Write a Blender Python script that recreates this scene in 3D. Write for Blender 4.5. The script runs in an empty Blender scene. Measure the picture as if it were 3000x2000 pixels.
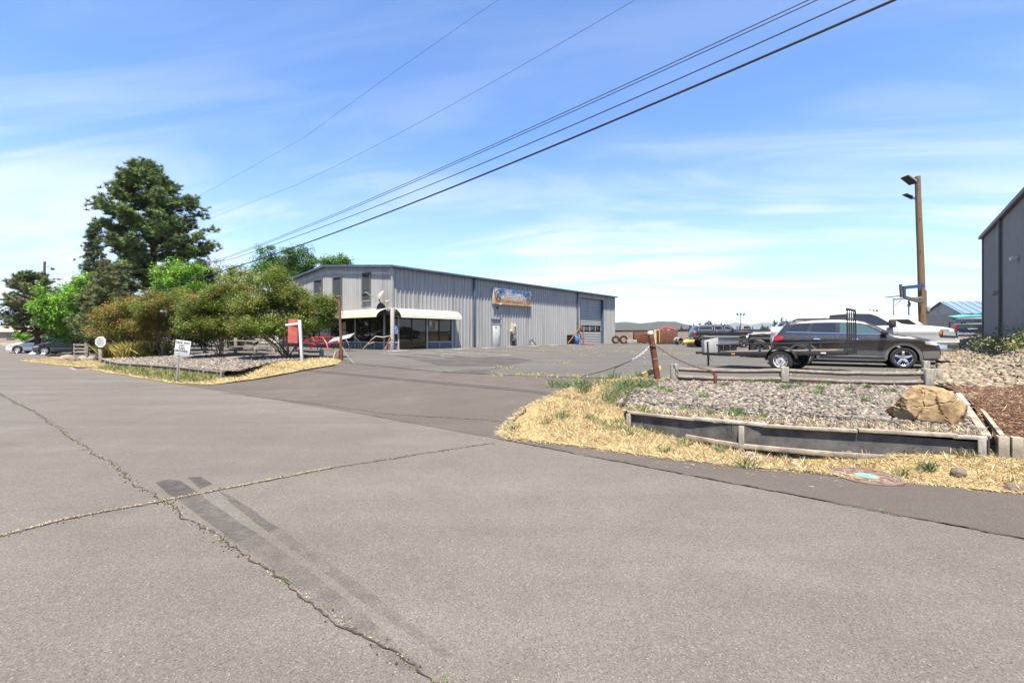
import bpy, bmesh, math, random
import numpy as np
from mathutils import Vector, Matrix, noise as mnoise
from mathutils.geometry import delaunay_2d_cdt
S = bpy.context.scene
COL = S.collection
R = math.radians
# ------------------------------------------------------------------ camera
F, CX, HY, CZ = 1333.333, 1500.0, 981.0, 1.65     # focal length and horizon row of the photo (3000 px wide)
cam = bpy.data.cameras.new("camera"); co = bpy.data.objects.new("camera", cam); COL.objects.link(co)
cam.lens = 16.0; cam.sensor_width = 36.0; cam.clip_start = 0.05; cam.clip_end = 60000
cam.shift_y = -19.0/3000.0
co.location = (0, 0, CZ); co.rotation_euler = (R(90), 0, 0)
S.camera = co
# ------------------------------------------------------------------ sky and sun
SUN = Vector((-0.035, -0.39, 1.0)).normalized()
W = bpy.data.worlds.new("World"); S.world = W; W.use_nodes = True
nt = W.node_tree; nt.nodes.clear()
def N(tree, kind, **kw):
    n = tree.nodes.new(kind)
    for k, v in kw.items():
        if k.startswith('i_'):
            n.inputs[k[2:].replace('_', ' ')].default_value = v
        else:
            setattr(n, k, v)
    return n
out = N(nt, 'ShaderNodeOutputWorld'); bg = N(nt, 'ShaderNodeBackground'); bg.inputs[1].default_value = 0.06
sky = N(nt, 'ShaderNodeTexSky', sky_type='NISHITA', sun_disc=False, sun_elevation=math.asin(SUN.z),
        sun_rotation=math.atan2(SUN.x, SUN.y), altitude=400, air_density=1.0, dust_density=0.3, ozone_density=1.0)
L = nt.links.new
tc = N(nt, 'ShaderNodeTexCoord'); sep = N(nt, 'ShaderNodeSeparateXYZ'); L(tc.outputs['Generated'], sep.inputs[0])
def wm(op, a, b=None, c=None):
    n = N(nt, 'ShaderNodeMath', operation=op)
    for i, x in enumerate((a, b, c)):
        if x is None: continue
        if isinstance(x, (int, float)): n.inputs[i].default_value = x
        else: L(x, n.inputs[i])
    return n.outputs[0]
zz = wm('MAXIMUM', sep.outputs[2], 0.0)
den = wm('ADD', zz, 0.16)
ux = wm('DIVIDE', sep.outputs[0], den); uy = wm('DIVIDE', sep.outputs[1], den)
ux2 = wm('ADD', wm('MULTIPLY', ux, 0.35), wm('MULTIPLY', uy, 0.04))
uy2 = wm('ADD', wm('MULTIPLY', uy, 1.25), wm('MULTIPLY', ux, 0.22))
cmb = N(nt, 'ShaderNodeCombineXYZ'); L(ux2, cmb.inputs[0]); L(uy2, cmb.inputs[1]); cmb.inputs[2].default_value = 3.7
n1 = N(nt, 'ShaderNodeTexNoise', i_Scale=1.9, i_Detail=10.0, i_Roughness=0.60, i_Distortion=0.9); L(cmb.outputs[0], n1.inputs['Vector'])
cmb2 = N(nt, 'ShaderNodeCombineXYZ'); L(wm('MULTIPLY', ux, 0.5), cmb2.inputs[0]); L(wm('MULTIPLY', uy, 0.5), cmb2.inputs[1]); cmb2.inputs[2].default_value = 8.1
n2 = N(nt, 'ShaderNodeTexNoise', i_Scale=1.1, i_Detail=3.0); L(cmb2.outputs[0], n2.inputs['Vector'])
cl = wm('MULTIPLY', n1.outputs[0], wm('ADD', wm('MULTIPLY', n2.outputs[0], 0.9), 0.55))
mr = N(nt, 'ShaderNodeMapRange', interpolation_type='SMOOTHSTEP'); L(cl, mr.inputs[0])
mr.inputs[1].default_value = 0.40; mr.inputs[2].default_value = 0.70; mr.inputs[3].default_value = 0.0; mr.inputs[4].default_value = 0.80
# more veil towards the horizon, clear blue overhead
veil = N(nt, 'ShaderNodeMapRange', interpolation_type='SMOOTHSTEP'); L(zz, veil.inputs[0])
veil.inputs[1].default_value = 0.0; veil.inputs[2].default_value = 0.5; veil.inputs[3].default_value = 1.0; veil.inputs[4].default_value = 0.12
thin = N(nt, 'ShaderNodeMapRange', interpolation_type='SMOOTHSTEP'); L(zz, thin.inputs[0])
thin.inputs[1].default_value = 0.05; thin.inputs[2].default_value = 0.42; thin.inputs[3].default_value = 0.26; thin.inputs[4].default_value = 0.0
fac = wm('MINIMUM', wm('ADD', wm('MULTIPLY', mr.outputs[0], veil.outputs[0]), thin.outputs[0]), 0.95)
tint = N(nt, 'ShaderNodeMix', data_type='RGBA', blend_type='MULTIPLY'); tint.inputs[0].default_value = 1.0
L(sky.outputs[0], tint.inputs[6]); tint.inputs[7].default_value = (0.75, 1.03, 1.36, 1)
mix = N(nt, 'ShaderNodeMix', data_type='RGBA'); L(fac, mix.inputs[0]); L(tint.outputs[2], mix.inputs[6]); mix.inputs[7].default_value = (5.2, 5.5, 6.1, 1)
L(mix.outputs[2], bg.inputs[0]); L(bg.outputs[0], out.inputs[0])
sun = bpy.data.lights.new("sun", 'SUN'); sun.energy = 5.0; sun.angle = R(0.5); sun.color = (1.0, 0.925, 0.80)
so = bpy.data.objects.new("sun", sun); COL.objects.link(so); so.rotation_euler = SUN.to_track_quat('Z', 'Y').to_euler(); so.location = (0, 0, 60)
S.view_settings.view_transform = 'Standard'; S.view_settings.look = 'None'; S.view_settings.gamma = 1.0
S.view_settings.use_curve_mapping = False; S.view_settings.exposure = 1.8
S.cycles.use_denoising = True; S.cycles.max_bounces = 6; S.cycles.transparent_max_bounces = 8; S.cycles.volume_bounces = 0
rng = np.random.default_rng(7); random.seed(7)
# ------------------------------------------------------------------ helpers: pixels to places
def P(px, py, z):                       # photo pixel -> the point of the level z that it shows
    d = F*(CZ-z)/(py-HY); return Vector(((px-CX)/F*d, d, z))
def A(px, py, d):                       # photo pixel at a known depth
    return Vector(((px-CX)/F*d, d, CZ-(py-HY)/F*d))
def sm(x):
    x = np.clip(x, 0, 1); return x*x*(3-2*x)
NX, NY = 0.638, 0.770                   # from the road into the lot; the road itself runs along (0.770, -0.638)
def vv(x, y): return NX*x+NY*y
def uu(x, y): return NY*x-NX*y
LOT = 0.5
def ground(x, y):
    x = np.asarray(x, float); y = np.asarray(y, float)
    v = vv(x, y); u = uu(x, y)
    rise = LOT*sm((v-5.6)/4.4)
    ditch = LOT*sm((v-6.8)/4.2)-0.25*np.exp(-((v-7.5)/0.48)**2)*np.exp(-((x-4.1)/1.6)**2)
    m = sm((x-0.2)/2.4)
    g = rise*(1-m)+m*ditch
    bank = 0.95*sm((u-1.65)/3.1)*sm((v-7.6)/4.0)
    far = sm((v-70)/60)                 # the land falls away a little beyond the back wall
    return g+bank-6.0*far
def gz(x, y): return float(ground(x, y))
def PG(px, py):                         # photo pixel -> where its ray first meets the ground
    rx, rz = (px-CX)/F, (HY-py)/F
    d = np.concatenate([np.arange(2.0, 40, .02), np.arange(40, 140, .2)]); z = CZ+rz*d; below = np.nonzero(z <= ground(rx*d, d))[0]
    if len(below) == 0: return P(px, py, LOT)
    k = below[0]; return Vector((rx*d[k], d[k], gz(rx*d[k], d[k])))
# ------------------------------------------------------------------ helpers: objects
def tag(o, label=None, cat=None, group=None, kind=None):
    if label: o['label'] = label
    if cat: o['category'] = cat
    if group: o['group'] = group
    if kind: o['kind'] = kind
    return o
def thing(name, label, cat, loc=(0, 0, 0), rz=0.0, group=None, rot=None):
    o = bpy.data.objects.new(name, None); COL.objects.link(o); o.empty_display_size = 0.3
    o.location = loc; o.rotation_euler = rot if rot else (0, 0, rz)
    return tag(o, label, cat, group)
def sub(name, parent, loc=(0, 0, 0), rot=(0, 0, 0)):
    o = bpy.data.objects.new(name, None); COL.objects.link(o); o.parent = parent; o.location = loc; o.rotation_euler = rot
    o.empty_display_size = 0.1
    return o
def copy_tree(o, parent=None):
    c = o.copy(); COL.objects.link(c)
    if parent is not None: c.parent = parent
    for ch in list(o.children): copy_tree(ch, c)
    return c
def inst(src, parent=None, loc=None, rot=None, scale=None):
    c = src.copy(); COL.objects.link(c)
    if parent is not None: c.parent = parent
    if loc is not None: c.location = loc
    if rot is not None: c.rotation_euler = rot
    if scale is not None: c.scale = scale
    return c
class MB:
    def __init__(s): s.v = []; s.f = []
    def add(s, vs, fs):
        n = len(s.v); s.v += [tuple(p) for p in vs]; s.f += [tuple(i+n for i in f) for f in fs]; return s
    def box(s, c, size, rot=None):
        hx, hy, hz = (a/2 for a in size); c = Vector(c)
        pts = [Vector((x, y, z)) for x in (-hx, hx) for y in (-hy, hy) for z in (-hz, hz)]
        if rot is not None:
            m = rot if isinstance(rot, Matrix) else Matrix.Rotation(rot, 3, 'Z')
            pts = [m @ p for p in pts]
        return s.add([c+p for p in pts], [(0, 1, 3, 2), (4, 6, 7, 5), (0, 4, 5, 1), (2, 3, 7, 6), (0, 2, 6, 4), (1, 5, 7, 3)])
    def bar(s, p0, p1, w, h, up=(0, 0, 1)):
        p0 = Vector(p0); p1 = Vector(p1); d = (p1-p0); ln = d.length; d.normalize()
        sd = d.cross(Vector(up))
        if sd.length < 1e-4: sd = d.cross(Vector((1, 0, 0)))
        sd.normalize(); u = sd.cross(d)
        m = Matrix((d, sd, u)).transposed()
        return s.box((p0+p1)/2, (ln, w, h), m)
    def tube(s, pts, r, n=8, cap=True):
        pts = [Vector(p) for p in pts]; k = len(pts)
        rs = r if isinstance(r, (list, tuple)) else [r]*k
        vs = []; fs = []; ref = None
        for i, p in enumerate(pts):
            t = (pts[min(i+1, k-1)]-pts[max(i-1, 0)])
            if t.length < 1e-9: t = Vector((0, 0, 1))
            t.normalize()
            if ref is None:
                ref = Vector((1, 0, 0)) if abs(t.x) < 0.8 else Vector((0, 1, 0))
            a = t.cross(ref); a.normalize(); b = t.cross(a); ref = a.cross(t)
            for j in range(n):
                an = 2*math.pi*j/n; vs.append(p+(a*math.cos(an)+b*math.sin(an))*rs[i])
        for i in range(k-1):
            for j in range(n):
                fs.append((i*n+j, i*n+(j+1) % n, (i+1)*n+(j+1) % n, (i+1)*n+j))
        if cap: fs.append(tuple(range(n))[::-1]); fs.append(tuple((k-1)*n+j for j in range(n)))
        return s.add(vs, fs)
    def cyl(s, p0, p1, r0, r1=None, n=12): return s.tube([p0, p1], [r0, r0 if r1 is None else r1], n)
    def prism(s, poly, ext):            # planar 3-D polygon swept along a vector
        poly = [Vector(p) for p in poly]; e = Vector(ext); n = len(poly)
        return s.add(poly+[p+e for p in poly], [tuple(range(n))[::-1], tuple(range(n, 2*n))]+[(i, (i+1) % n, n+(i+1) % n, n+i) for i in range(n)])
    def lathe(s, prof, n=24, c=(0, 0, 0)):   # (radius, y) turned about the y axis
        vs = []; fs = []; k = len(prof); c = Vector(c)
        for j in range(n):
            a = 2*math.pi*j/n
            for r, y in prof: vs.append(c+Vector((r*math.cos(a), y, r*math.sin(a))))
        for j in range(n):
            for i in range(k-1):
                fs.append((j*k+i, j*k+i+1, ((j+1) % n)*k+i+1, ((j+1) % n)*k+i))
        return s.add(vs, fs)
    def build(s, name, mat, parent=None, smooth=False, bevel=0.0, sharp=None, loc=None, seg=2):
        me = bpy.data.meshes.new(name); me.from_pydata(s.v, [], s.f); me.update()
        bm = bmesh.new(); bm.from_mesh(me)
        if smooth: bmesh.ops.remove_doubles(bm, verts=bm.verts, dist=1e-5)
        bmesh.ops.recalc_face_normals(bm, faces=bm.faces)
        if bevel: bmesh.ops.bevel(bm, geom=[e for e in bm.edges if e.calc_face_angle(0) > 0.5], offset=bevel, segments=seg, affect='EDGES', profile=0.5, clamp_overlap=True)
        bm.to_mesh(me); bm.free()
        if smooth or bevel:
            me.polygons.foreach_set('use_smooth', [True]*len(me.polygons))
            me.set_sharp_from_angle(angle=R(sharp if sharp else 42))
        if mat: me.materials.append(mat)
        o = bpy.data.objects.new(name, me); COL.objects.link(o)
        if parent: o.parent = parent
        if loc is not None: o.location = loc
        return o
def raw(name, vs, fs, mat, parent=None, smooth=True, cols=None, kind=None):
    me = bpy.data.meshes.new(name); vs = np.asarray(vs, np.float32)
    fs = np.asarray(fs, np.int32); k = fs.shape[1]
    me.vertices.add(len(vs)); me.vertices.foreach_set('co', vs.ravel())
    me.loops.add(fs.size); me.loops.foreach_set('vertex_index', fs.ravel())
    me.polygons.add(len(fs)); me.polygons.foreach_set('loop_start', np.arange(0, fs.size, k, dtype=np.int32))
    me.polygons.foreach_set('use_smooth', np.full(len(fs), smooth))
    if cols is not None:
        ca = me.color_attributes.new('Col', 'FLOAT_COLOR', 'POINT')
        ca.data.foreach_set('color', np.concatenate([cols, np.ones((len(cols), 1))], 1).astype(np.float32).ravel())
    me.update(calc_edges=True); me.validate()
    if mat: me.materials.append(mat)
    o = bpy.data.objects.new(name, me); COL.objects.link(o)
    if parent: o.parent = parent
    if kind: o['kind'] = kind
    return o
def randrot(n, r=None, tilt=None):
    r = r or rng
    if tilt is None:
        q = r.normal(size=(n, 4)); q /= np.linalg.norm(q, axis=1, keepdims=True)
    else:                                # turn about z, then lean by up to `tilt`
        a = r.uniform(0, 2*np.pi, n); ax = r.uniform(0, 2*np.pi, n); t = r.uniform(-1, 1, n)*tilt
        qz = np.stack([np.cos(a/2), 0*a, 0*a, np.sin(a/2)], 1)
        qt = np.stack([np.cos(t/2), np.sin(t/2)*np.cos(ax), np.sin(t/2)*np.sin(ax), 0*a], 1)
        w1, x1, y1, z1 = qt.T; w2, x2, y2, z2 = qz.T
        q = np.stack([w1*w2-x1*x2-y1*y2-z1*z2, w1*x2+x1*w2+y1*z2-z1*y2, w1*y2-x1*z2+y1*w2+z1*x2, w1*z2+x1*y2-y1*x2+z1*w2], 1)
    w, x, y, z = q.T
    return np.stack([np.stack([1-2*(y*y+z*z), 2*(x*y-w*z), 2*(x*z+w*y)], 1), np.stack([2*(x*y+w*z), 1-2*(x*x+z*z), 2*(y*z-w*x)], 1),
                     np.stack([2*(x*z-w*y), 2*(y*z+w*x), 1-2*(x*x+y*y)], 1)], 1)
def mass(name, bv, bf, pos, rot, scl, col, mat, parent=None, smooth=False, kind='stuff'):
    bv = np.asarray(bv, float); bf = np.asarray(bf); n = len(pos)
    scl = np.asarray(scl, float)
    if scl.ndim == 1: scl = np.repeat(scl[:, None], 3, 1)
    v = np.einsum('nij,nkj->nki', rot, bv[None]*scl[:, None, :])+pos[:, None, :]
    f = bf[None]+(np.arange(n)*len(bv))[:, None, None]
    cols = np.repeat(col, len(bv), 0) if col is not None else None
    return raw(name, v.reshape(-1, 3), f.reshape(-1, bf.shape[1]), mat, parent, smooth, cols, kind)
def inpoly(x, y, poly):
    ins = np.zeros(len(x), bool); n = len(poly)
    for i in range(n):
        x0, y0 = poly[i][0], poly[i][1]; x1, y1 = poly[(i+1) % n][0], poly[(i+1) % n][1]
        c = ((y0 > y) != (y1 > y)) & (x < (x1-x0)*(y-y0)/(y1-y0+1e-12)+x0); ins ^= c
    return ins
def scatter(poly, n, r=None):
    r = r or rng
    a = np.array([(p[0], p[1]) for p in poly]); lo = a.min(0); hi = a.max(0); xs = []; got = 0
    while got < n:
        q = r.uniform(lo, hi, (max(2*n, 200), 2)); q = q[inpoly(q[:, 0], q[:, 1], poly)]; xs.append(q); got += len(q)
    return np.concatenate(xs)[:n]
def refine(poly, step):
    o = []
    n = len(poly)
    for i in range(n):
        a = Vector(poly[i][:2]); b = Vector(poly[(i+1) % n][:2]); k = max(1, int((b-a).length/step))
        for j in range(k): o.append(a.lerp(b, j/k))
    return o
def sheet(name, poly, gf, dz, step, mat, kind='structure', parent=None, jag=0.0):
    pl = refine(poly, step)
    if jag: pl = [p+Vector((mnoise.noise(Vector((p.x*3.1, p.y*3.1, 1)))*jag, mnoise.noise(Vector((p.x*3.1, p.y*3.1, 9)))*jag)) for p in pl]
    a = np.array([(p.x, p.y) for p in pl]); lo = a.min(0); hi = a.max(0)
    gx, gy = np.meshgrid(np.arange(lo[0], hi[0], step), np.arange(lo[1], hi[1], step)); q = np.stack([gx.ravel(), gy.ravel()], 1)
    q = q+rng.uniform(-.1, .1, q.shape)*step
    q = q[inpoly(q[:, 0], q[:, 1], pl)]
    vs = [Vector(p) for p in pl]+[Vector(p) for p in q]; n = len(pl)
    res = delaunay_2d_cdt(vs, [], [list(range(n))], 1, 1e-5)
    xy = np.array([(p.x, p.y) for p in res[0]]); z = gf(xy[:, 0], xy[:, 1])+dz
    tri = np.array([f for f in res[2] if len(f) == 3])
    a, b, c = (xy[tri[:, i]] for i in range(3))
    ar = (b[:, 0]-a[:, 0])*(c[:, 1]-a[:, 1])-(b[:, 1]-a[:, 1])*(c[:, 0]-a[:, 0])
    tri[ar < 0] = tri[ar < 0][:, ::-1]
    o = raw(name, np.column_stack([xy, z]), tri, mat, parent)
    if kind and parent is None: o['kind'] = kind
    return o
# ------------------------------------------------------------------ materials
class NT:
    def __init__(s, name):
        s.m = bpy.data.materials.new(name); s.m.use_nodes = True; s.t = s.m.node_tree; s.t.nodes.clear()
        s.o = s.n('ShaderNodeOutputMaterial'); s.p = s.n('ShaderNodeBsdfPrincipled'); s.l(s.p.outputs[0], s.o.inputs[0])
        s.tc = s.n('ShaderNodeTexCoord'); s.co = s.tc.outputs['Object']
    def n(s, kind, **kw): return N(s.t, kind, **kw)
    def l(s, a, b): s.t.links.new(a, b)
    def noise(s, scale, detail=4, rough=0.55, vec=None, dist=0.0):
        n = s.n('ShaderNodeTexNoise', i_Scale=scale, i_Detail=detail, i_Roughness=rough, i_Distortion=dist); s.l(vec or s.co, n.inputs['Vector']); return n.outputs[0]
    def mapr(s, x, a, b, c, d):
        n = s.n('ShaderNodeMapRange'); s.l(x, n.inputs[0])
        for i, v in enumerate((a, b, c, d)): n.inputs[i+1].default_value = v
        return n.outputs[0]
    def math(s, op, a, b=None):
        n = s.n('ShaderNodeMath', operation=op)
        for i, x in enumerate((a, b)):
            if x is None: continue
            if isinstance(x, (int, float)): n.inputs[i].default_value = x
            else: s.l(x, n.inputs[i])
        return n.outputs[0]
    def mix(s, f, a, b, mode='MIX'):
        n = s.n('ShaderNodeMix', data_type='RGBA', blend_type=mode)
        for i, x in ((0, f), (6, a), (7, b)):
            if isinstance(x, (int, float)): n.inputs[i].default_value = x
            elif isinstance(x, tuple): n.inputs[i].default_value = (x[0], x[1], x[2], 1)
            else: s.l(x, n.inputs[i])
        return n.outputs[2]
    def scale(s, sx, sy, sz):
        n = s.n('ShaderNodeMapping'); n.inputs['Scale'].default_value = (sx, sy, sz); s.l(s.co, n.inputs[0]); return n.outputs[0]
    def bump(s, h, strength=0.3, dist=0.01):
        n = s.n('ShaderNodeBump'); n.inputs['Strength'].default_value = strength; n.inputs['Distance'].default_value = dist
        s.l(h, n.inputs['Height']); s.l(n.outputs[0], s.p.inputs['Normal'])
    def color(s, c): s.l(c, s.p.inputs['Base Color'])
    def set(s, rough=0.6, metal=0.0, spec=0.5, coat=0.0):
        s.p.inputs['Roughness'].default_value = rough; s.p.inputs['Metallic'].default_value = metal
        s.p.inputs['Specular IOR Level'].default_value = spec; s.p.inputs['Coat Weight'].default_value = coat
ALB = 0.555                             # keeps the albedos at real-world level for this exposure
def alb(c): return tuple(x*ALB for x in c)
def M(name, c, rough=0.6, metal=0.0, var=0.2, scale=4.0, c2=None, mixs=2.0, bump=0.0, bscale=40.0, spec=0.5, coat=0.0, stretch=None, cut=(0.45, 0.62)):
    s = NT(name); s.set(rough, metal, spec, coat)
    if metal < .5: c = alb(c); c2 = alb(c2) if c2 else None
    vec = s.scale(*stretch) if stretch else s.co
    n = s.noise(scale, 6, 0.6, vec)
    lo = tuple(x*(1-var) for x in c); hi = tuple(min(1, x*(1+var)) for x in c)
    k = s.mix(s.mapr(n, 0.3, 0.7, 0, 1), lo, hi)
    if c2: k = s.mix(s.mapr(s.noise(mixs, 6, 0.65, vec, 0.4), cut[0], cut[1], 0, 1), k, c2)
    s.color(k)
    if bump: s.bump(s.noise(bscale, 4, 0.6, vec), bump, 0.01)
    return s.m
def asphalt(name, base, patch, stone=150.0, speck=0.5, oil=0.5):
    s = NT(name); s.set(0.85, spec=0.22); base = alb(base); patch = alb(patch)
    mp = s.n('ShaderNodeMapping'); mp.inputs['Rotation'].default_value = (0, 0, R(39.6)); mp.inputs['Scale'].default_value = (0.10, 1.1, 1); s.l(s.co, mp.inputs[0])
    big = s.noise(0.28, 5, 0.6, None, .6); med = s.noise(1.7, 6, 0.7); fine = s.noise(210, 3, 0.75); track = s.noise(1.0, 4, .6, mp.outputs[0])
    k = s.mix(s.mapr(big, 0.35, 0.65, 0, 1), base, patch)
    k = s.mix(s.mapr(track, 0.35, 0.65, 0.0, 0.50), k, tuple(x*0.70 for x in base))
    k = s.mix(s.mapr(med, 0.42, 0.72, 0.0, 0.40), k, tuple(x*0.68 for x in base))
    k = s.mix(s.mapr(s.noise(5.5, 3, .5, None, .8), 0.70, 0.78, 0.0, oil), k, tuple(x*0.45 for x in base))
    vo = s.n('ShaderNodeTexVoronoi', i_Scale=stone); s.l(s.co, vo.inputs['Vector'])
    sp = s.n('ShaderNodeSeparateColor'); s.l(vo.outputs['Color'], sp.inputs[0])
    hs = s.mix(sp.outputs[1], (0.62, 0.60, 0.60), (1.34, 1.27, 1.16))
    k2 = s.mix(1.0, k, hs, 'MULTIPLY'); k = s.mix(speck, k, k2)
    k = s.mix(s.mapr(sp.outputs[0], 0.88, 0.97, 0, 0.8*speck), k, tuple(x*0.25 for x in base))
    k = s.mix(s.mapr(sp.outputs[2], 0.94, 0.99, 0, 0.5*speck), k, (0.27, 0.235, 0.20))
    k = s.mix(s.mapr(fine, 0.35, 0.7, 0.0, 0.30), k, tuple(x*0.5 for x in base))
    s.color(k)
    h = s.math('ADD', s.math('MULTIPLY', vo.outputs['Distance'], 0.8), s.math('MULTIPLY', fine, 0.6))
    s.bump(h, 0.6, 0.005)
    return s.m
M_ROAD = asphalt('asphalt_old_road', (0.170, 0.155, 0.143), (0.212, 0.200, 0.185), 135, 0.75, .4)
M_DRIVE = asphalt('asphalt_driveway', (0.126, 0.108, 0.097), (0.155, 0.136, 0.121), 150, 0.55, .4)
M_LOT = asphalt('asphalt_lot', (0.130, 0.122, 0.112), (0.165, 0.155, 0.142), 120, 0.4, .6)
def soil(name, cols, sc, bump):
    s = NT(name); s.set(0.95, spec=0.15); cols = [alb(c) for c in cols]
    k = s.mix(s.mapr(s.noise(sc, 6, 0.65), 0.3, 0.7, 0, 1), cols[0], cols[1])
    k = s.mix(s.mapr(s.noise(sc*9, 5, 0.7), 0.4, 0.7, 0, 0.8), k, cols[2])
    s.color(k); s.bump(s.noise(sc*22, 5, 0.7), bump, 0.03); return s.m
M_DIRT = soil('dry_dirt', ((0.25, 0.215, 0.165), (0.33, 0.29, 0.225), (0.19, 0.165, 0.125)), 0.6, 0.5)
M_STRAWBED = soil('straw_litter', ((0.40, 0.29, 0.135), (0.54, 0.41, 0.21), (0.26, 0.185, 0.085)), 1.3, 0.9)
M_GRAVELBED = soil('gravel_bed', ((0.15, 0.125, 0.105), (0.21, 0.18, 0.155), (0.09, 0.075, 0.065)), 1.6, 1.0)
M_MULCH = soil('bark_mulch', ((0.15, 0.075, 0.042), (0.22, 0.115, 0.065), (0.08, 0.042, 0.026)), 2.0, 1.0)
def vcol(name, rough=0.7, trans=0.0, spec=0.3, varscale=None):
    s = NT(name); s.set(rough, spec=spec)
    a = s.n('ShaderNodeAttribute'); a.attribute_name = 'Col'; k = a.outputs['Color']
    if varscale:
        k = s.mix(1.0, k, s.mix(s.noise(varscale, 5), (0.62, 0.62, 0.62), (1.35, 1.32, 1.28)), 'MULTIPLY')
    s.color(k)
    if trans:
        tr = s.n('ShaderNodeBsdfTranslucent'); s.l(k, tr.inputs[0])
        mx = s.n('ShaderNodeMixShader'); mx.inputs[0].default_value = trans
        s.l(s.p.outputs[0], mx.inputs[1]); s.l(tr.outputs[0], mx.inputs[2]); s.l(mx.outputs[0], s.o.inputs[0])
    return s.m
M_LEAF = vcol('leaf', 0.5, 0.35, 0.4)
M_NEEDLE = vcol('needle', 0.6, 0.15, 0.3)
M_STRAW = vcol('straw', 0.7, 0.25, 0.25)
M_STONE = vcol('stone', 0.85, 0.0, 0.3, 30)
M_BARK = M('bark', (0.13, 0.085, 0.06), 0.95, var=0.4, scale=6, bump=0.8, bscale=18, stretch=(3, 3, 0.6), spec=0.2)
M_BARKPALE = M('bark_pale', (0.36, 0.27, 0.19), 0.85, var=0.35, scale=8, c2=(0.22, 0.14, 0.09), mixs=5, bump=0.4, stretch=(2, 2, 0.6), spec=0.2)
M_GREYWOOD = M('weathered_wood', (0.36, 0.32, 0.275), 0.9, var=0.3, scale=7, c2=(0.24, 0.205, 0.17), mixs=4, bump=0.5, bscale=25, stretch=(1, 6, 6), spec=0.2)
M_POSTWOOD = M('weathered_post', (0.40, 0.37, 0.315), 0.9, var=0.25, scale=9, c2=(0.27, 0.24, 0.20), mixs=5, bump=0.5, bscale=25, stretch=(6, 6, 1), spec=0.2)
M_DARKWOOD = M('dark_rail_wood', (0.21, 0.165, 0.14), 0.9, var=0.35, scale=7, c2=(0.33, 0.28, 0.24), mixs=4, bump=0.6, bscale=25, stretch=(1, 6, 6), spec=0.2)
M_CAPWOOD = M('pale_cap_wood', (0.42, 0.36, 0.28), 0.85, var=0.3, scale=6, c2=(0.25, 0.20, 0.145), mixs=4, bump=0.4, bscale=30, spec=0.2)
M_WHITEMETAL = M('galvanised_plate', (0.52, 0.50, 0.46), 0.6, var=0.2, scale=8, c2=(0.36, 0.33, 0.28), mixs=6)
M_BLACKBOARD = M('black_board', (0.12, 0.115, 0.11), 0.85, var=0.5, scale=5, c2=(0.19, 0.165, 0.135), mixs=3, cut=(.52, .75), bump=.3, spec=.2)
M_RUST = M('rust', (0.20, 0.075, 0.038), 0.85, var=0.4, scale=5, c2=(0.105, 0.045, 0.028), mixs=3.5, bump=0.3, bscale=35, spec=0.3)
M_RUSTPOLE = M('rust_brown', (0.19, 0.095, 0.055), 0.85, var=0.35, scale=6, c2=(0.11, 0.06, 0.04), mixs=5, bump=0.3)
M_WHITE = M('white_paint', (0.74, 0.74, 0.73), 0.5, var=0.07, scale=5, c2=(0.6, 0.59, 0.56), mixs=3, cut=(0.58, 0.8))
M_CONC = M('concrete', (0.40, 0.37, 0.33), 0.9, var=0.2, scale=6, c2=(0.28, 0.26, 0.23), mixs=4, bump=0.4, bscale=50, spec=0.2)
M_SIDING = M('siding_grey', (0.455, 0.453, 0.445), 0.45, metal=0.0, var=0.10, scale=1.5, c2=(0.27, 0.26, 0.25), mixs=0.6, stretch=(2.2, 2.2, 0.22), cut=(0.52, 0.75))
M_SIDINGDARK = M('siding_dark_grey', (0.40, 0.37, 0.335), 0.6, metal=0.0, var=0.08, scale=1.2)
M_BLUETRIM = M('blue_trim', (0.085, 0.135, 0.20), 0.45, var=0.2, scale=2, c2=(0.06, 0.10, 0.14), mixs=1.2)
M_ROOFBLUE = M('roof_blue', (0.12, 0.17, 0.24), 0.5, var=0.15, scale=1.5)
M_PANELBLUE = M('kick_panel_blue', (0.14, 0.16, 0.20), 0.5, var=0.15, scale=2)
M_AWNING = M('cream_awning', (0.56, 0.48, 0.32), 0.7, var=0.07, scale=2.5, c2=(0.58, 0.48, 0.33), mixs=1.2, cut=(0.52, 0.8))
M_AWNING2 = M('white_awning', (0.58, 0.53, 0.41), 0.7, var=0.05, scale=2.5, c2=(0.66, 0.62, 0.53), mixs=1.2, cut=(0.56, 0.85))
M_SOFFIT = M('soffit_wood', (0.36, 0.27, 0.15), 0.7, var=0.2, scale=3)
M_CREAM = M('cream_frame', (0.66, 0.64, 0.58), 0.5, var=0.08, scale=4)
def glass(name, c, rough=0.03, spec=0.9):
    s = NT(name); s.set(rough, spec=spec); s.color(s.mix(s.noise(0.8, 3), tuple(x*0.6 for x in c), c)); return s.m
M_GLASS = glass('storefront_glass', (0.020, 0.015, 0.010), 0.02, 0.6)
M_CARGLASS = glass('car_glass', (0.020, 0.022, 0.024), 0.03, 0.7)
M_CARGLASS2 = glass('car_glass_teal', (0.055, 0.10, 0.105), 0.03, 0.8)
M_WINDOW = glass('window_glass', (0.065, 0.075, 0.085), 0.05, 0.8)
def paint(name, c, metal=0.0, rough=0.28):
    s = NT(name); s.set(rough, metal, 0.5, 0.8); c = alb(c) if metal < .3 else c; s.p.inputs['Coat Roughness'].default_value = 0.06
    k = s.mix(s.noise(3.0, 5), tuple(x*0.9 for x in c), tuple(min(1, x*1.08) for x in c))
    k = s.mix(s.mapr(s.noise(9, 6, 0.7), 0.5, 0.8, 0, 0.22), k, (0.30, 0.26, 0.21))
    s.color(k); return s.m
M_PGREY = paint('paint_graphite', (0.060, 0.055, 0.051), 0.7, .25)
M_PWHITE = paint('paint_white', (0.66, 0.66, 0.66))
M_PBLACK = paint('paint_black', (0.012, 0.012, 0.013), 0.0, 0.3)
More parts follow.
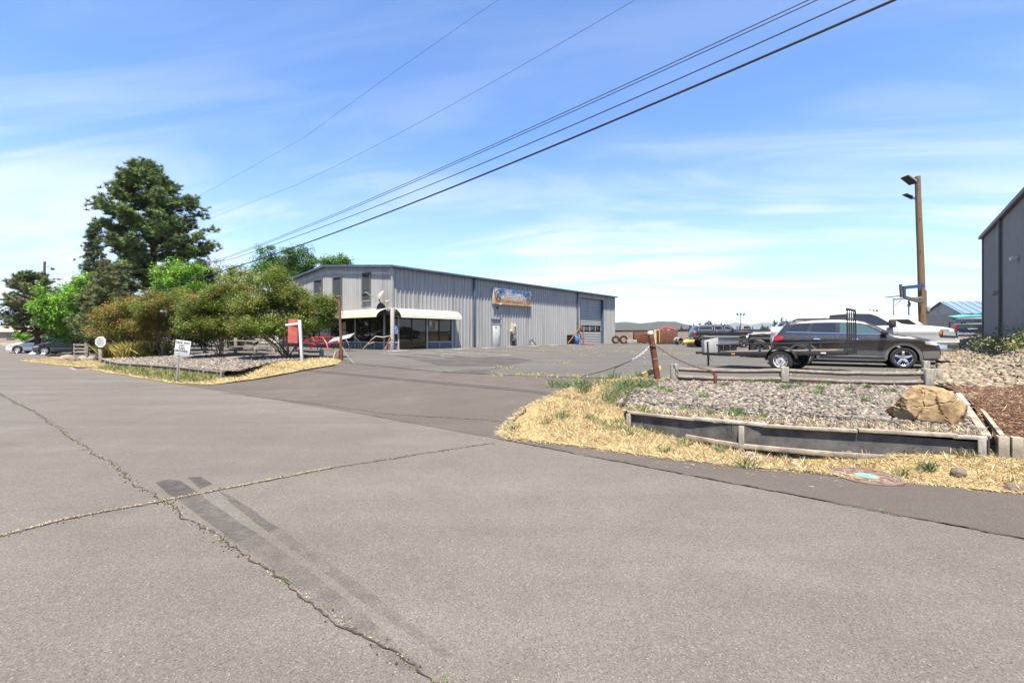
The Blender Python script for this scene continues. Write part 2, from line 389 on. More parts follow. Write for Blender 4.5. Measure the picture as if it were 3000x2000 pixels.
M_PSILVER = paint('paint_silver', (0.55, 0.56, 0.57), 0.4)
M_PNAVY = paint('paint_dark_navy', (0.03, 0.034, 0.045), 0.2)
M_PLASTIC = M('black_plastic', (0.028, 0.027, 0.027), 0.6, var=0.25, scale=4)
M_GREYPLASTIC = M('grey_plastic', (0.14, 0.13, 0.125), 0.55, var=0.15, scale=4)
M_TYRE = M('tyre_rubber', (0.034, 0.032, 0.031), 0.85, var=0.25, scale=8, spec=0.3)
M_CHROME = M('chrome', (0.72, 0.72, 0.72), 0.16, metal=1.0, var=0.06, scale=5)
M_ALLOY = M('alloy', (0.58, 0.57, 0.56), 0.3, metal=0.75, var=0.1, scale=6)
M_STEELWHITE = M('white_steel_rim', (0.70, 0.69, 0.67), 0.4, metal=0.2, var=0.1, scale=6)
M_BRONZE = M('bronze_rim', (0.42, 0.25, 0.10), 0.5, metal=0.3, var=0.2, scale=8)
M_BLACKSTEEL = M('black_steel', (0.022, 0.021, 0.022), 0.5, var=0.35, scale=6, c2=(0.07, 0.055, 0.05), mixs=5, cut=(0.56, 0.75))
M_GREYSTEEL = M('grey_steel', (0.26, 0.26, 0.26), 0.5, metal=0.5, var=0.2, scale=6)
M_LAMP = glass('lamp_lens', (0.45, 0.45, 0.44), 0.08, 0.8)
M_REDLENS = glass('red_lens', (0.30, 0.012, 0.02), 0.1, 0.6)
M_AMBER = glass('amber_lens', (0.65, 0.20, 0.02), 0.15, 0.6)
M_RED = M('red_paint', (0.62, 0.035, 0.03), 0.4, var=0.12, scale=4)
M_SIGNRED = M('sign_red', (0.52, 0.10, 0.075), 0.5, var=0.06, scale=5, c2=(0.60, 0.28, 0.24), mixs=2.5, cut=(0.5, 0.75))
M_BLUE = M('blue_drum', (0.02, 0.14, 0.45), 0.45, var=0.12, scale=4)
M_SIGNBLUE = M('sign_blue', (0.02, 0.16, 0.46), 0.4, var=0.06, scale=5)
M_BLUEFRAME = M('blue_frame_paint', (0.05, 0.10, 0.28), 0.5, var=0.2, scale=5)
M_YELLOW = M('yellow_paint', (0.70, 0.42, 0.03), 0.55, var=0.2, scale=4)
M_PALEYELLOW = M('faded_yellow', (0.60, 0.50, 0.16), 0.8, var=0.2, scale=8)
M_ORANGE = M('orange_rust_paint', (0.30, 0.085, 0.04), 0.65, var=0.3, scale=5)
M_BEIGE = M('beige_paint', (0.55, 0.49, 0.33), 0.55, var=0.1, scale=4)
M_TAN = M('tan_paint', (0.58, 0.42, 0.26), 0.6, var=0.12, scale=4)
M_PALLET = M('pallet_wood', (0.58, 0.49, 0.34), 0.85, var=0.2, scale=6, c2=(0.42, 0.33, 0.22), mixs=4)
M_TANK = M('white_plastic', (0.66, 0.68, 0.67), 0.5, var=0.1, scale=5)
M_TEAL = M('teal_hull', (0.05, 0.33, 0.32), 0.4, var=0.12, scale=4)
M_BLACKINK = M('black_ink', (0.012, 0.012, 0.012), 0.7, var=0.1)
M_STUCCO = M('tan_block', (0.42, 0.325, 0.27), 0.9, var=0.10, scale=1.2, bump=0.3, bscale=30)
M_TREATED = M('utility_pole_wood', (0.255, 0.17, 0.11), 0.9, var=0.35, scale=7, c2=(0.22, 0.16, 0.07), mixs=3.5, bump=0.6, bscale=20, stretch=(4, 4, 0.5), spec=0.2)
M_SPECKLE = M('diamond_plate', (0.62, 0.62, 0.61), 0.4, metal=0.35, var=0.1, scale=30, bump=0.6, bscale=60)
M_WIRE = M('cable_black', (0.012, 0.012, 0.014), 0.6, var=0.1)
M_LINE = M('worn_white_paint', (0.52, 0.51, 0.49), 0.85, var=0.2, scale=9, c2=(0.20, 0.195, 0.19), mixs=3.0, cut=(0.42, 0.60))
M_CRACK = M('crack_dark', (0.075, 0.062, 0.052), 0.95, var=0.4, scale=20, spec=0.1)
M_BOULDER = M('boulder_rock', (0.38, 0.275, 0.15), 0.9, var=0.45, scale=5, c2=(0.19, 0.115, 0.06), mixs=4, bump=0.9, bscale=14, spec=0.2)
M_HILL = soil('hill_scrub', ((0.065, 0.064, 0.055), (0.095, 0.09, 0.075), (0.04, 0.042, 0.036)), 0.02, 0.3)
M_MOUNT = soil('mountain_forest', ((0.05, 0.06, 0.05), (0.07, 0.08, 0.06), (0.035, 0.045, 0.035)), 0.0015, 0.2)
# ------------------------------------------------------------------ the setting
def TV(s, v): return Vector((s*NY+v*NX, -s*NX+v*NY))
t = np.linspace(-1, 1, 260); g1 = 9000*np.sinh(9.5*t)/math.sinh(9.5)
gx, gy = np.meshgrid(g1-4, g1+10); gzv = ground(gx, gy)-0.09
idx = np.arange(260*260).reshape(260, 260)
quads = np.stack([idx[:-1, :-1], idx[:-1, 1:], idx[1:, 1:], idx[1:, :-1]], -1).reshape(-1, 4)
tag(raw('ground', np.column_stack([gx.ravel(), gy.ravel(), gzv.ravel()]), quads, M_DIRT), kind='structure')
road = sheet('road', [TV(-120, -10), TV(25, -10), TV(25, 5.7), TV(6, 5.55), TV(-5, 5.45), TV(-14, 5.1), TV(-18.6, 4.75), TV(-30, 4.5), TV(-60, 4.1), TV(-120, 4)], ground, 0.0, 0.9, M_ROAD)
seam = [(1000, 1060), (1080, 1069), (1282, 1089), (1481, 1099), (1732, 1107), (1830, 1110)]
gedge = [(1490, 1286), (1700, 1308), (1900, 1337), (2200, 1370), (2350, 1382), (2560, 1408), (2700, 1418), (2995, 1448), (3200, 1490)]
dedge = [(1830, 1110), (1682, 1139), (1620, 1160), (1536, 1200), (1490, 1240), (1465, 1270), (1490, 1286)]
drive = sheet('driveway', [PG(*p) for p in [(520, 1125), (620, 1128), (700, 1119), (850, 1095), (985, 1071)]+seam+dedge[1:]+gedge[1:]]+
              [TV(9, 5.62), TV(2, 5.5), TV(-5, 5.42), TV(-9, 5.3), TV(-14, 4.95)], ground, 0.005, 0.35, M_DRIVE, jag=0.05)
lot = sheet('parking_lot', [PG(*p) for p in seam]+[Vector((3.9, 12.05)), Vector((4.2, 11.75)), Vector((9.43, 10.4)), Vector((11.4, 12.2)), Vector((18.6, 20)), Vector((40, 46)), Vector((52, 60)), Vector((16, 72)), Vector((-36, 60)), Vector((-40, 38)), PG(420, 1036), PG(600, 1037), PG(945, 1047)],
            ground, 0.010, 0.8, M_LOT)
vergeR = [(1500, 1284), (1470, 1268), (1545, 1198), (1626, 1158), (1690, 1137), (1830, 1108), (1935, 1114), (1964, 1106), (1846, 1150), (1816, 1194), (1838, 1215)]
WA, WM, WB = P(1840, 1207, .28), P(2173, 1243, .29), P(2890, 1283, .36)
vR = [PG(*p) for p in vergeR]+[Vector((WA.x, WA.y+.06)), Vector((WM.x, WM.y+.06)), Vector((WB.x, WB.y+.05)), Vector((WB.x+.25, WB.y+.1)), Vector((8.6, 6.9)), Vector((9.5, 6.0))]+[PG(*p) for p in gedge[::-1][:-1]]
vergeR_poly = vR
sheet('verge', vR, ground, 0.016, 0.14, M_STRAWBED, jag=0.07)
vL = [PG(*p) for p in [(60, 1058), (215, 1074), (400, 1106), (510, 1124), (620, 1127), (700, 1117), (850, 1092), (990, 1068), (1002, 1058), (960, 1050), (880, 1056), (760, 1072), (662, 1100), (584, 1096), (470, 1084), (354, 1070), (300, 1060), (180, 1050)]]
sheet('verge', vL, ground, 0.016, 0.4, M_STRAWBED, jag=0.12)
def bedR(x, y):
    v = vv(np.asarray(x, float), np.asarray(y, float)); k = np.clip((v-7.5)/4, 0, 1)
    b = .265+.215*k+.07*np.clip((np.asarray(x)-2)/4, 0, 1)*(1-k)
    return b+0.012*np.sin(np.asarray(x)*3.1)*np.sin(np.asarray(y)*2.7)
LG0, LG1 = PG(1813, 1196), PG(1841, 1145)
EDG1 = P(1961, 1106, .46)
bR = [WA, WM, WB, P(2806, 1161, .47), Vector((9.55, 10.1)), Vector((9.6, 10.7)), Vector((4.2, 12.0)), EDG1, P(1848, 1147, .36), P(1828, 1190, .3)]
sheet('gravel_bed', bR, bedR, 0.0, 0.2, M_GRAVELBED)
def bedL(x, y):
    v = vv(np.asarray(x, float), np.asarray(y, float)); return .23+.23*np.clip((v-5.2)/4.2, 0, 1)
wl = [(298, 1051), (324, 1059), (354, 1064.5), (420, 1068), (524, 1076), (600, 1084.5), (655, 1090)]
WL = [P(a, b, .27) for a, b in wl]
bL = WL+[P(a, b, .4) for a, b in [(700, 1081), (775, 1068), (890, 1057), (978, 1055)]]+[P(950, 1046, .46), P(600, 1038, .46), P(470, 1039, .44), P(310, 1045, .4)]
sheet('gravel_bed', bL, bedL, 0.03, 0.5, M_GRAVELBED)
# right-hand bank: stony slope, with a patch of bark mulch beside the bed
bank = [Vector((9.5, 10.3)), Vector((11.5, 12.3)), Vector((18.7, 20)), Vector((28, 32)), Vector((33, 32)), Vector((30.3, 29)), Vector((22.8, 20)), Vector((14, 10.0)), Vector((11, 9))]
sheet('gravel_bank', bank, ground, 0.018, 0.4, M_GRAVELBED)
mul = [Vector((WB.x+.22, WB.y+.12)), Vector((8.8, 8.95)), Vector((9.45, 10.0)), Vector((10.2, 9.8)), Vector((12.5, 10.2)), Vector((16, 11)), Vector((13, 7)), Vector((9, 6.8)), Vector((7.2, 5.9))]
sheet('mulch_bed', mul, ground, 0.028, 0.3, M_MULCH)
# cracks and joints in the asphalt
def crack(name, pts, width, parent, seed, gf=ground, dz=0.008, step=0.035, jag=0.02, mat=M_CRACK):
    r = random.Random(seed); pl = []
    for a, b in zip(pts[:-1], pts[1:]):
        k = max(1, int((b-a).length/step))
        for j in range(k): pl.append(Vector(a[:2]).lerp(Vector(b[:2]), j/k))
    vs = []; fs = []; off = 0
    for i, p in enumerate(pl):
        d = (pl[min(i+1, len(pl)-1)]-pl[max(i-1, 0)]).normalized(); nn = Vector((-d.y, d.x))
        off = 0.8*off+r.gauss(0, jag); w = width*r.uniform(.25, 1.15)
        if r.random() < .06: w *= 1.9
        for sg in (-.5, .5):
            q = p+nn*(off+sg*w); vs.append((q.x, q.y, float(gf(q.x, q.y))+dz))
        if i: fs.append((2*i-2, 2*i-1, 2*i+1, 2*i))
    o = raw(name, vs, fs, mat, None, False); o.parent = parent; return pl
lc = crack('crack', [P(a, b, 0) for a, b in [(-40, 1130), (0, 1155), (110, 1212), (270, 1328), (300, 1338), (400, 1425), (470, 1465), (560, 1520), (640, 1580), (740, 1645), (900, 1750), (1020, 1840), (1180, 1935), (1310, 2020)]], .014, road, 3, jag=.010)
tcx = crack('crack', [P(a, b, 0) for a, b in [(-60, 1590), (0, 1572), (200, 1520), (470, 1470), (700, 1425), (950, 1375), (1200, 1335), (1350, 1312), (1450, 1298)]], .020, road, 4, jag=.006)
crack('crack', [P(a, b, 0) for a, b in [(0, 1162), (150, 1155), (330, 1140), (420, 1132)]], .02, road, 5, jag=.008)
sj = crack('crack', [TV(s, 5.43+.1*sm((s+4)/10)) for s in np.linspace(-4.8, 9, 30)], .022, drive, 6, dz=.012, jag=.006)
crack('crack', [PG(a, b) for a, b in [(650, 1152), (830, 1172), (1000, 1195), (1130, 1213), (1300, 1224), (1500, 1236)]], .025, drive, 8, dz=.012, jag=.01)
crack('crack', [PG(a, b) for a, b in [(1000, 1061), (1080, 1070), (1282, 1090), (1481, 1100), (1732, 1108), (1820, 1110)]], .06, lot, 9, dz=.02, jag=.012, step=.1)
for i, q in enumerate([[(1150, 1078), (1260, 1072), (1370, 1065), (1560, 1062), (1900, 1063)], [(1380, 1094), (1470, 1078), (1600, 1070)], [(1500, 1042), (1800, 1047), (2000, 1050)],
                       [(1650, 1030), (1900, 1034), (2080, 1040)], [(1700, 1075), (2000, 1070), (2300, 1068)], [(1250, 1058), (1420, 1052), (1700, 1050)]]):
    crack('crack', [P(a, b, .5) for a, b in q], .045, lot, 20+i, dz=.016, jag=.02, step=.15)
# darker sealed patches in the lot, two parallel tyre marks burnt into the road
def faded(name, c, a0, a1, sc):
    s = NT(name); s.set(0.8, spec=0.25); s.color(s.mix(s.noise(30, 3), tuple(x*.7 for x in c), c))
    s.l(s.mapr(s.noise(sc, 5, .65), .3, .75, a0, a1), s.p.inputs['Alpha']); return s.m
M_SEAL = faded('sealer', (.055, .052, .05), 0.0, 0.55, 1.1)
M_SKID = faded('tyre_rubber_mark', (.045, .042, .042), .15, .75, 9)
for q in ([(1150, 1040), (1420, 1038), (1560, 1055), (1480, 1075), (1290, 1072)], [(1290, 1090), (1480, 1098), (1400, 1080)]):
    sheet('sealed_patch', [P(a, b, .5) for a, b in q], ground, .014, .8, M_SEAL, None, lot)
M_SKID2 = faded('tyre_rubber_mark_faint', (.06, .055, .052), 0.05, .60, 7); M_SKID3 = faded('tyre_rubber_mark_faintest', (.06, .055, .052), 0.0, .30, 6)
for mt_, q in ((M_SKID, [(455, 1413), (500, 1404), (530, 1408), (580, 1442), (520, 1462), (495, 1448)]), (M_SKID, [(548, 1398), (590, 1396), (620, 1418), (585, 1432)]),
          (M_SKID2, [(520, 1462), (580, 1443), (660, 1500), (760, 1565), (690, 1590), (600, 1520)]), (M_SKID2, [(640, 1435), (670, 1450), (820, 1548), (790, 1560), (680, 1480)]),
          (M_SKID3, [(690, 1590), (760, 1566), (900, 1665), (1080, 1810), (1250, 1960), (1180, 1960), (1010, 1830), (800, 1665)]), (M_SKID3, [(790, 1560), (825, 1550), (1100, 1745), (1330, 1920), (1290, 1925), (1060, 1760)])):
    sheet('tyre_mark', [P(a, b, 0) for a, b in q], ground, .005, .3, mt_, None, road, jag=.02)
# parking lines
def pline(a, b, w=.11):
    a, b = P(a[0], a[1], .5), P(b[0], b[1], .5); d = (b-a).normalized(); nn = Vector((-d.y, d.x, 0))*w/2
    sheet('parking_line', [a-nn, b-nn, b+nn, a+nn], ground, .015, 2.0, M_LINE, None, lot)
for a, b in [((1110, 1033.5), (1300, 1050)), ((1218, 1031), (1408, 1046)), ((1408, 1046), (1495, 1040)), ((1280, 1028), (1495, 1040)), ((1300, 1036), (1410, 1043)), ((1340, 1033), (1440, 1041)),
             ((1392, 1024), (1575, 1034)), ((1480, 1021), (1690, 1029)), ((1560, 1019), (1760, 1025)), ((1590, 1016.5), (1800, 1022)), ((1640, 1014), (1830, 1019)), ((1290, 1044), (1335, 1046))]:
    pline(a, b)
# hills
def ridge(name, prof, depth, base, back, mat, seed, rough, n=260):
    prof = sorted(prof); px = np.linspace(prof[0][0], prof[-1][0], n); py = np.interp(px, [p[0] for p in prof], [p[1] for p in prof])
    py = py+np.array([mnoise.fractal(Vector((x*.02, seed, 0)), 1, 2, 6) for x in px])*rough
    top = (HY-py)/F*depth+CZ; X = (px-CX)/F; rows = []
    for k, fz in ((-.28, 0), (-.18, .33), (-.1, .62), (-.04, .88), (0, 1), (.08, .8), (.25, 0)):
        dd = depth*(1+k*back); wob = np.array([mnoise.noise(Vector((x*.015, k*9, seed)))*.10*(1-abs(fz-.5)*2) for x in px])
        rows.append(np.column_stack([X*dd, np.full(n, dd), base+(top-base)*(fz+wob)]))
    v = np.concatenate(rows); m = np.arange(7*n).reshape(7, n)
    q = np.stack([m[:-1, :-1], m[:-1, 1:], m[1:, 1:], m[1:, :-1]], -1).reshape(-1, 4)
    tag(raw(name, v, q, mat), kind='structure')
ridge('hill', [(1500, 955), (1797, 944), (1830, 945), (1870, 947), (1905, 944), (1930, 941), (1980, 941), (2010, 950), (2060, 968), (2100, 985)], 1500, -8, 1.0, M_HILL, 2.5, 1.2)
ridge('mountains', [(-300, 955), (-40, 942), (5, 936), (30, 941), (60, 955), (400, 962), (1500, 960), (1800, 948), (1835, 941), (1870, 945), (2020, 950), (2110, 952), (2150, 945), (2200, 950), (2230, 943), (2280, 946),
                    (2330, 939), (2390, 944), (2500, 947), (2700, 945), (3000, 942), (3400, 940)], 9000, -10, .6, M_MOUNT, 6.1, 4.0, 420)
# block wall behind the lot
ba, bb = Vector((14.9, 66)), Vector((58.0, 30.0)); bl = (bb-ba).length
wt = thing('block_wall', 'long tan block wall with a dark cap along the back of the lot', 'wall', (ba.x, ba.y, LOT), math.atan2(bb.y-ba.y, bb.x-ba.x))
n = 14
for i in range(n):
    x0 = bl*i/n; MB().box((x0+bl/n/2, 0, .84), (bl/n-.015, .2, 1.72)).build('wall_panel', M_STUCCO, wt)
    MB().box((x0+bl/n/2, 0, 1.76), (bl/n-.01, .28, .12)).build('cap', M_PLASTIC, wt)
# ------------------------------------------------------------------ the metal building
BC = Vector((-9.27, 35.3, LOT)); BROT = math.atan2(.770, .638)
BL, BW, EH, RH = 37.0, 20.0, 6.50, 7.47
bld = thing('metal_building', 'long grey ribbed metal building with blue roof trim and cream curved awnings', 'building', BC, BROT)
def panel(name, x0, x1, za, zb, axis, parent, pitch=.411, h=.065, mat=M_SIDING, inv=False, zb2=None):
    # ribbed sheet along `axis` ('x': in the plane y=0 facing -y, 'y': in the plane x=0 facing -x); zb2: other end's height
    pr = []; x = x0; n = max(1, round((x1-x0)/pitch)); p = (x1-x0)/n
    for i in range(n):
        a = x0+i*p
        pr += [(a, 0), (a+p*.62, 0), (a+p*.70, h), (a+p*.86, h), (a+p*.94, 0)]
    pr.append((x1-.002, 0)); m = MB(); vs = []
    for a, o in pr:
        q = (a, -o) if axis == 'x' else (-o, a)
        top = zb if zb2 is None else zb+(zb2-zb)*(a-x0)/(x1-x0)
        vs += [(q[0], q[1], za), (q[0], q[1], top)]
    m.add(vs, [(2*i, 2*i+2, 2*i+3, 2*i+1) for i in range(len(pr)-1)])
    return m.build(name, mat, parent)
def segs(a, b, w):
    n = max(1, round((b-a)/w)); return [(a+(b-a)*i/n, a+(b-a)*(i+1)/n) for i in range(n)]
for a, b in segs(0, 6.25, 1.233): panel('wall_panel', a, b, 2.75, EH-.02, 'x', bld)
for a, b in segs(6.25, 27.7, 1.233): panel('wall_panel', a, b, 0.0, EH-.02, 'x', bld)
for a, b in segs(27.7, 33.8, 1.233): panel('wall_panel', a, b, 5.86, EH-.02, 'x', bld)
for a, b in segs(33.8, BL, 1.233): panel('wall_panel', a, b, 0.0, EH-.02, 'x', bld)
def rake(y): return EH+(RH-EH)*(1-abs(y-BW/2)/(BW/2))
for a, b in segs(0, BW, 1.25): panel('wall_panel', a, b, 2.75, rake(a)-.04, 'y', bld, pitch=.30, h=.022, zb2=rake(b)-.04)
MB().box((BL/2, BW-.05, EH/2), (BL-.2, .1, EH-.1)).build('rear_wall', M_SIDING, bld)
MB().prism([(BL, 0, 0), (BL, BW, 0), (BL, BW, EH-.04), (BL, BW/2, RH-.04), (BL, 0, EH-.04)], (-.08, 0, 0)).build('end_wall', M_SIDING, bld)
OV = .34
roof = MB()
for s in (0, 1):
    y0, y1 = (-OV, BW/2) if s == 0 else (BW+OV, BW/2)
    z0 = EH-OV*(RH-EH)/(BW/2)
    roof.prism([(-.18, y0, z0), (-.18, y1, RH), (-.18, y1, RH+.07), (-.18, y0, z0+.07)], (BL+.36, 0, 0))
roofo = roof.build('roof', M_ROOFBLUE, bld)
MB().box((BL/2, -OV-.02, EH-.07), (BL+.5, .14, .17)).build('gutter', M_BLUETRIM, bld, bevel=.02)
for y0, y1, z0, z1 in ((-OV, BW/2, EH-.1, RH-.05), (BW+OV, BW/2, EH-.1, RH-.05)):
    MB().prism([(-.21, y0, z0-.06), (-.21, y1, z1-.06), (-.21, y1, z1+.13), (-.21, y0, z0+.13)], (-.10, 0, 0)).build('rake_trim', M_BLUETRIM, bld)
for s in (8.93, 27.1):
    MB().box((s, -.13, 3.2), (.16, .12, 6.3)).build('downspout', M_BLUETRIM, bld, bevel=.015)
    MB().bar((s, -.13, 6.3), (s, -OV, 6.42), .12, .1).build('downspout_elbow', M_BLUETRIM, bld)
MB().box((-.03, -.03, (EH+2.75)/2), (.14, .14, EH-2.75-.05)).build('corner_trim', M_SIDING, bld)
MB().box((BL, -.04, EH/2), (.12, .12, EH-.1)).build('corner_trim', M_SIDING, bld)
# overhead door
dx0, dx1 = 27.7, 33.8
dr = sub('overhead_door', bld)
def slat(z0, z1):
    m = MB(); n = 2; 
    m.prism([(dx0+.1, .34, z0), (dx0+.1, .30, z0+.01), (dx0+.1, .30, (z0+z1)/2), (dx0+.1, .33, z1-.01), (dx0+.1, .36, z1-.005), (dx0+.1, .36, z0)], (dx1-dx0-.2, 0, 0))
    return m.build('slat', M_SIDING, dr)
zc = .02
while zc < 5.8:
    if not (1.62 < zc+.1 < 2.28): slat(zc, zc+.2)
    zc += .215
for i in range(4):
    w = (dx1-dx0-.2)/4; MB().box((dx0+.1+w*(i+.5), .34, 1.95), (w-.12, .02, .56)).build('pane', M_GLASS, dr)
for i in range(5):
    MB().box((dx0+.1+(dx1-dx0-.2)*i/4, .32, 1.95), (.13, .06, .66)).build('pane_frame', M_SIDING, dr)
for s in (dx0, dx1): MB().box((s, .17, 2.93), (.12, .44, 5.86)).build('door_jamb', M_BLUETRIM, bld)
MB().box(((dx0+dx1)/2, .15, 5.88), (dx1-dx0+.12, .4, .06)).build('door_header', M_SIDING, bld)
# man door with panel above
d = MB().box((12.0, -.06, 1.02), (1.06, .06, 2.04)).build('door', M_WHITE, bld, bevel=.012)
MB().cyl((12.42, -.09, 1.0), (12.42, -.16, 1.0), .05).build('door_knob', M_GREYSTEEL, d)
MB().box((11.95, -.10, 1.9), (.22, .02, .1)).build('sign_plate', M_PLASTIC, d)
MB().box((12.0, -.07, 2.36), (1.12, .05, .48)).build('transom_panel', M_SIDING, bld)
for s in (11.4, 12.6): MB().box((s, -.075, 1.3), (.08, .10, 2.62)).build('door_frame', M_GREYSTEEL, bld)
MB().box((12.0, -.10, 2.68), (1.35, .16, .06)).build('drip_cap', M_BLUETRIM, bld)
# storefront: kick panels, rails, posts, glass on both sides of the corner
def front(axis, spans, posts, sillspans, zg=2.75, post_w=.10):
    def at(a, o, z): return (a, o, z) if axis == 'x' else (o, a, z)
    def sz(l, dd, h): return (l, dd, h) if axis == 'x' else (dd, l, h)
    for a, b in spans:
        lo = .60 if any(c <= a+.01 and b <= e+.01 for c, e in sillspans) else .06
        MB().box(at((a+b)/2, .03, (lo+zg)/2), sz(b-a-.03, .03, zg-lo)).build('glass_pane', M_GLASS, bld)
    for a, b in sillspans:
        for c, e in segs(a, b, 1.2):
            MB().box(at((c+e)/2, .01, .28), sz(e-c-.05, .05, .52)).build('kick_panel', M_PANELBLUE, bld)
            MB().box(at(e, -.01, .28), sz(.05, .06, .54)).build('kick_mullion', M_CREAM, bld)
        MB().box(at((a+b)/2, -.015, .57), sz(b-a, .09, .07)).build('sill_rail', M_CREAM, bld)
    for p in posts: MB().box(at(p, -.02, zg/2), sz(post_w, .12, zg)).build('post', M_CREAM, bld)
    mid = [p for a, b in spans for p in (a, b)]
    for p in mid: MB().box(at(p, .0, zg/2+.3), sz(.05, .07, zg-.6)).build('mullion', M_PLASTIC, bld)
front('x', [(.1, .5), (.55, 1.86), (1.86, 3.34), (3.44, 4.75), (4.75, 6.15)], [.52, 3.39, 6.2], [(.0, .5), (3.4, 6.2)])
front('y', [(.1, 1.0), (1.05, 3.1), (3.1, 5.15), (5.2, 7.2), (7.2, 9.25), (9.35, 11.4), (11.4, 13.35), (13.45, 15.5), (15.5, 17.55), (17.6, 19.9)], [1.02, 5.18, 9.3, 13.4, 17.6], [(.0, 19.9)])
MB().box((-.05, -.05, 1.6), (.22, .22, 3.2)).build('corner_post', M_CREAM, bld, bevel=.02)
MB().box((6.23, 0, 1.375), (.06, .12, 2.75)).build('end_trim', M_SIDING, bld)
# awnings: quarter-round shells
def awning(axis, a0, a1, proj, ztop, zbot, mat):
    k = 9; vs = []; fs = []; prof = []
    for i in range(k+1):
        t = i/k*math.pi/2; prof.append((proj*math.sin(t), zbot+(ztop-zbot)*math.cos(t)))
    sg = segs(a0, a1, 2.1)
    for c, e in sg:
        m = MB()
        for p in (c, e-.006):
            for o, z in prof: m.v.append((p, -o-.06, z) if axis == 'x' else (-o-.06, p, z))
            for o, z in prof[::-1]: m.v.append((p, -o*.97-.055, z-.03) if axis == 'x' else (-o*.97-.055, p, z-.03))
        n = 2*(k+1)
        m.f = [(i, (i+1) % n, n+(i+1) % n, n+i) for i in range(n)]+[tuple(range(n)), tuple(range(n, 2*n))]
        m.build('awning_panel', mat, bld, smooth=True, sharp=40)
    for p in [c for c, e in sg]+[a1]:
        pts = [((p, -o-.06, z-.02) if axis == 'x' else (-o-.06, p, z-.02)) for o, z in prof]
        MB().tube(pts, .025, 6).build('awning_rib', M_CREAM, bld)
    m = MB(); L0 = (lambda p, o, z: (p, -o-.06, z) if axis == 'x' else (-o-.06, p, z))
    m.tube([L0(a0, proj, zbot), L0(a1, proj, zbot)], .035, 8); m.build('awning_edge_bar', M_CREAM, bld)
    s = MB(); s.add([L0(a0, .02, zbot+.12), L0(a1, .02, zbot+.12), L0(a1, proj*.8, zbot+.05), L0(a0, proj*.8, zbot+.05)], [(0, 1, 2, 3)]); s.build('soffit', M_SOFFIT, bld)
awning('x', .02, 6.35, 1.05, 3.23, 2.50, M_AWNING2)
awning('y', .02, 18.5, 1.40, 3.23, 2.52, M_AWNING)
# upper windows on the gable
for a, b, z0, z1 in ((2.95, 4.1, 4.0, 6.25), (7.35, 8.75, 4.0, 6.3), (10.75, 12.2, 4.0, 6.3)):
    w = MB()
    for y in (a, b): w.box((-.06, y, (z0+z1)/2), (.10, .09, z1-z0+.09))
    for z in (z0, z1, z0+.62): w.box((-.06, (a+b)/2, z), (.09, b-a, .09))
    wo = w.build('window', M_GREYPLASTIC, bld)
    MB().box((-.03, (a+b)/2, (z0+.62+z1)/2), (.02, b-a-.06, z1-z0-.66)).build('pane', M_WINDOW, wo)
    MB().box((-.03, (a+b)/2, z0+.31), (.02, b-a-.06, .56)).build('pane', M_WINDOW, wo)
    MB().box((-.09, (a+b)/2, z0-.07), (.14, b-a+.2, .05)).build('sill', M_SIDING, wo)
# things fixed to the building
def onb(x, y, z): return BC+Matrix.Rotation(BROT, 3, 'Z') @ Vector((x, y, z))
bn = thing('banner', 'long desert picture banner with white lettering on the ribbed wall', 'banner', onb(14.45, -.1, 4.95), BROT)
M_BAN = NT('banner_print'); M_BAN.set(.6)
sp_ = M_BAN.n('ShaderNodeSeparateXYZ'); M_BAN.l(M_BAN.co, sp_.inputs[0])
wob = M_BAN.math('ADD', sp_.outputs[2], M_BAN.math('MULTIPLY', M_BAN.noise(1.6, 4), .35))
skyc = M_BAN.mix(M_BAN.mapr(M_BAN.noise(2.2, 5), .45, .62, 0, 1), (.02, .085, .20), (.30, .30, .33))
gnd = M_BAN.mix(M_BAN.mapr(M_BAN.noise(3.5, 5), .4, .65, 0, 1), (.36, .22, .10), (.22, .10, .05))
M_BAN.color(M_BAN.mix(M_BAN.mapr(wob, .30, .36, 0, 1), gnd, skyc))
MB().box((0, 0, 0), (6.0, .30, 1.62)).build('sign_box', M_CREAM, bn, bevel=.01)
MB().box((0, -.17, 0), (5.9, .03, 1.56)).build('banner_sheet', M_BAN.m, bn)
def text(body, size, mat, parent, loc, rot=(R(90), 0, 0), name='lettering', extr=.004, sx=1.0, shear=0.0):
    cu = bpy.data.curves.new(name, 'FONT'); cu.body = body; cu.size = size; cu.align_x = 'CENTER'; cu.align_y = 'CENTER'; cu.extrude = extr; cu.resolution_u = 2; cu.offset = size*.012; cu.shear = shear
    tmp = bpy.data.objects.new(name, cu); COL.objects.link(tmp)
    me = bpy.data.meshes.new_from_object(tmp.evaluated_get(bpy.context.evaluated_depsgraph_get()))
    bpy.data.objects.remove(tmp); o = bpy.data.objects.new(name, me); COL.objects.link(o); me.materials.clear(); me.materials.append(mat)
    o.parent = parent; o.location = loc; o.rotation_euler = rot; o.scale = (sx, 1, 1); return o
text('KELLUM', .50, M_PLASTIC, bn, (.09, -.188, .17), sx=1.25, shear=.1, name='lettering_shadow')
text('MOTORSPORTS', .56, M_PLASTIC, bn, (.14, -.188, -.20), sx=1.05, shear=.1, name='lettering_shadow')
text('KELLUM', .50, M_WHITE, bn, (.05, -.195, .20), sx=1.25, shear=.1)
text('MOTORSPORTS', .56, M_WHITE, bn, (.1, -.195, -.17), sx=1.05, shear=.1)
MB().box((.1, -.188, -.50), (2.9, .006, .035)).build('small_print', M_BLACKINK, bn)
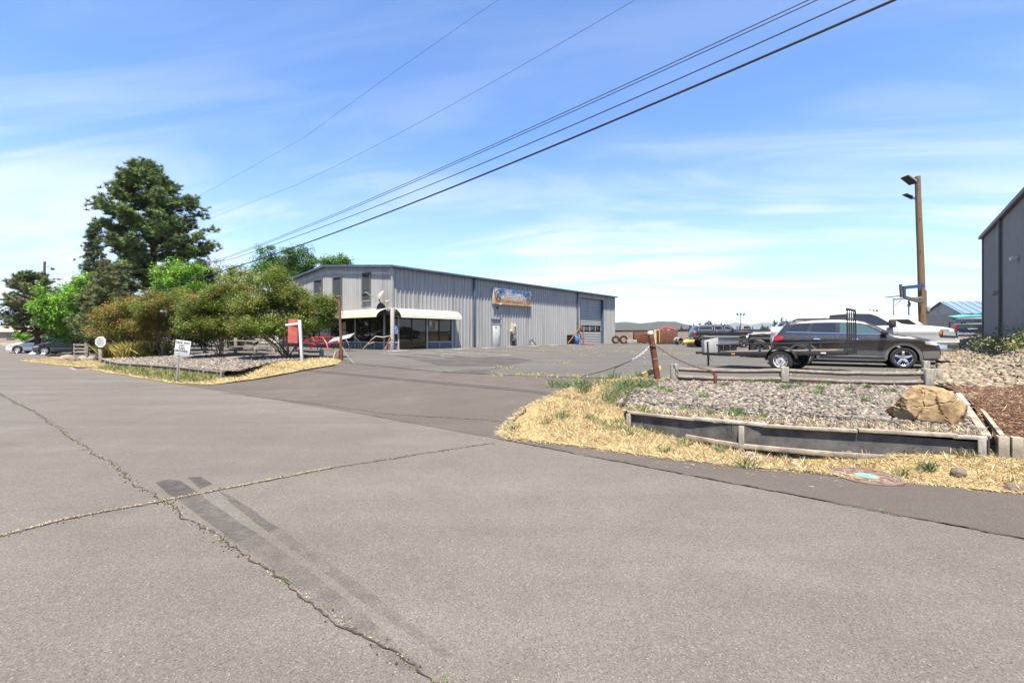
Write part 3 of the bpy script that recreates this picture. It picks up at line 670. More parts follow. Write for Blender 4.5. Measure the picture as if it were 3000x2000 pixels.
for cx_, s_ in ((-2.35, 1), (2.45, 1)):      # the round off-road emblems at both ends
    m = MB(); m.tube([(cx_+.42*math.cos(a), -.19, .05+.55*math.sin(a)) for a in np.linspace(0, 2*math.pi, 25)], .022, 5); m.build('emblem_ring', M_BLACKINK, bn)
    m = MB(); m.box((cx_, -.19, -.02), (.45, .01, .22)); m.cyl((cx_-.2, -.195, -.2), (cx_-.2, -.185, -.2), .14); m.cyl((cx_+.2, -.195, -.2), (cx_+.2, -.185, -.2), .14); m.box((cx_-.03, -.19, .18), (.25, .01, .16))
    m.build('emblem_buggy', M_GREYPLASTIC, bn)
lamp = thing('wall_lamp', 'small gooseneck lamp on the wall just under the banner', 'lamp', onb(12.2, -.05, 3.85), BROT)
MB().tube([(0, 0, 0), (.1, -.25, .28), (.3, -.35, .36)], .03, 6).build('gooseneck', M_GREYSTEEL, lamp)
MB().cyl((0, -.02, -.15), (0, -.02, .1), .14, .08).build('lamp_head', M_PLASTIC, lamp)
mt = thing('meter_box', 'beige electric meter box with conduit beside the white door', 'meter box', onb(14.45, -.2, 0), BROT)
MB().box((0, 0, 1.75), (.55, .34, 1.15)).build('cabinet', M_BEIGE, mt, bevel=.02)
MB().box((.02, 0, .86), (.5, .30, .58)).build('lower_cabinet', M_CONC, mt, bevel=.02)
MB().cyl((.12, -.16, 2.05), (.12, -.30, 2.05), .13).build('meter', M_LAMP, mt)
MB().cyl((-.4, -.02, 1.55), (-.4, -.3, 1.55), .16).build('meter', M_LAMP, mt)
for x in (-.18, 0, .2): MB().cyl((x, .02, 0), (x, .02, .6), .06).build('conduit', M_RUSTPOLE, mt)
MB().box((.42, .05, 1.5), (.22, .2, .3)).build('side_box', M_BEIGE, mt, bevel=.01)
# satellite dish above the awning corner
dsh = thing('satellite_dish', 'grey satellite dish on a bent mast above the awning corner', 'satellite dish', onb(-.55, .75, 3.1), BROT)
m = MB(); k = 8; prof = [(0.0, 0.0)]+[(.52*i/k, -.14*(i/k)**2) for i in range(1, k+1)]
m.lathe(prof, 28); dd = m.build('reflector', M_CONC, dsh, smooth=True); dd.location = (-.25, 0, 1.15); dd.rotation_euler = (R(35), R(-20), R(60))
MB().tube([(0, 0, 0), (0, 0, .5), (-.15, 0, .8), (-.22, 0, 1.1)], .04, 8).build('mast', M_RUSTPOLE, dsh)
MB().tube([(-.22, 0, .95), (-.75, .3, 1.1), (-1.0, .55, 1.35)], .025, 6).build('feed_arm', M_GREYSTEEL, dsh)
MB().tube([(.02, 0, .5), (.5, -.3, .75)], .02, 6).build('strut', M_GREYSTEEL, dsh)
MB().prism([(-.3, -.25, 0), (.3, -.25, 0), (.25, -.2, .35), (.05, -.1, .55), (-.2, -.2, .3)], (0, .4, 0)).build('base', M_PLASTIC, dsh)
# blue parking sign and papers behind the glass
hs = thing('accessible_parking_sign', 'blue accessible parking sign on the storefront corner', 'sign', onb(.28, -.16, 1.55), BROT)
MB().box((0, 0, 0), (.40, .02, .66)).build('plate', M_SIGNBLUE, hs, bevel=.006)
w = MB(); w.cyl((-.01, -.014, .25), (-.01, -.02, .25), .032, n=10)
w.bar((-.02, -.016, .21), (0, -.016, .10), .012, .04); w.bar((0, -.016, .11), (.09, -.016, .10), .012, .03); w.bar((.09, -.016, .10), (.12, -.016, .01), .012, .03); w.bar((0, -.016, .16), (.08, -.016, .16), .012, .025)
w.tube([(-.03+.11*math.cos(a), -.016, .06+.11*math.sin(a)) for a in np.linspace(R(110), R(370), 14)], .014, 5); w.build('wheelchair_symbol', M_WHITE, hs)
for i in range(3): MB().box((0, -.014, -.10-.07*i), (.26-.04*i, .006, .035)).build('small_print', M_WHITE, hs)
b = MB()
for x, z, l, h in ((0, .315, .38, .012), (0, -.315, .38, .012), (-.19, 0, .012, .63), (.19, 0, .012, .63)): b.box((x, -.014, z), (l, .006, h))
b.build('border', M_WHITE, hs)
for lab, y, x, z, w_, h_, mt_ in (('white notice taped to the glass beside the right awning post', -.06, 3.75, 2.15, .32, .42, M_WHITE), ('tan poster inside the right storefront glass', -.03, 4.4, 1.95, .38, .7, M_TAN)):
    o = MB().box((0, 0, 0), (w_, .008, h_)).build('notice', mt_); o.location = onb(x, y, z); o.rotation_euler = (0, 0, BROT); tag(o, lab, 'notice')
for lab, y, z in (('upper tan poster on the dark glass under the left awning', 7.0, 1.95), ('lower tan poster on the dark glass under the left awning', 7.0, 1.25)):
    o = MB().box((0, 0, 0), (.008, .62, .62)).build('notice', M_TAN); o.location = onb(-.03, y, z); o.rotation_euler = (0, 0, BROT); tag(o, lab, 'notice')
# ------------------------------------------------------------------ grey building on the right edge
RC = Vector((30.07, 29.0, 0)); rb = thing('grey_metal_building', 'tall dark grey ribbed metal building at the right edge', 'building', (RC.x, RC.y, 0), math.atan2(-.770, -.638))
# local x runs towards the camera along the wall, local y to the right; the wall faces -y
RE = 7.95
for a, b in segs(0, 20, 1.0): panel('wall_panel', a, b, .9, RE-.05, 'x', rb, pitch=.25, h=.025, mat=M_SIDINGDARK)
MB().box((10, 10, 4.4), (20, .2, 6.9)).build('rear_wall', M_SIDINGDARK, rb)
for x in (0.06, 19.94): MB().prism([(x, .05, .9), (x, 10, .9), (x, 10, RE-.05), (x, 5, RE+1.1), (x, .05, RE-.05)], (.05, 0, 0)).build('end_wall', M_SIDINGDARK, rb)
MB().prism([(-.3, -.16, RE-.03), (-.3, 5, RE+1.2), (-.3, 10.3, RE-.03), (-.3, 10.3, RE+.05), (-.3, 5, RE+1.28), (-.3, -.16, RE+.05)], (20.6, 0, 0)).build('roof', M_GREYPLASTIC, rb)
MB().box((10, -.14, RE-.06), (20.7, .16, .2)).build('gutter', M_GREYPLASTIC, rb, bevel=.02)
MB().box((6.2, -.11, 4.4), (.15, .12, 6.9)).build('downspout', M_GREYPLASTIC, rb, bevel=.015)
MB().box((0, -.03, 4.4), (.16, .12, 7.0)).build('corner_trim', M_GREYPLASTIC, rb)
MB().box((5.8, -.2, 3.92), (.5, .26, .2)).build('wall_light', M_CONC, rb, bevel=.02)
MB().box((10.3, -.18, 5.2), (.28, .26, .2)).build('camera_housing', M_WHITE, rb, bevel=.03)
# shed with the blue roof beyond the wall
sc = A(2790, 985, 56.0)
sh = thing('blue_roof_shed', 'small grey shed with a pale blue metal roof beyond the trucks', 'shed', (sc.x+1.3, 56, .5), R(-8))
MB().box((4.2, 3.2, 1.9), (8.4, 6, 3.8)).build('wall', M_SIDINGDARK, sh)
MB().prism([(-.02, .2, 3.8), (-.02, 6.2, 3.8), (-.02, 3.2, 5.3)], (8.4, 0, 0)).build('gable', M_SIDING, sh)
rf = MB()
for s_ in (0, 1):
    y0 = -.15 if s_ == 0 else 6.55
    rf.prism([(-.3, y0, 3.72), (-.3, 3.2, 5.42), (-.3, 3.2, 5.5), (-.3, y0, 3.82)], (9.2, 0, 0))
rf.build('roof', M('pale_blue_roof', (.22, .32, .46), .4, metal=.2, var=.08, scale=2), sh)
for i in range(10): MB().bar((i*.95, -.17, 3.84), (i*.95, 3.2, 5.53), .05, .05).build('roof_seam', M_ROOFBLUE, sh)
MB().box((1.4, .17, 1.1), (.9, .08, 2.1)).build('door', M_WHITE, sh)
# low house roofs far left and low dark buildings at the foot of the hill
hz0 = A(20, 984, 95); hs_ = thing('low_house', 'low tan house with a pale roof at the far left edge', 'house', (hz0.x-6, 95, -.1), R(8))
MB().box((8, 3, 1.2), (22, 6, 2.4)).build('wall', M_STUCCO, hs_)
MB().prism([(-3.5, -.5, 2.4), (-3.5, 6.5, 2.4), (-3.5, 3, 3.7)], (23, 0, 0)).build('roof', M('tan_roof', (.42, .36, .27), .9, var=.15), hs_)
MB().box((6, -.03, 1.3), (1.6, .06, 1.0)).build('window', M_WINDOW, hs_)
for i, (px, py, d_, w_, h_, lab) in enumerate(((1985, 968, 150, 7, 3.6, 'left one of two low dark-roofed sheds behind the wall'), (2030, 966, 140, 6, 4.0, 'right one of two low dark-roofed sheds behind the wall'))):
    p = A(px, py, d_); o = thing('low_shed', lab, 'shed', (p.x, p.y, -1.5), 0)
    MB().box((0, 0, 2.6), (w_, 5, h_)).build('wall', M_SIDINGDARK, o)
    MB().box((0, -.2, 2.6+h_/2+.15), (w_+1.2, 6.4, .3)).build('roof', M_PLASTIC, o)
    MB().box((.5, -2.55, 2.4), (w_*.5, .1, 2.0)).build('door', M_SIDING, o)
# ------------------------------------------------------------------ vehicles: x forward, y left, z up, origin on the ground
def polydist(x, z, pl):
    d = np.full(len(x), 9.0)
    for (x0, z0), (x1, z1) in zip(pl[:-1], pl[1:]):
        dx, dz = x1-x0, z1-z0; L2 = dx*dx+dz*dz+1e-9; t = np.clip(((x-x0)*dx+(z-z0)*dz)/L2, 0, 1)
        d = np.minimum(d, np.hypot(x-x0-t*dx, z-z0-t*dz))
    return d
def resample(pl, step):
    o = [pl[0]]
    for a, b in zip(pl[:-1], pl[1:]):
        k = max(1, int(math.hypot(b[0]-a[0], b[1]-a[1])/step+.5))
        for j in range(1, k+1): o.append((a[0]+(b[0]-a[0])*j/k, a[1]+(b[1]-a[1])*j/k))
    return o
def smoothpl(pl, it=2):
    for _ in range(it):
        q = [pl[0]]
        for a, b in zip(pl[:-1], pl[1:]):
            q += [(a[0]*.75+b[0]*.25, a[1]*.75+b[1]*.25), (a[0]*.25+b[0]*.75, a[1]*.25+b[1]*.75)]
        q.append(pl[-1]); pl = q
    return pl
class Car:
    """top: outline from rear bottom over the roof to front bottom (x,z); wheels: arch centres/radius; hw half width"""
    def __init__(s, root, top, wheels, wr, arch, hw, belt, sill, tumble=.16, edge=.10, nose=.25, tail=.16, crown=.02, soft=1, endtaper=.10):
        s.root = root; s.hw = hw; s.belt = belt; s.tumble = tumble; s.edge = edge; s.endtaper = endtaper
        s.top = resample(smoothpl(top, soft) if soft else top, .07); s.x0 = min(p[0] for p in s.top); s.x1 = max(p[0] for p in s.top)
        s.nose, s.tail, s.crown, s.sill, s.wr = nose, tail, crown, sill, wr
        bot = []                          # front to rear along the bottom with the arches
        for cx_ in sorted(wheels, reverse=True):
            bot.append((cx_+arch, sill))
            for i in range(1, 16):
                a = math.pi*i/16; bot.append((cx_+arch*math.cos(a), sill+max(0, (wr+(arch-wr)*.95)*math.sin(a)+wr-sill)*min(1, math.sin(a)*3)))
            bot.append((cx_-arch, sill))
        s.bot = bot
    def Wd(s, x, z):
        x = np.asarray(x, float); z = np.asarray(z, float)
        w = np.full(x.shape, s.hw)
        w = w+.030*np.exp(-((z-s.belt+.03)/.09)**2)-.022*np.exp(-((z-s.belt*.62)/.16)**2)-s.tumble*np.clip(z-s.belt, 0, None)*1.0-.05*np.clip((s.belt-z)/s.belt, 0, 1)**2
        Ln = s.x1-s.x0; f = np.clip((x-(s.x1-.9))/.9, 0, 1); r = np.clip(((s.x0+.7)-x)/.7, 0, 1)
        w = w-s.endtaper*f**2-s.endtaper*.6*r**2
        d = polydist(x, z, s.top); e = np.clip(1-d/s.edge, 0, 1)
        return w-s.edge*.55*(1-np.sqrt(np.clip(1-e*e, 0, 1)))
    def body(s, mat, under):
        loop = s.top+resample([s.top[-1]]+s.bot+[s.top[0]], .06)[1:-1]; n = len(loop)
        gx, gz_ = np.meshgrid(np.arange(s.x0, s.x1, .075), np.arange(0, max(p[1] for p in s.top), .065))
        q = np.stack([gx.ravel(), gz_.ravel()], 1); q = q[inpoly(q[:, 0], q[:, 1], loop)]
        q = q[polydist(q[:, 0], q[:, 1], loop+[loop[0]]) > .022]
        res = delaunay_2d_cdt([Vector(p) for p in loop]+[Vector(p) for p in q], [], [list(range(n))], 1, 1e-6)
        xy = np.array([(p.x, p.y) for p in res[0]]); w = s.Wd(xy[:, 0], xy[:, 1]); m = MB()
        for sg in (-1, 1):
            m.add([(a, sg*c, b) for (a, b), c in zip(xy, w)], [tuple(f) for f in res[2]])
        def strip(pl, mm, crown, k=9):
            xs = np.array([p[0] for p in pl]); zs = np.array([p[1] for p in pl]); w = s.Wd(xs, zs); vs = []
            for i in range(len(pl)):
                for j in range(k):
                    t = -1+2*j/(k-1); c = 1-t*t
                    f = np.clip((xs[i]-(s.x1-.6))/.6, 0, 1); r = np.clip((s.x0+.4-xs[i])/.4, 0, 1)
                    vs.append((xs[i]+(s.nose*f-s.tail*r)*c*.35, t*w[i], zs[i]+crown*c))
            mm.add(vs, [(i*k+j, i*k+j+1, (i+1)*k+j+1, (i+1)*k+j) for i in range(len(pl)-1) for j in range(k-1)])
        strip(s.top, m, s.crown)
        b = m.build('body', mat, s.root, smooth=True, sharp=50)
        u = MB(); strip(resample([s.top[-1]]+s.bot+[s.top[0]], .06), u, 0, 3); u.build('underbody', under, s.root)
        return b
    def patch(s, name, poly, mat, off=.006, both=True, parent=None, thick=0, step=.09, side=-1):
        pl = resample(poly+[poly[0]], step)[:-1]; n = len(pl)
        a = np.array(pl); gx, gz_ = np.meshgrid(np.arange(a[:, 0].min(), a[:, 0].max(), step), np.arange(a[:, 1].min(), a[:, 1].max(), step))
        q = np.stack([gx.ravel(), gz_.ravel()], 1); q = q[inpoly(q[:, 0], q[:, 1], pl)] if len(q) else q
        if len(q): q = q[polydist(q[:, 0], q[:, 1], pl+[pl[0]]) > .02]
        res = delaunay_2d_cdt([Vector(p) for p in pl]+[Vector(p) for p in q], [], [list(range(n))], 1, 1e-6)
        xy = np.array([(p.x, p.y) for p in res[0]]); w = s.Wd(xy[:, 0], xy[:, 1])+off; o = None
        for sg in ((-1, 1) if both else (side,)):
            m = MB(); nv = len(xy); fs = [tuple(f) for f in res[2]]
            if sg < 0: fs = [f[::-1] for f in fs]
            m.add([(p[0], sg*c, p[1]) for p, c in zip(xy, w)], fs)
            for i in range(n):            # a lip back to the body
                j = (i+1) % n; k0 = len(m.v)
                m.v += [(pl[i][0], sg*(w[i]-off-.01), pl[i][1]), (pl[j][0], sg*(w[j]-off-.01), pl[j][1])]; m.f.append((i, j, k0+1, k0))
            me = m.build(name, mat, parent or s.root, smooth=True, sharp=30); o = o or me
        return o
    def line(s, name, pl, w, mat, off=.003, both=True):
        pl = resample(pl, .1); poly = []
        def nrm(i):
            a, b = pl[max(i-1, 0)], pl[min(i+1, len(pl)-1)]; L_ = math.hypot(b[0]-a[0], b[1]-a[1])+1e-9; return (-(b[1]-a[1])/L_*w/2, (b[0]-a[0])/L_*w/2)
        for sg in ((-1, 1) if both else (-1,)):
            m = MB(); vs = []
            for i, p in enumerate(pl):
                d = nrm(i)
                for k in (-1, 1):
                    x, z = p[0]+k*d[0], p[1]+k*d[1]; vs.append((x, sg*(float(s.Wd(np.array([x]), np.array([z]))[0])+off), z))
            m.add(vs, [(2*i, 2*i+1, 2*i+3, 2*i+2) for i in range(len(pl)-1)]); m.build(name, mat, s.root)
    def band(s, name, i0, i1, mat, inset=.08, off=.006, k=9):
        """glass or grille across the car between two outline points (front or rear)"""
        pl = [p for p in s.top if (i0[0]-1e-6 <= p[0] <= i1[0]+1e-6) and min(i0[1], i1[1])-1e-6 <= p[1] <= max(i0[1], i1[1])+1e-6]
        m = MB(); vs = []; nn = Vector((i1[1]-i0[1], 0, -(i1[0]-i0[0]))).normalized()
        if nn.z < 0: nn = -nn
        for p in pl:
            w = float(s.Wd(np.array([p[0]]), np.array([p[1]]))[0])-inset
            for j in range(k):
                t = -1+2*j/(k-1); c = 1-t*t
                f = np.clip((p[0]-(s.x1-.6))/.6, 0, 1); r = np.clip((s.x0+.4-p[0])/.4, 0, 1)
                vs.append((p[0]+(s.nose*f-s.tail*r)*c*.35+nn.x*off, t*w, p[1]+s.crown*c+nn.z*off))
        m.add(vs, [(i*k+j, i*k+j+1, (i+1)*k+j+1, (i+1)*k+j) for i in range(len(pl)-1) for j in range(k-1)])
        return m.build(name, mat, s.root, smooth=True)
def wheel(parent, x, y, r, w, rimr, rmat, spokes=5, style='spoke', side=-1):
    e = sub('wheel', parent, (x, y, r), (0, 0, 0 if side < 0 else math.pi))
    h = w/2
    MB().lathe([(rimr, h*.75), (rimr+.01, h*.9), (r*.86, h), (r*.965, h*.86), (r, h*.55), (r, -h*.55), (r*.965, -h*.86), (r*.86, -h), (rimr+.01, -h*.9), (rimr, -h*.75)], 36).build('tyre', M_TYRE, e, smooth=True, sharp=35)
    m = MB(); m.lathe([(rimr, h*.7), (rimr*.93, h*.5), (rimr*.93, -h*.5), (rimr, -h*.78), (rimr*.99, -h*.84), (rimr*.93, -h*.74), (rimr*.90, -h*.3)], 36); m.build('rim', rmat, e, smooth=True, sharp=35)
    d = MB(); d.lathe([(0.001, -h*.15), (rimr*.92, -h*.15)], 24); d.build('brake_disc', M_PLASTIC, e)
    s = MB()
    if style == 'spoke':
        for i in range(spokes):
            a = 2*math.pi*i/spokes+.3; ca, sa = math.cos(a), math.sin(a)
            def pt(rr, tt, yy): return (rr*ca-tt*sa, yy, rr*sa+tt*ca)
            w0, w1 = rimr*.20, rimr*.13
            vs = [pt(rimr*.1, -w0, -h*.60), pt(rimr*.1, w0, -h*.60), pt(rimr*.95, w1, -h*.72), pt(rimr*.95, -w1, -h*.72),
                  pt(rimr*.1, -w0, -h*.35), pt(rimr*.1, w0, -h*.35), pt(rimr*.95, w1, -h*.4), pt(rimr*.95, -w1, -h*.4)]
            s.add(vs, [(0, 1, 2, 3), (4, 7, 6, 5), (0, 4, 5, 1), (1, 5, 6, 2), (2, 6, 7, 3), (3, 7, 4, 0)])
        s.build('spokes', rmat, e, bevel=.006)
    else:                                  # pressed steel disc with holes suggested by raised segments
        s.lathe([(0.001, -h*.55), (rimr*.32, -h*.60), (rimr*.45, -h*.42), (rimr*.70, -h*.50), (rimr*.78, -h*.35), (rimr*.93, -h*.35)], 32)
        s.build('wheel_disc', rmat, e, smooth=True, sharp=30)
        hl = MB()
        for i in range(spokes):
            a = 2*math.pi*i/spokes; hl.cyl((rimr*.76*math.cos(a), -h*.30, rimr*.76*math.sin(a)), (rimr*.76*math.cos(a), -h*.53, rimr*.76*math.sin(a)), rimr*.115, n=8)
        hl.build('vent_holes', M_PLASTIC, e)
    MB().cyl((0, -h*.5, 0), (0, -h*.72, 0), rimr*.17, rimr*.13, 12).build('hub_cap', M_CHROME if style == 'spoke' else M_GREYPLASTIC, e)
    return e
# --- graphite SUV -----------------------------------------------------------
a_ = R(-30); fw = P(2645, 1079.5, LOT); fd = Vector((math.cos(a_), math.sin(a_), 0)); ft = Vector((-math.sin(a_), math.cos(a_), 0))
suv = thing('parked_suv', 'dark graphite seven-seat SUV with chrome five-spoke wheels behind the trailer', 'SUV', fw-fd*1.445+ft*.80, a_)
top = [(-2.38, .42), (-2.44, .62), (-2.42, .92), (-2.33, 1.10), (-2.22, 1.24), (-1.98, 1.58), (-1.84, 1.645), (-1.2, 1.70), (-.4, 1.71), (.2, 1.68), (.48, 1.61), (.85, 1.40), (1.18, 1.20), (1.30, 1.155), (1.75, 1.10), (2.10, 1.01), (2.32, .88), (2.43, .70), (2.45, .50), (2.36, .30)]
c = Car(suv, top, (-1.445, 1.445), .365, .43, .915, 1.02, .27, tumble=.22, edge=.12)
c.body(M_PGREY, M_PLASTIC)
c.patch('window', [(-1.95, 1.29), (-1.74, 1.53), (-1.20, 1.585), (-1.33, 1.27)], M_CARGLASS)
c.patch('window', [(-1.20, 1.265), (-1.10, 1.59), (-.44, 1.605), (-.44, 1.235)], M_CARGLASS)
c.patch('window', [(-.32, 1.23), (-.32, 1.605), (.12, 1.585), (.40, 1.50), (.88, 1.195)], M_CARGLASS2)
c.line('window_trim', [(-1.97, 1.265), (-1.3, 1.245), (-.4, 1.215), (.92, 1.175)], .022, M_CHROME, .008)
c.line('door_seam', [(-1.28, 1.22), (-1.10, .95), (-1.02, .62), (-.95, .35)], .012, M_PLASTIC)
c.line('door_seam', [(-.38, 1.21), (-.40, .8), (-.38, .33)], .012, M_PLASTIC)
c.line('door_seam', [(.98, 1.14), (.99, .8), (.96, .36)], .012, M_PLASTIC)
c.line('lower_trim', [(-.95, .42), (.95, .40)], .03, M_CHROME, .012)
c.line('sill_moulding', [(-.98, .335), (.98, .32)], .10, M_PLASTIC, .012); c.line('sill_trim', [(-.98, .285), (.98, .27)], .022, M_CHROME, .016)
for x in (-1.445, 1.445):
    arc = [(x+.47*math.cos(t), .365+.47*math.sin(t)) for t in np.linspace(R(-8), R(188), 24)]
    c.line('arch_moulding', arc, .085, M_GREYPLASTIC, .016)
for x in (-1.02, .10): c.patch('door_handle', [(x-.1, .985), (x+.1, .985), (x+.1, 1.025), (x-.1, 1.03)], M_CHROME, .03)
c.patch('tail_light', [(-2.40, .98), (-2.36, 1.12), (-2.05, 1.10), (-2.12, .98), (-2.28, .86)], M_REDLENS, .012)
c.patch('headlight', [(1.98, .95), (2.02, .84), (2.34, .80), (2.37, .86), (2.2, .945)], M_LAMP, .01)
c.patch('bumper_trim', [(1.98, .36), (1.94, .60), (2.40, .62), (2.42, .36)], M_GREYPLASTIC, .008)
c.band('windscreen', (.5, 1.2), (1.18, 1.62), M_CARGLASS, .10); c.band('rear_window', (-2.25, 1.2), (-1.98, 1.58), M_CARGLASS, .12)
g = MB()
for i in range(4): g.tube([(2.44+.06*math.cos(t), .55*math.sin(t), .66+.06*i) for t in np.linspace(-1.2, 1.2, 9)], .014, 5)
g.build('grille', M_CHROME, suv)
for sg in (-1, 1):
    MB().tube([(-1.75, sg*.63, 1.69), (-1.6, sg*.64, 1.75), (.05, sg*.64, 1.745), (.25, sg*.63, 1.68)], .02, 6).build('roof_rail', M_PLASTIC, suv)
    mr_ = MB().box((.93, sg*1.02, 1.24), (.17, .20, .15)).build('mirror', M_PLASTIC, suv, bevel=.04)
    MB().bar((.93, sg*.86, 1.19), (.93, sg*.96, 1.21), .06, .05).build('mirror_arm', M_PLASTIC, mr_)
MB().tube([(-1.9, .1, 1.68), (-2.08, .1, 1.84)], .008, 5).build('antenna', M_PLASTIC, suv)
MB().box((-2.02, 0, 1.655), (.22, 1.15, .04)).build('spoiler', M_PGREY, suv, bevel=.015)
for x in (-1.445, 1.445):
    for sg in (-1, 1): wheel(suv, x, sg*.79, .365, .225, .255, M_CHROME, 5, side=sg)
# --- white pickup -----------------------------------------------------------
a_ = R(-31); fd = Vector((math.cos(a_), math.sin(a_), 0)); ft = Vector((-math.sin(a_), math.cos(a_), 0))
nose = A(2800, 985, 17.2); nose.z = LOT
ram = thing('white_pickup', 'white crew cab pickup truck with hood vents behind the graphite SUV', 'pickup truck', nose-fd*2.98+ft*.85+Vector((0, 0, .03)), a_); ram.scale = (1.04, 1.04, 1.05)
top = [(-2.98, .62), (-3.0, 1.05), (-2.98, 1.38), (-2.9, 1.42), (-1.22, 1.42), (-1.16, 1.44), (-1.10, 1.80), (-.98, 1.97), (-.6, 2.02), (.1, 2.03), (.55, 1.99), (.85, 1.84), (1.28, 1.52), (1.42, 1.46), (2.2, 1.40), (2.72, 1.32), (2.88, 1.22), (2.92, .95), (2.98, .80), (2.98, .55), (2.85, .48)]
c = Car(ram, top, (-1.85, 1.88), .42, .50, 1.0, 1.22, .48, tumble=.20, edge=.10, nose=.35, tail=.05, soft=1, endtaper=.08)
c.body(M_PWHITE, M_PLASTIC)
c.patch('window', [(-.98, 1.44), (-.90, 1.86), (-.30, 1.90), (-.30, 1.42)], M_CARGLASS)
c.patch('window', [(-.12, 1.42), (-.12, 1.90), (.40, 1.88), (.62, 1.78), (1.08, 1.44)], M_CARGLASS)
c.line('door_seam', [(-.21, 1.38), (-.21, .55)], .012, M_PLASTIC); c.line('door_seam', [(1.18, 1.40), (1.2, .95), (1.12, .55)], .012, M_PLASTIC); c.line('door_seam', [(-1.1, 1.42), (-1.1, .6)], .014, M_PLASTIC)
c.line('body_crease', [(-2.9, 1.10), (1.1, 1.10)], .02, M_PSILVER, .004)
for x in (-.75, .25): c.patch('door_handle', [(x-.12, 1.15), (x+.12, 1.15), (x+.12, 1.20), (x-.12, 1.20)], M_CHROME, .03)
c.patch('headlight_surround', [(2.40, .99), (2.40, 1.27), (2.86, 1.25), (2.905, .97)], M_PLASTIC, .008); c.patch('headlight', [(2.48, 1.05), (2.48, 1.22), (2.80, 1.20), (2.84, 1.03)], M_LAMP, .014); c.patch('side_marker', [(2.38, 1.10), (2.38, 1.22), (2.45, 1.23), (2.45, 1.07)], M_AMBER, .014)
c.patch('front_bumper', [(2.28, .50), (2.28, .80), (2.96, .80), (2.97, .50)], M_CHROME, .05); c.patch('bumper_opening', [(2.60, .58), (2.60, .72), (2.88, .72), (2.88, .58)], M_PLASTIC, .06)
c.band('windscreen', (.86, 1.52), (1.28, 1.84), M_CARGLASS, .10)
MB().box((2.90, 0, 1.08), (.14, 1.25, .36)).build('grille', M_PLASTIC, ram, bevel=.04)
for i in range(3): MB().box((2.985, 0, .98+i*.1), (.03, 1.2, .03)).build('grille_bar', M_CHROME, ram)
for sg in (-1, 1):
    mr_ = MB().box((1.02, sg*1.18, 1.50), (.20, .24, .30)).build('mirror', M_PLASTIC, ram, bevel=.05)
    MB().bar((1.02, sg*.98, 1.38), (1.02, sg*1.12, 1.42), .1, .08).build('mirror_arm', M_PLASTIC, mr_)
    MB().box((1.9, sg*.42, 1.445), (.5, .16, .03)).build('hood_vent', M_GREYPLASTIC, ram, bevel=.012)
    for x in (-1.85, 1.88): wheel(ram, x, sg*.86, .42, .28, .24, M_ALLOY, 8, side=sg)
for i in range(3): MB().box((.12, -.3+.3*i, 2.055), (.12, .1, .03)).build('clearance_light', M_AMBER, ram, bevel=.01)
# --- black lifted wagon -----------------------------------------------------
a_ = R(-6); p0 = P(2120, 1018, LOT)
sb = thing('black_wagon', 'lifted black old full-size wagon parked in front of the tan wall', 'SUV', (p0.x+.1, p0.y+.9, LOT), a_)
top = [(-2.62, .70), (-2.66, 1.0), (-2.62, 1.42), (-2.50, 1.52), (-2.33, 1.98), (-2.22, 2.06), (-1.0, 2.10), (.35, 2.09), (.55, 2.04), (1.02, 1.62), (1.10, 1.58), (2.45, 1.52), (2.62, 1.46), (2.66, 1.1), (2.76, 1.05), (2.78, .84), (2.6, .78)]
c = Car(sb, top, (-1.62, 1.68), .44, .54, .99, 1.38, .70, tumble=.20, edge=.08, nose=.12, tail=.05, soft=1, endtaper=.03)
c.body(M_PBLACK, M_PLASTIC)
for q in ([(-2.25, 1.60), (-2.12, 1.93), (-1.02, 1.97), (-.98, 1.60)], [(-.82, 1.60), (-.82, 1.97), (-.22, 1.97), (-.08, 1.80), (-.08, 1.60)], [(.08, 1.60), (.08, 1.92), (.2, 1.97), (.42, 1.96), (.88, 1.60)]):
    c.patch('window', q, M_CARGLASS); c.line('window_trim', q+[q[0]], .03, M_GREYSTEEL, .009)
c.line('body_trim', [(-2.6, 1.02), (-2.18, 1.02)], .05, M_CHROME, .01); c.line('body_trim', [(-1.06, 1.02), (1.1, 1.02)], .05, M_CHROME, .01)
for x in (-1.62, 1.68): c.line('arch_trim', [(x+.57*math.cos(t), .44+.10+.57*math.sin(t)) for t in np.linspace(R(10), R(170), 18)], .05, M_CHROME, .012)
for x in (-.9, .0): c.line('door_seam', [(x, 1.56), (x, .78)], .014, M_GREYPLASTIC)
for x in (-.72, .14): c.patch('door_handle', [(x, 1.46), (x+.22, 1.46), (x+.22, 1.50), (x, 1.50)], M_CHROME, .025)
c.patch('tail_light', [(-2.64, 1.06), (-2.63, 1.44), (-2.50, 1.48), (-2.46, 1.06)], M_REDLENS, .014)
c.patch('headlight', [(2.50, 1.16), (2.50, 1.42), (2.63, 1.42), (2.64, 1.16)], M_LAMP, .01)
c.band('windscreen', (.55, 1.60), (1.02, 2.04), M_CARGLASS2, .10)
MB().box((2.80, 0, .95), (.16, 1.95, .20)).build('front_bumper', M_CHROME, sb, bevel=.03); MB().box((-2.72, 0, .85), (.14, 1.9, .2)).build('rear_bumper', M_CHROME, sb, bevel=.03)
MB().box((2.70, 0, 1.28), (.04, 1.5, .36)).build('grille', M_GREYSTEEL, sb)
for sg in (-1, 1):
    MB().box((.72, sg*1.10, 1.66), (.12, .16, .22)).build('mirror', M_PLASTIC, sb, bevel=.02)
    for x in (-1.62, 1.68): wheel(sb, x, sg*.90, .44, .30, .24, M_ALLOY, 6, side=sg)
MB().box((0, 0, .62), (3.2, .9, .22)).build('chassis', M_PLASTIC, sb)
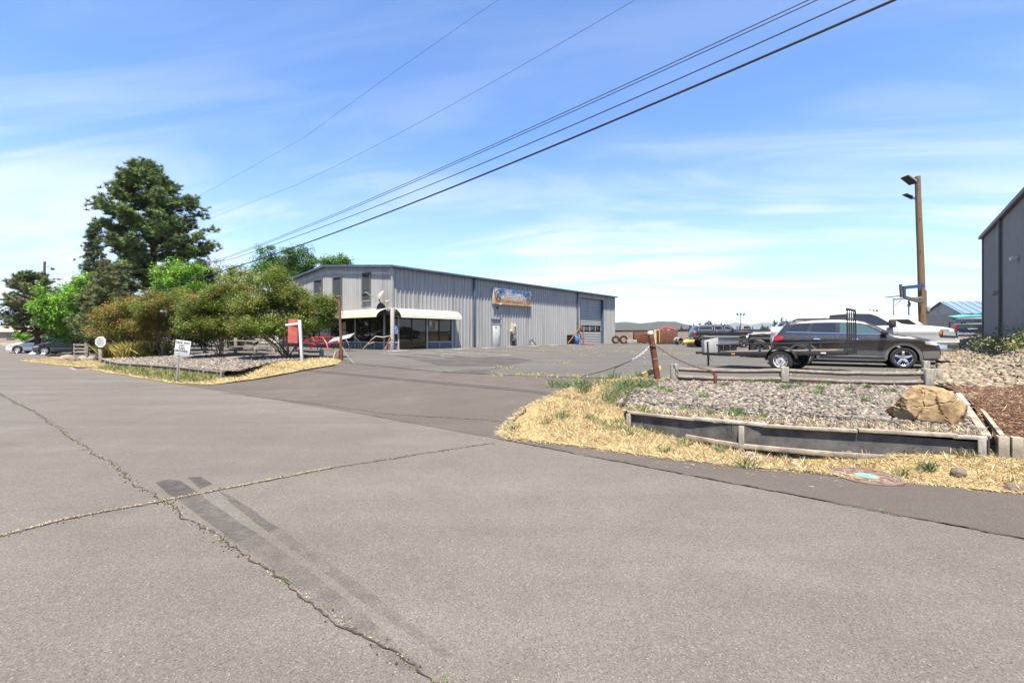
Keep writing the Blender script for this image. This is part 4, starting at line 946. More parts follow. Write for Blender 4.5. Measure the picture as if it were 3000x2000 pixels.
# --- white canopy truck, off-roader, dark truck -----------------------------
a_ = R(-22); p0 = A(2745, 981, 23.5)
wc = thing('white_wagon', 'white wagon with dark side glass half hidden behind the white pickup', 'SUV', (p0.x-2.35, p0.y+1.25, LOT+.12), a_)
top = [(-2.5, .5), (-2.55, .9), (-2.5, 1.2), (-2.45, 1.75), (-2.3, 1.93), (-1, 1.97), (1.3, 1.95), (1.55, 1.88), (2.15, 1.30), (2.3, 1.22), (2.75, 1.15), (2.95, .9), (2.95, .5), (2.8, .4)]
c = Car(wc, top, (-1.5, 1.75), .37, .45, .95, 1.25, .4, tumble=.18, edge=.1); c.body(M_PWHITE, M_PLASTIC)
c.patch('window', [(-2.2, 1.32), (-2.15, 1.80), (-.2, 1.84), (-.2, 1.30)], M_CARGLASS); c.patch('window', [(0, 1.30), (0, 1.84), (1.28, 1.84), (1.9, 1.30)], M_CARGLASS); c.band('windscreen', (1.56, 1.3), (2.15, 1.88), M_CARGLASS, .1)
for sg in (-1, 1):
    for x in (-1.5, 1.75): wheel(wc, x, sg*.82, .37, .22, .23, M_ALLOY, 6, side=sg)
    MB().box((1.75, sg*1.05, 1.35), (.15, .2, .18)).build('mirror', M_PLASTIC, wc, bevel=.03)
a_ = R(155); p0 = A(2264, 1000, 22.0)
jp = thing('dark_off_roader', 'dark open off-roader with a big front tyre half hidden behind the SUV', 'off-road vehicle', (p0.x+1.3, p0.y+1.2, LOT), a_)
top = [(-1.8, .6), (-1.85, .9), (-1.82, 1.3), (-1.7, 1.35), (-1.68, 1.8), (-1.5, 1.84), (.1, 1.84), (.25, 1.8), (.55, 1.32), (.62, 1.28), (1.6, 1.22), (1.68, 1.15), (1.7, .75), (1.6, .62)]
c = Car(jp, top, (-1.2, 1.18), .42, .5, .72, 1.2, .6, tumble=.08, edge=.06, nose=.05, tail=.03, endtaper=.02); c.body(M_PBLACK, M_PLASTIC)
c.patch('window', [(-1.5, 1.38), (-1.5, 1.76), (-.5, 1.77), (-.5, 1.38)], M_CARGLASS); c.patch('window', [(-.4, 1.38), (-.4, 1.77), (.08, 1.75), (.38, 1.38)], M_CARGLASS2)
MB().box((1.85, 0, .78), (.18, 1.55, .16)).build('front_bumper', M_PLASTIC, jp, bevel=.02)
for sg in (-1, 1):
    MB().cyl((1.68, sg*.45, 1.02), (1.74, sg*.45, 1.02), .11).build('headlight', M_LAMP, jp)
    MB().box((.45, sg*.85, 1.38), (.1, .18, .16)).build('mirror', M_PLASTIC, jp, bevel=.02)
    MB().prism([(.55, sg*.70, .9), (.75, sg*.70, 1.02), (1.55, sg*.70, 1.02), (1.65, sg*.70, .88), (1.55, sg*.70, .95), (.78, sg*.70, .95)], (0, sg*.28, 0)).build('fender', M_GREYPLASTIC, jp)
    for x in (-1.2, 1.18): wheel(jp, x, sg*.82, .43, .30, .21, M_GREYPLASTIC, 6, side=sg)
a_ = R(70); p0 = A(2850, 985, 32.0)
dt = thing('dark_pickup', 'dark pickup seen from its tailgate, right of the white trucks', 'pickup truck', (p0.x+2.05, p0.y+2.12, 1.06), R(46))
top = [(-2.9, .6), (-2.94, 1.0), (-2.92, 1.32), (-2.85, 1.38), (-1.0, 1.38), (-.95, 1.42), (-.85, 1.85), (-.6, 1.95), (.6, 1.95), (1.2, 1.48), (2.6, 1.3), (2.8, 1.1), (2.8, .6)]
c = Car(dt, top, (-1.7, 1.8), .42, .5, .98, 1.2, .5, tumble=.15, edge=.06, tail=.02, endtaper=.03); c.body(M_PNAVY, M_PLASTIC)
c.patch('window', [(-.6, 1.42), (-.5, 1.84), (.5, 1.84), (.95, 1.42)], M_CARGLASS)
tg = MB().box((-2.98, 0, 1.03), (.05, 1.6, .62)).build('tailgate', M_PNAVY, dt, bevel=.02)
MB().box((-3.012, 0, 1.02), (.012, .5, .07)).build('emblem_strip', M_CHROME, tg)
MB().box((-3.05, 0, .66), (.16, 1.8, .18)).build('rear_bumper', M_CHROME, dt, bevel=.03)
for sg in (-1, 1):
    MB().box((-2.97, sg*.88, 1.1), (.06, .14, .4)).build('tail_light', M_REDLENS, dt, bevel=.01)
    for x in (-1.7, 1.8): wheel(dt, x, sg*.84, .42, .26, .23, M_ALLOY, 6, side=sg)
kb = A(2856, 925, 32.5); kk = thing('kayak', 'teal kayak lying on the bed rack of the dark pickup', 'kayak', (kb.x+1.2, kb.y+1.6, 2.92), R(-8))
m = MB(); st = np.linspace(-1.4, 1.4, 15); pts = [(x, 0, .10*(x/1.4)**4*1.5) for x in st]
m.tube(pts, [max(.02, .30*(1-(abs(x)/1.42)**2.4)) for x in st], 12); m.build('hull', M_TEAL, kk, smooth=True)
MB().tube([(.32*math.cos(t), .15*math.sin(t), .29) for t in np.linspace(0, 2*math.pi, 15)], .03, 6).build('cockpit_rim', M_PLASTIC, kk)
for x in (-.8, .8): MB().box((x, 0, -.33), (.06, 1.5, .05)).build('rack_bar', M_PLASTIC, kk); MB().box((x, -.7, -.58), (.05, .05, .5)).build('rack_leg', M_PLASTIC, kk); MB().box((x, .7, -.58), (.05, .05, .5)).build('rack_leg', M_PLASTIC, kk)
# --- the two cars at the far left -------------------------------------------
def sedan(name, label, pos, ang, mat, top, hw, wh, wr, wins, belt, glassm=M_CARGLASS, cat='car'):
    o = thing(name, label, cat, pos, ang); c = Car(o, top, wh, wr, wr+.07, hw, belt, .22, tumble=.3, edge=.12); c.body(mat, M_PLASTIC)
    for q in wins: c.patch('window', q, glassm)
    c.patch('headlight', [(c.x1-.5, .66), (c.x1-.45, .76), (c.x1-.16, .68), (c.x1-.14, .60)], M_LAMP, .01)
    c.patch('tail_light', [(c.x0+.04, .74), (c.x0+.06, .9), (c.x0+.3, .9), (c.x0+.3, .78)], M_REDLENS, .01)
    c.line('door_seam', [(-.1, .9), (-.1, .3)], .012, M_PLASTIC)
    for sg in (-1, 1):
        MB().box((wins[-1][-1][0]-.1, sg*(hw+.1), .98), (.14, .18, .12)).build('mirror', mat, o, bevel=.03)
        for x in wh: wheel(o, x, sg*(hw-.1), wr, .2, wr*.66, M_ALLOY, 7, side=sg)
    return c
ptop = [(-2.2, .3), (-2.26, .6), (-2.22, .92), (-2.0, 1.0), (-1.7, 1.06), (-1.0, 1.38), (-.4, 1.43), (.2, 1.40), (.5, 1.28), (1.15, .96), (1.8, .82), (2.15, .66), (2.28, .45), (2.2, .25)]
p0 = PG(95, 1033.5)
sedan('silver_sedan', 'silver sedan parked at the far left edge of the picture', Vector((p0.x, p0.y+.9, gz(p0.x, p0.y)-.02)), R(203), M_PSILVER, ptop, .88, (-1.35, 1.38), .32, [[(-1.55, 1.0), (-.95, 1.31), (-.35, 1.36), (-.35, .98)], [(-.25, .98), (-.25, 1.36), (.18, 1.34), (.42, 1.22), (.92, .96)]], .92)
p0 = PG(178, 1037)
stop = [(-2.25, .35), (-2.32, .7), (-2.28, 1.05), (-2.0, 1.45), (-1.75, 1.52), (-.6, 1.55), (.15, 1.52), (.5, 1.38), (1.1, 1.05), (1.8, .93), (2.2, .75), (2.3, .5), (2.2, .28)]
sedan('dark_wagon', 'dark navy wagon parked behind the low rail fence at left', Vector((p0.x, p0.y+.9, gz(p0.x, p0.y)-.02)), R(202), M_PNAVY, stop, .9, (-1.4, 1.4), .34, [[(-2.0, 1.08), (-1.75, 1.44), (-1.0, 1.47), (-1.0, 1.06)], [(-.92, 1.06), (-.92, 1.47), (-.2, 1.48), (-.2, 1.05)], [(-.1, 1.05), (-.1, 1.48), (.12, 1.46), (.4, 1.33), (.9, 1.04)]], 1.0)
# --- black utility trailer ---------------------------------------------------
ta = R(180-45); tw = P(2290, 1088, LOT); tf = Vector((math.cos(ta), math.sin(ta), 0)); tl = Vector((-math.sin(ta), math.cos(ta), 0))   # local +y points to the near side for this heading
tr = thing('utility_trailer', 'black open utility trailer with a raised ramp gate and white wheel', 'trailer', tw-tl*.92, rot=(0, R(2.2), ta))
BX0, BX1, hy, zb = -1.65, 1.98, .76, .50
m = MB()
for sg in (-1, 1): m.box(((BX0+BX1)/2, sg*hy, zb+.06), (BX1-BX0, .06, .13))
for x in (BX0, BX1, -.9, 0, .9): m.box((x, 0, zb+.06), (.06, 2*hy-.06, .11))
m.build('bed_frame', M_BLACKSTEEL, tr, bevel=.006)
n_ = 9
for i in range(n_): MB().box(((BX0+BX1)/2, -hy+.1+(2*hy-.2)*i/(n_-1), zb+.135), (BX1-BX0-.08, .15, .03)).build('deck_board', M_DARKWOOD, tr)
for sg in (-1, 1):
    MB().box(((BX0+BX1)/2+.02, sg*hy, .875), (BX1-BX0+.06, .055, .05)).build('top_rail', M_BLACKSTEEL, tr, bevel=.005)
    for x in (BX0+.02, -.75, .65, BX1-.02): MB().box((x, sg*hy, .74), (.055, .05, .24)).build('upright', M_BLACKSTEEL, tr)
    MB().prism([(r_*math.cos(t), sg*(hy+.035), .345+r_*math.sin(t)) for r_, ts in ((.44, np.linspace(R(8), R(172), 16)), (.425, np.linspace(R(172), R(8), 16))) for t in ts], (0, sg*.27, 0)).build('fender', M_BLACKSTEEL, tr)
    wheel(tr, 0, sg*.92, .345, .21, .205, M_STEELWHITE, 8, 'steel', side=sg)
    MB().box((BX1-.5, sg*(hy+.035), zb+.06), (.12, .02, .05)).build('marker_light', M_AMBER, tr, bevel=.01)
    MB().box((BX0+.55, sg*(hy+.035), zb+.06), (.14, .02, .05)).build('marker_light', M_WHITE, tr, bevel=.01)
for sg in (-1, 1): MB().bar((BX1-.3, sg*.5, zb+.02), (BX1+.85, 0, zb+.06), .06, .09).build('tongue_bar', M_BLACKSTEEL, tr)
MB().box((BX1, 0, .875), (.05, 2*hy, .05)).build('front_rail', M_BLACKSTEEL, tr)
MB().box((BX1+.98, 0, zb+.1), (.26, .09, .09)).build('coupler', M_BLACKSTEEL, tr, bevel=.02)
jk = MB(); jk.cyl((BX1+.66, .0, .04), (BX1+.66, 0, 1.0), .035); jk.cyl((BX1+.66, 0, .0), (BX1+.66, 0, .05), .1); jk.build('jack', M_BLACKSTEEL, tr)
MB().tube([(BX1+.6, .06, zb), (BX1+.55, .1, zb-.14), (BX1+.5, .06, zb-.22), (BX1+.46, .05, zb-.1), (BX1+.42, .03, zb)], .012, 5).build('safety_chain', M_GREYSTEEL, tr)
MB().cyl((0, -.85, .345), (0, .85, .345), .04).build('axle', M_BLACKSTEEL, tr)
gt = sub('ramp_gate', tr, (BX0-.03, 0, zb+.02), (0, R(-1.6), 0))
for y in np.linspace(-.70, .70, 2): MB().box((0, y, .66), (.04, .045, 1.36)).build('gate_post', M_BLACKSTEEL, gt)
for y in np.linspace(-.35, .35, 3): MB().box((0, y, .66), (.03, .035, 1.30)).build('gate_bar', M_BLACKSTEEL, gt)
for z in (.02, 1.32): MB().box((0, 0, z), (.05, 1.46, .06)).build('gate_rail', M_BLACKSTEEL, gt)
# ------------------------------------------------------------------ vegetation
LEAF_V = [(0, 0, 0), (.45, .30, .06), (1, 0, 0), (.45, -.30, .06)]; LEAF_F = [(0, 1, 2, 3)]
FOL = 1.35
def pick(cols, n, r, jit=.18):
    c = np.array(cols)[r.integers(0, len(cols), n)]*ALB*1.12; c = c*FOL; return np.clip(c*(1+r.normal(0, jit, (n, 1)))*(1+r.normal(0, .05, (n, 3))), .004, 1)
def leaves(name, cl, per, size, cols, parent, r, tilt=1.25, mat=M_LEAF, hue=.25):
    cl = np.asarray(cl); n = len(cl)*per; k = np.repeat(np.arange(len(cl)), per)
    d = r.normal(size=(n, 3)); d /= np.linalg.norm(d, axis=1, keepdims=True)
    rad = cl[k, 3]*1.35*r.random(n)**.55; pos = cl[k, :3]+d*rad[:, None]*np.array([1, 1, .75])
    base = pick(cols, len(cl), r, .10)[k]; col = base*(1-hue)+pick(cols, n, r)*hue; col = np.clip(col*(1+r.normal(0, .16, (n, 1))), .004, 1)
    return mass(name, LEAF_V, LEAF_F, pos, randrot(n, r, tilt), size*r.uniform(.65, 1.25, n), col, mat, parent, kind=None)
def stems(mb, base, tips, r0, r, trunk=None, n=6):
    for i, t in enumerate(tips):
        a = Vector(base)+Vector((r.normal(0, r0*1.2), r.normal(0, r0*1.2), 0)) if trunk is None else Vector(trunk(r.random()))
        b = Vector(t); mid = a.lerp(b, .5)+Vector((r.normal(0, .1), r.normal(0, .1), .12*(b-a).length*(.4 if trunk is None else .2)))
        q1 = a.lerp(mid, .5)+Vector((r.normal(0, .04), r.normal(0, .04), 0)); q2 = mid.lerp(b, .5)+Vector((r.normal(0, .06), r.normal(0, .06), .03))
        mb.tube([a, q1, mid, q2, b], [r0, r0*.82, r0*.62, r0*.4, r0*.16], n)
def broadleaf(name, label, depth, ells, base, cols, per, size, seed, dens=1.0, crad=.42, multi=9, r0=.05, group=None, bark=M_BARK, cat='tree'):
    """ells: crown lobes in photo pixels (cx, cy, rx, ry) at the tree's own depth; base: photo x of the foot"""
    r = np.random.default_rng(seed); bx = (base-CX)/F*depth; bz = gz(bx, depth)
    o = thing(name, label, cat, (bx, depth, bz), 0, group); cl = []; k = depth/F
    for cx_, cy_, rx, ry in ells:
        c = A(cx_, cy_, depth); a, b = rx*k, ry*k; n = int(np.clip(dens*1.15*(a*a*b)/crad**3, 8, 260))
        d = r.normal(size=(n, 3)); d /= np.linalg.norm(d, axis=1, keepdims=True); d *= (r.random(n)**.33*r.uniform(.85, 1.2, n))[:, None]
        p = np.array([c.x-bx, 0, c.z-bz])+d*np.array([a-crad*.5, a*.95, b-crad*.4]); cl += [(*q, crad*r.uniform(.6, 1.25)) for q in p]
    cl = np.array([q for q in cl if q[2] > .35]); leaves('crown', cl, per, size, cols, o, r)
    m = MB(); tips = [tuple(cl[i, :3]) for i in r.permutation(len(cl))[:max(multi*4, 14)]]
    if multi > 1:
        st = []
        for i in range(multi):
            an = 2*math.pi*i/multi+r.normal(0, .2); t = tips[i]; h = t[2]*.5
            st.append((t[0]*.6+.25*math.cos(an), t[1]*.6+.25*math.sin(an), h+.2))
        for q in st:
            a = Vector((r.normal(0, .12), r.normal(0, .12), -.05)); b = Vector(q); mid = a.lerp(b, .5)+Vector((r.normal(0, .06), r.normal(0, .06), .1)); m.tube([a, mid, b], [r0, r0*.8, r0*.6], 7)
            near = sorted(tips, key=lambda t: (Vector(t)-b).length)[:5]
            for t in near: m.tube([b, b.lerp(Vector(t), .5)+Vector((r.normal(0, .08), r.normal(0, .08), .08)), Vector(t)], [r0*.5, r0*.32, r0*.12], 5)
    else:
        top = cl[cl[:, 2].argmax()]; T = Vector((top[0]*.8, 0, top[2]*.8)); m.tube([(0, 0, -.1), tuple(T*.33+Vector((.05, 0, 0))), tuple(T*.66), tuple(T)], [r0, r0*.8, r0*.5, r0*.15], 9)
        for t in tips: m.tube([tuple(T*min(.9, max(.2, t[2]/T.z*.7))), t], [r0*.25, r0*.06], 5)
    m.build('trunk', bark, o, smooth=True); return o
rs = np.random.default_rng(5); nn_ = 30
def tuft_mesh(nn_, up, wid):
    tv, tf = [], []
    for i in range(nn_):
        d = rs.normal(size=3); d[2] = abs(d[2])*up+rs.normal()*.25; d /= np.linalg.norm(d); L_ = rs.uniform(.7, 1.05); w = np.cross(d, rs.normal(size=3)); w = w/np.linalg.norm(w)*wid; b = len(tv)
        tv += [tuple(d*.05-w), tuple(d*.05+w), tuple(d*L_)]; tf.append((b, b+1, b+2))
    return np.array(tv), np.array(tf)
TV_, TF_ = tuft_mesh(34, .6, .085)
def pine(name, label, base, H, rad, t0, nb, tuft, cols, seed, r0=.3, asym=None, lean=(0, 0), rise=.25, subs=6, per=6, clus=.26, bark=M_BARK, sub=1.0):
    r = np.random.default_rng(seed); o = thing(name, label, 'tree', base, 0); m = MB()
    def tp(t): return Vector((lean[0]*t*t, lean[1]*t*t, H*t))
    m.tube([tp(t)+Vector((r.normal(0, .03), r.normal(0, .03), -.1 if t == 0 else 0)) for t in np.linspace(0, 1, 9)], [r0*(1-.9*t)+.02 for t in np.linspace(0, 1, 9)], 9)
    pos, scl, cc = [], [], []
    for i in range(nb):
        t = min(.995, t0+(1-t0)*((i+.5)/nb)+r.normal(0, .01)); az = i*2.399+r.normal(0, .4); L_ = rad((t-t0)/(1-t0))*r.uniform(.70, 1.08)
        if asym: L_ *= asym(az, t)
        a = tp(t); d = Vector((math.cos(az), math.sin(az), 0)); tip = a+d*L_+Vector((0, 0, L_*(rise+r.normal(0, .12)))); mid = a.lerp(tip, .55)+Vector((r.normal(0, .1), r.normal(0, .1), -.10*L_))
        m.tube([a, mid, tip], [max(.02, r0*.20*(1-t*.6)), .03, .012], 5, False)
        k = max(2, int(subs*min(1, L_/2.2))+1)
        for j in range(k+1):
            f = .32+.68*j/k; p = (a.lerp(mid, f/.55) if f < .55 else mid.lerp(tip, (f-.55)/.45)); ang = r.choice([-1, 1])*r.uniform(.3, 1.1)*(1 if j < k else .15)
            sd = (Matrix.Rotation(ang, 3, 'Z') @ d)+Vector((0, 0, r.uniform(.15, .75))); ls = sub*r.uniform(.35, .95)*(1.25-f)*min(1.4, .5+L_/3.5); e = p+sd*ls
            m.tube([p, e], [.016, .008], 4, False); bc = pick(cols, 1, r, .12)[0]
            for q in range(per):
                g = r.random()**.6; pos.append(p.lerp(e, .35+.65*g)+Vector((r.normal(0, clus), r.normal(0, clus), r.normal(.05, clus*.8)))); scl.append(tuft*r.uniform(.7, 1.2)); cc.append(bc)
    for q in range(8): pos.append(tp(1)+Vector((r.normal(0, .15), r.normal(0, .15), r.uniform(-.5, .15)))); scl.append(tuft); cc.append(pick(cols, 1, r)[0])
    n = len(pos); cc = np.clip(np.array(cc)*(1+r.normal(0, .22, (n, 1))), .004, 1)
    mass('crown', TV_, TF_, np.array([tuple(p) for p in pos]), randrot(n, r, .7), np.array(scl), cc, M_NEEDLE, o, kind=None)
    m.build('trunk', bark, o, smooth=True); return o
def foot(px, d): x = (px-CX)/F*d; return Vector((x, d, gz(x, d)))
PINEC = [(.07, .115, .04), (.095, .145, .05), (.11, .16, .06), (.055, .095, .035)]
OLIVE = [(.13, .16, .055), (.165, .19, .07), (.10, .135, .05), (.19, .19, .09)]
def radP(s): return float(np.interp(s, [0, .08, .24, .37, .55, .69, .80, .90, 1.0], [1.6, 2.4, 3.7, 4.3, 4.2, 3.5, 2.5, 1.4, .3]))
BIGC = [(.10, .155, .045), (.135, .195, .06), (.16, .215, .075), (.07, .115, .035)]
b0 = foot(458, 42); pine('tall_pine', 'tallest pine, broad dark crown towering over the reddish shrubs', b0, 17.3-b0.z, radP, .30, 104, .40, BIGC, 11, r0=.36, asym=lambda az, t: 1.0+math.cos(az)*float(np.clip((.70-t)*1.7, -.05, .34)), rise=.20, lean=(-1.0, 0), subs=7, per=7, clus=.25)
b0 = foot(276, 50); pine('narrow_spruce', 'narrow pointed spruce just left of the tallest pine', b0, 13.7-b0.z, lambda s: 1.75*(1-s)**.9+.12, .10, 95, .32, [(.10, .135, .06), (.12, .155, .07), (.08, .11, .05)], 12, r0=.2, rise=.0, subs=4, per=6, clus=.2, sub=.6)
b0 = foot(108, 42); pine('leaning_pine', 'shaggy olive pine with a leaning trunk above the parked cars', b0, 7.2-b0.z, lambda s: float(np.interp(s, [0, .2, .5, .8, 1], [1.7, 2.4, 2.2, 1.6, .4])), .20, 55, .33, OLIVE, 13, r0=.2, lean=(-.6, 0), asym=lambda az, t: 1+.2*math.cos(az), subs=5, per=6, clus=.2, sub=.8)
b0 = foot(335, 35); pine('olive_pine', 'low bushy olive pine between the bright green tree and reddish shrubs', b0, 7.0-b0.z, lambda s: float(np.interp(s, [0, .3, .7, 1], [2.2, 2.2, 1.3, .3])), .06, 85, .32, OLIVE, 14, r0=.18, rise=.25, subs=5, per=6, clus=.2, sub=.8)
b0 = foot(225, 45); pine('thin_pine', 'thin dark pine behind the bright green tree at left', b0, 6.8-b0.z, lambda s: 1.5*(1-s)**.5+.3, .1, 40, .33, PINEC, 15, r0=.14, subs=4, per=6, clus=.2, sub=.7)
b0 = foot(600, 46); pine('small_pine', 'small dark pine tip poking out right of the tallest pine', b0, 8.2-b0.z, lambda s: 1.5*(1-s)**.6+.2, .3, 34, .33, PINEC, 16, r0=.12, subs=4, per=6, clus=.2, sub=.7)
MAPLE = [(.14, .30, .025), (.18, .36, .03), (.10, .23, .02), (.22, .40, .05)]
broadleaf('bright_maple', 'bright green maple at left between the olive pines', 38, [(190, 905, 78, 70), (240, 845, 42, 52), (205, 975, 58, 32), (160, 940, 40, 35)], 215, MAPLE, 120, .17, 21, 1.2, .5, 1, .13)
broadleaf('bright_maple', 'bright green maple right of the tallest pine trunk', 34, [(520, 815, 66, 58), (560, 850, 58, 40), (475, 850, 40, 36)], 525, MAPLE, 120, .16, 22, 1.2, .5, 1, .12)
broadleaf('willow', 'pale yellow-green rounded tree behind the reddish shrubs', 56, [(660, 822, 92, 56), (720, 835, 60, 45), (610, 840, 50, 40)], 665, [(.22, .27, .07), (.17, .23, .06), (.27, .30, .10)], 130, .22, 23, 1.0, .7, 1, .2)
broadleaf('poplar', 'tall green poplar with two tops rising left of the metal building', 62, [(795, 765, 42, 62), (868, 765, 56, 52), (835, 805, 88, 45), (915, 785, 30, 42), (770, 800, 30, 40)], 840, [(.075, .16, .03), (.10, .20, .04), (.055, .12, .025)], 130, .24, 24, 1.25, .75, 1, .22)
broadleaf('poplar', 'green tree top showing above the metal building roof', 68, [(985, 775, 46, 28), (965, 765, 20, 20), (1010, 772, 20, 18)], 985, [(.09, .18, .03), (.12, .22, .04)], 120, .26, 25, 1.2, .7, 1, .2)
CMG = [(.13, .21, .024), (.11, .165, .022), (.15, .20, .028), (.08, .125, .02), (.17, .14, .03), (.20, .22, .035)]; CMR = [(.14, .19, .026), (.22, .13, .032), (.26, .15, .036), (.16, .165, .026), (.19, .19, .03), (.15, .10, .028), (.13, .155, .024)]
CMX = [(.13, .20, .024), (.115, .165, .023), (.14, .185, .028), (.20, .135, .03), (.08, .125, .02), (.19, .20, .033)]
broadleaf('crape_myrtle', 'reddest crape myrtle, at the left end of the gravel bed', 29, [(345, 930, 62, 48), (405, 912, 66, 52), (300, 950, 34, 32), (360, 970, 75, 26)], 420, CMR, 230, .08, 31, 1.7, .36, 9, .032, None, M_BARKPALE, 'shrub')
broadleaf('crape_myrtle', 'rusty orange-green crape myrtle behind the dead end sign', 27, [(470, 912, 72, 60), (525, 898, 58, 52), (450, 958, 72, 36), (530, 960, 50, 30)], 490, CMR[:3]+CMX, 230, .08, 32, 1.7, .36, 9, .032, None, M_BARKPALE, 'shrub')
broadleaf('crape_myrtle', 'middle dark green crape myrtle with pale spreading stems', 24.5, [(600, 905, 72, 70), (668, 888, 66, 66), (620, 955, 92, 36), (705, 945, 55, 40), (560, 945, 45, 40)], 641, CMX, 260, .075, 33, 1.8, .34, 13, .032, None, M_BARKPALE, 'shrub')
broadleaf('crape_myrtle', 'largest crape myrtle, in front of the storefront awning', 22.5, [(760, 905, 70, 62), (810, 845, 52, 58), (865, 885, 66, 55), (935, 905, 62, 48), (795, 955, 110, 36), (905, 948, 78, 32), (725, 945, 48, 40), (965, 910, 36, 36)], 842, CMG, 260, .07, 34, 1.9, .32, 15, .032, None, M_BARKPALE, 'shrub')
HEDGE = [(.035, .055, .018), (.05, .07, .022), (.028, .045, .016)]
for px_, w_, lab_ in ((300, 62, 'dark shrub behind the reddest crape myrtle'), (400, 66, 'dark shrub behind the daylily clumps'), (500, 66, 'dark shrub behind the dead end sign'), (600, 66, 'dark shrub behind the middle crape myrtle stems'), (700, 60, 'dark shrub between the two largest crape myrtles')):
    broadleaf('dark_shrub', lab_, 33.5, [(px_, 985, w_, 34), (px_+20, 965, w_*.8, 30)], px_, HEDGE, 110, .13, 60+px_, 1.3, .45, 5, .05, None, M_BARK, 'shrub')
broadleaf('green_shrub', 'small bright shrub beside the low house at far left', 60, [(68, 985, 20, 14)], 68, MAPLE, 160, .16, 36, 2, .4, 5, .03, None, M_BARK, 'shrub')
# far woods and single far trees
r = np.random.default_rng(40); cl = []
for i in range(70):
    px, d_ = r.uniform(-40, 62), r.uniform(150, 190); q = A(px, 978-26*math.exp(-((px-30)/38)**2)*r.uniform(.3, 1.0), d_); cl.append((q.x, q.y, q.z, r.uniform(1.5, 2.6)))
tag(leaves('far_wood', cl, 90, .8, [(.03, .055, .02), (.045, .075, .028)], None, r), kind='stuff')
def conifer_mesh(seed, dense=150):
    r = np.random.default_rng(seed); vs = []; fs = []; cs = []
    for i in range(dense):
        t = r.random()**.75; a = r.uniform(0, 6.28); w = .24*(1-t)+.02; L_ = w*r.uniform(.6, 1.1); z = t*.95+.05; d = np.array([math.cos(a), math.sin(a), -.25]); s_ = np.array([-d[1], d[0], 0])*.05*(1.2-t); c0 = np.array([0, 0, z]); b = len(vs)
        vs += [c0-s_, c0+s_, c0+d*L_+s_*.6, c0+d*L_-s_*.6+np.array([0, 0, .03])]; fs.append((b, b+1, b+2, b+3)); k = r.uniform(.7, 1.3); cs += [(.030*k, .052*k, .026*k)]*4
    return vs, fs, cs
cm = []
for sd in (1, 2, 3):
    v, f, cc = conifer_mesh(sd); o = raw('crown', v, f, M_NEEDLE, None, False, np.array(cc)); cm.append(o.data); bpy.data.objects.remove(o)
tk = MB().cyl((0, 0, -.1), (0, 0, .9), .015, .004, 6).build('trunk', M_BARK); tkm = tk.data; bpy.data.objects.remove(tk)
GT = 'small dark conifer in the far row behind the tan wall'
spots = [(px, 940+abs(px-2072)*.25+r.uniform(-3, 7), 330) for px in np.linspace(2034, 2118, 24)]+[(px, r.uniform(950, 958), 360) for px in list(np.linspace(2175, 2265, 17))+list(np.linspace(2120, 2170, 5))+list(np.linspace(2000, 2030, 3))]+[(2292+r.uniform(-22, 26), r.uniform(934, 950), 250) for _ in range(9)]+[(2292, 929, 240)]
for i, (px, py, d_) in enumerate(spots):
    q = A(px, py, d_); zb = -5.6; h = q.z-zb; o = thing('far_conifer', GT, 'tree', (q.x, d_+r.uniform(-8, 8), zb), r.uniform(0, 6), 'far conifers behind the tan wall')
    for nm, me in (('crown', cm[i % 3]), ('trunk', tkm)):
        c_ = bpy.data.objects.new(nm, me); COL.objects.link(c_); c_.parent = o; w_ = h*r.uniform(.8, 1.25); c_.scale = (w_, w_, h); c_.data.materials.clear() if not c_.data.materials else None
FOL = 1.14
# ------------------------------------------------------------------ grasses
BL_V = [(-.5, 0, 0), (.5, 0, 0), (.15, .35, .6), (0, .8, 1.0)]; BL_F = [(0, 1, 2), (0, 2, 3)]
STRAWC = [(.66, .53, .29), (.76, .65, .42), (.55, .42, .22), (.62, .50, .28), (.42, .31, .15), (.34, .25, .13)]
GREENC = [(.16, .22, .075), (.20, .26, .10), (.12, .18, .06), (.25, .28, .13)]; SAGE = [(.20, .24, .13), (.26, .29, .17), (.16, .20, .10)]
def blades(name, xy, gf, L0, L1, wid, cols, r, tilt, dz=.01, parent=None, kind='stuff', sq=1.0):
    n = len(xy); z = gf(xy[:, 0], xy[:, 1])+dz; L_ = r.uniform(L0, L1, n)
    return mass(name, BL_V, BL_F, np.column_stack([xy, z]), randrot(n, r, tilt), np.column_stack([np.full(n, wid)*r.uniform(.6, 1.4, n), L_, L_*sq]), pick(cols, n, r), M_STRAW, parent, kind=kind)
r = np.random.default_rng(50)
xy = scatter(vergeR_poly, 75000, r); dn_ = np.array([mnoise.fractal(Vector((p[0]*1.6, p[1]*1.6, 5)), 1, 2, 4) for p in xy]); xy = xy[(dn_+r.normal(0, .25, len(xy))) > -.22]; xy = xy+r.normal(0, .03, xy.shape)
lim = inpoly(xy[:, 0], xy[:, 1], bR); mhp = P(2538, 1396, 0); lim |= np.hypot(xy[:, 0]-mhp.x, xy[:, 1]-mhp.y) < .36; xy = xy[~lim]
blades('dry_grass', xy, ground, .04, .11, .006, STRAWC, r, .5, .022, sq=.28)
blades('dry_grass', xy[::5], ground, .04, .11, .005, STRAWC+[(.34, .24, .10)], r, 1.3, .018)
ed = np.array([(p.x, p.y) for p in refine([PG(*p) for p in dedge[1:]+gedge[1:-1]], .05)][:-1]); ed = ed[ed[:, 1] > 4]
def along(pts, n, sd, r): k = r.integers(0, len(pts), n); return pts[k]+r.normal(0, sd, (n, 2))
blades('dry_grass', along(ed, 1200, .22, r), ground, .03, .09, .005, STRAWC, r, .3, .018, sq=.12)
blades('dry_grass', along(ed, 7000, .05, r), ground, .04, .12, .006, STRAWC, r, .35, .016, sq=.2)
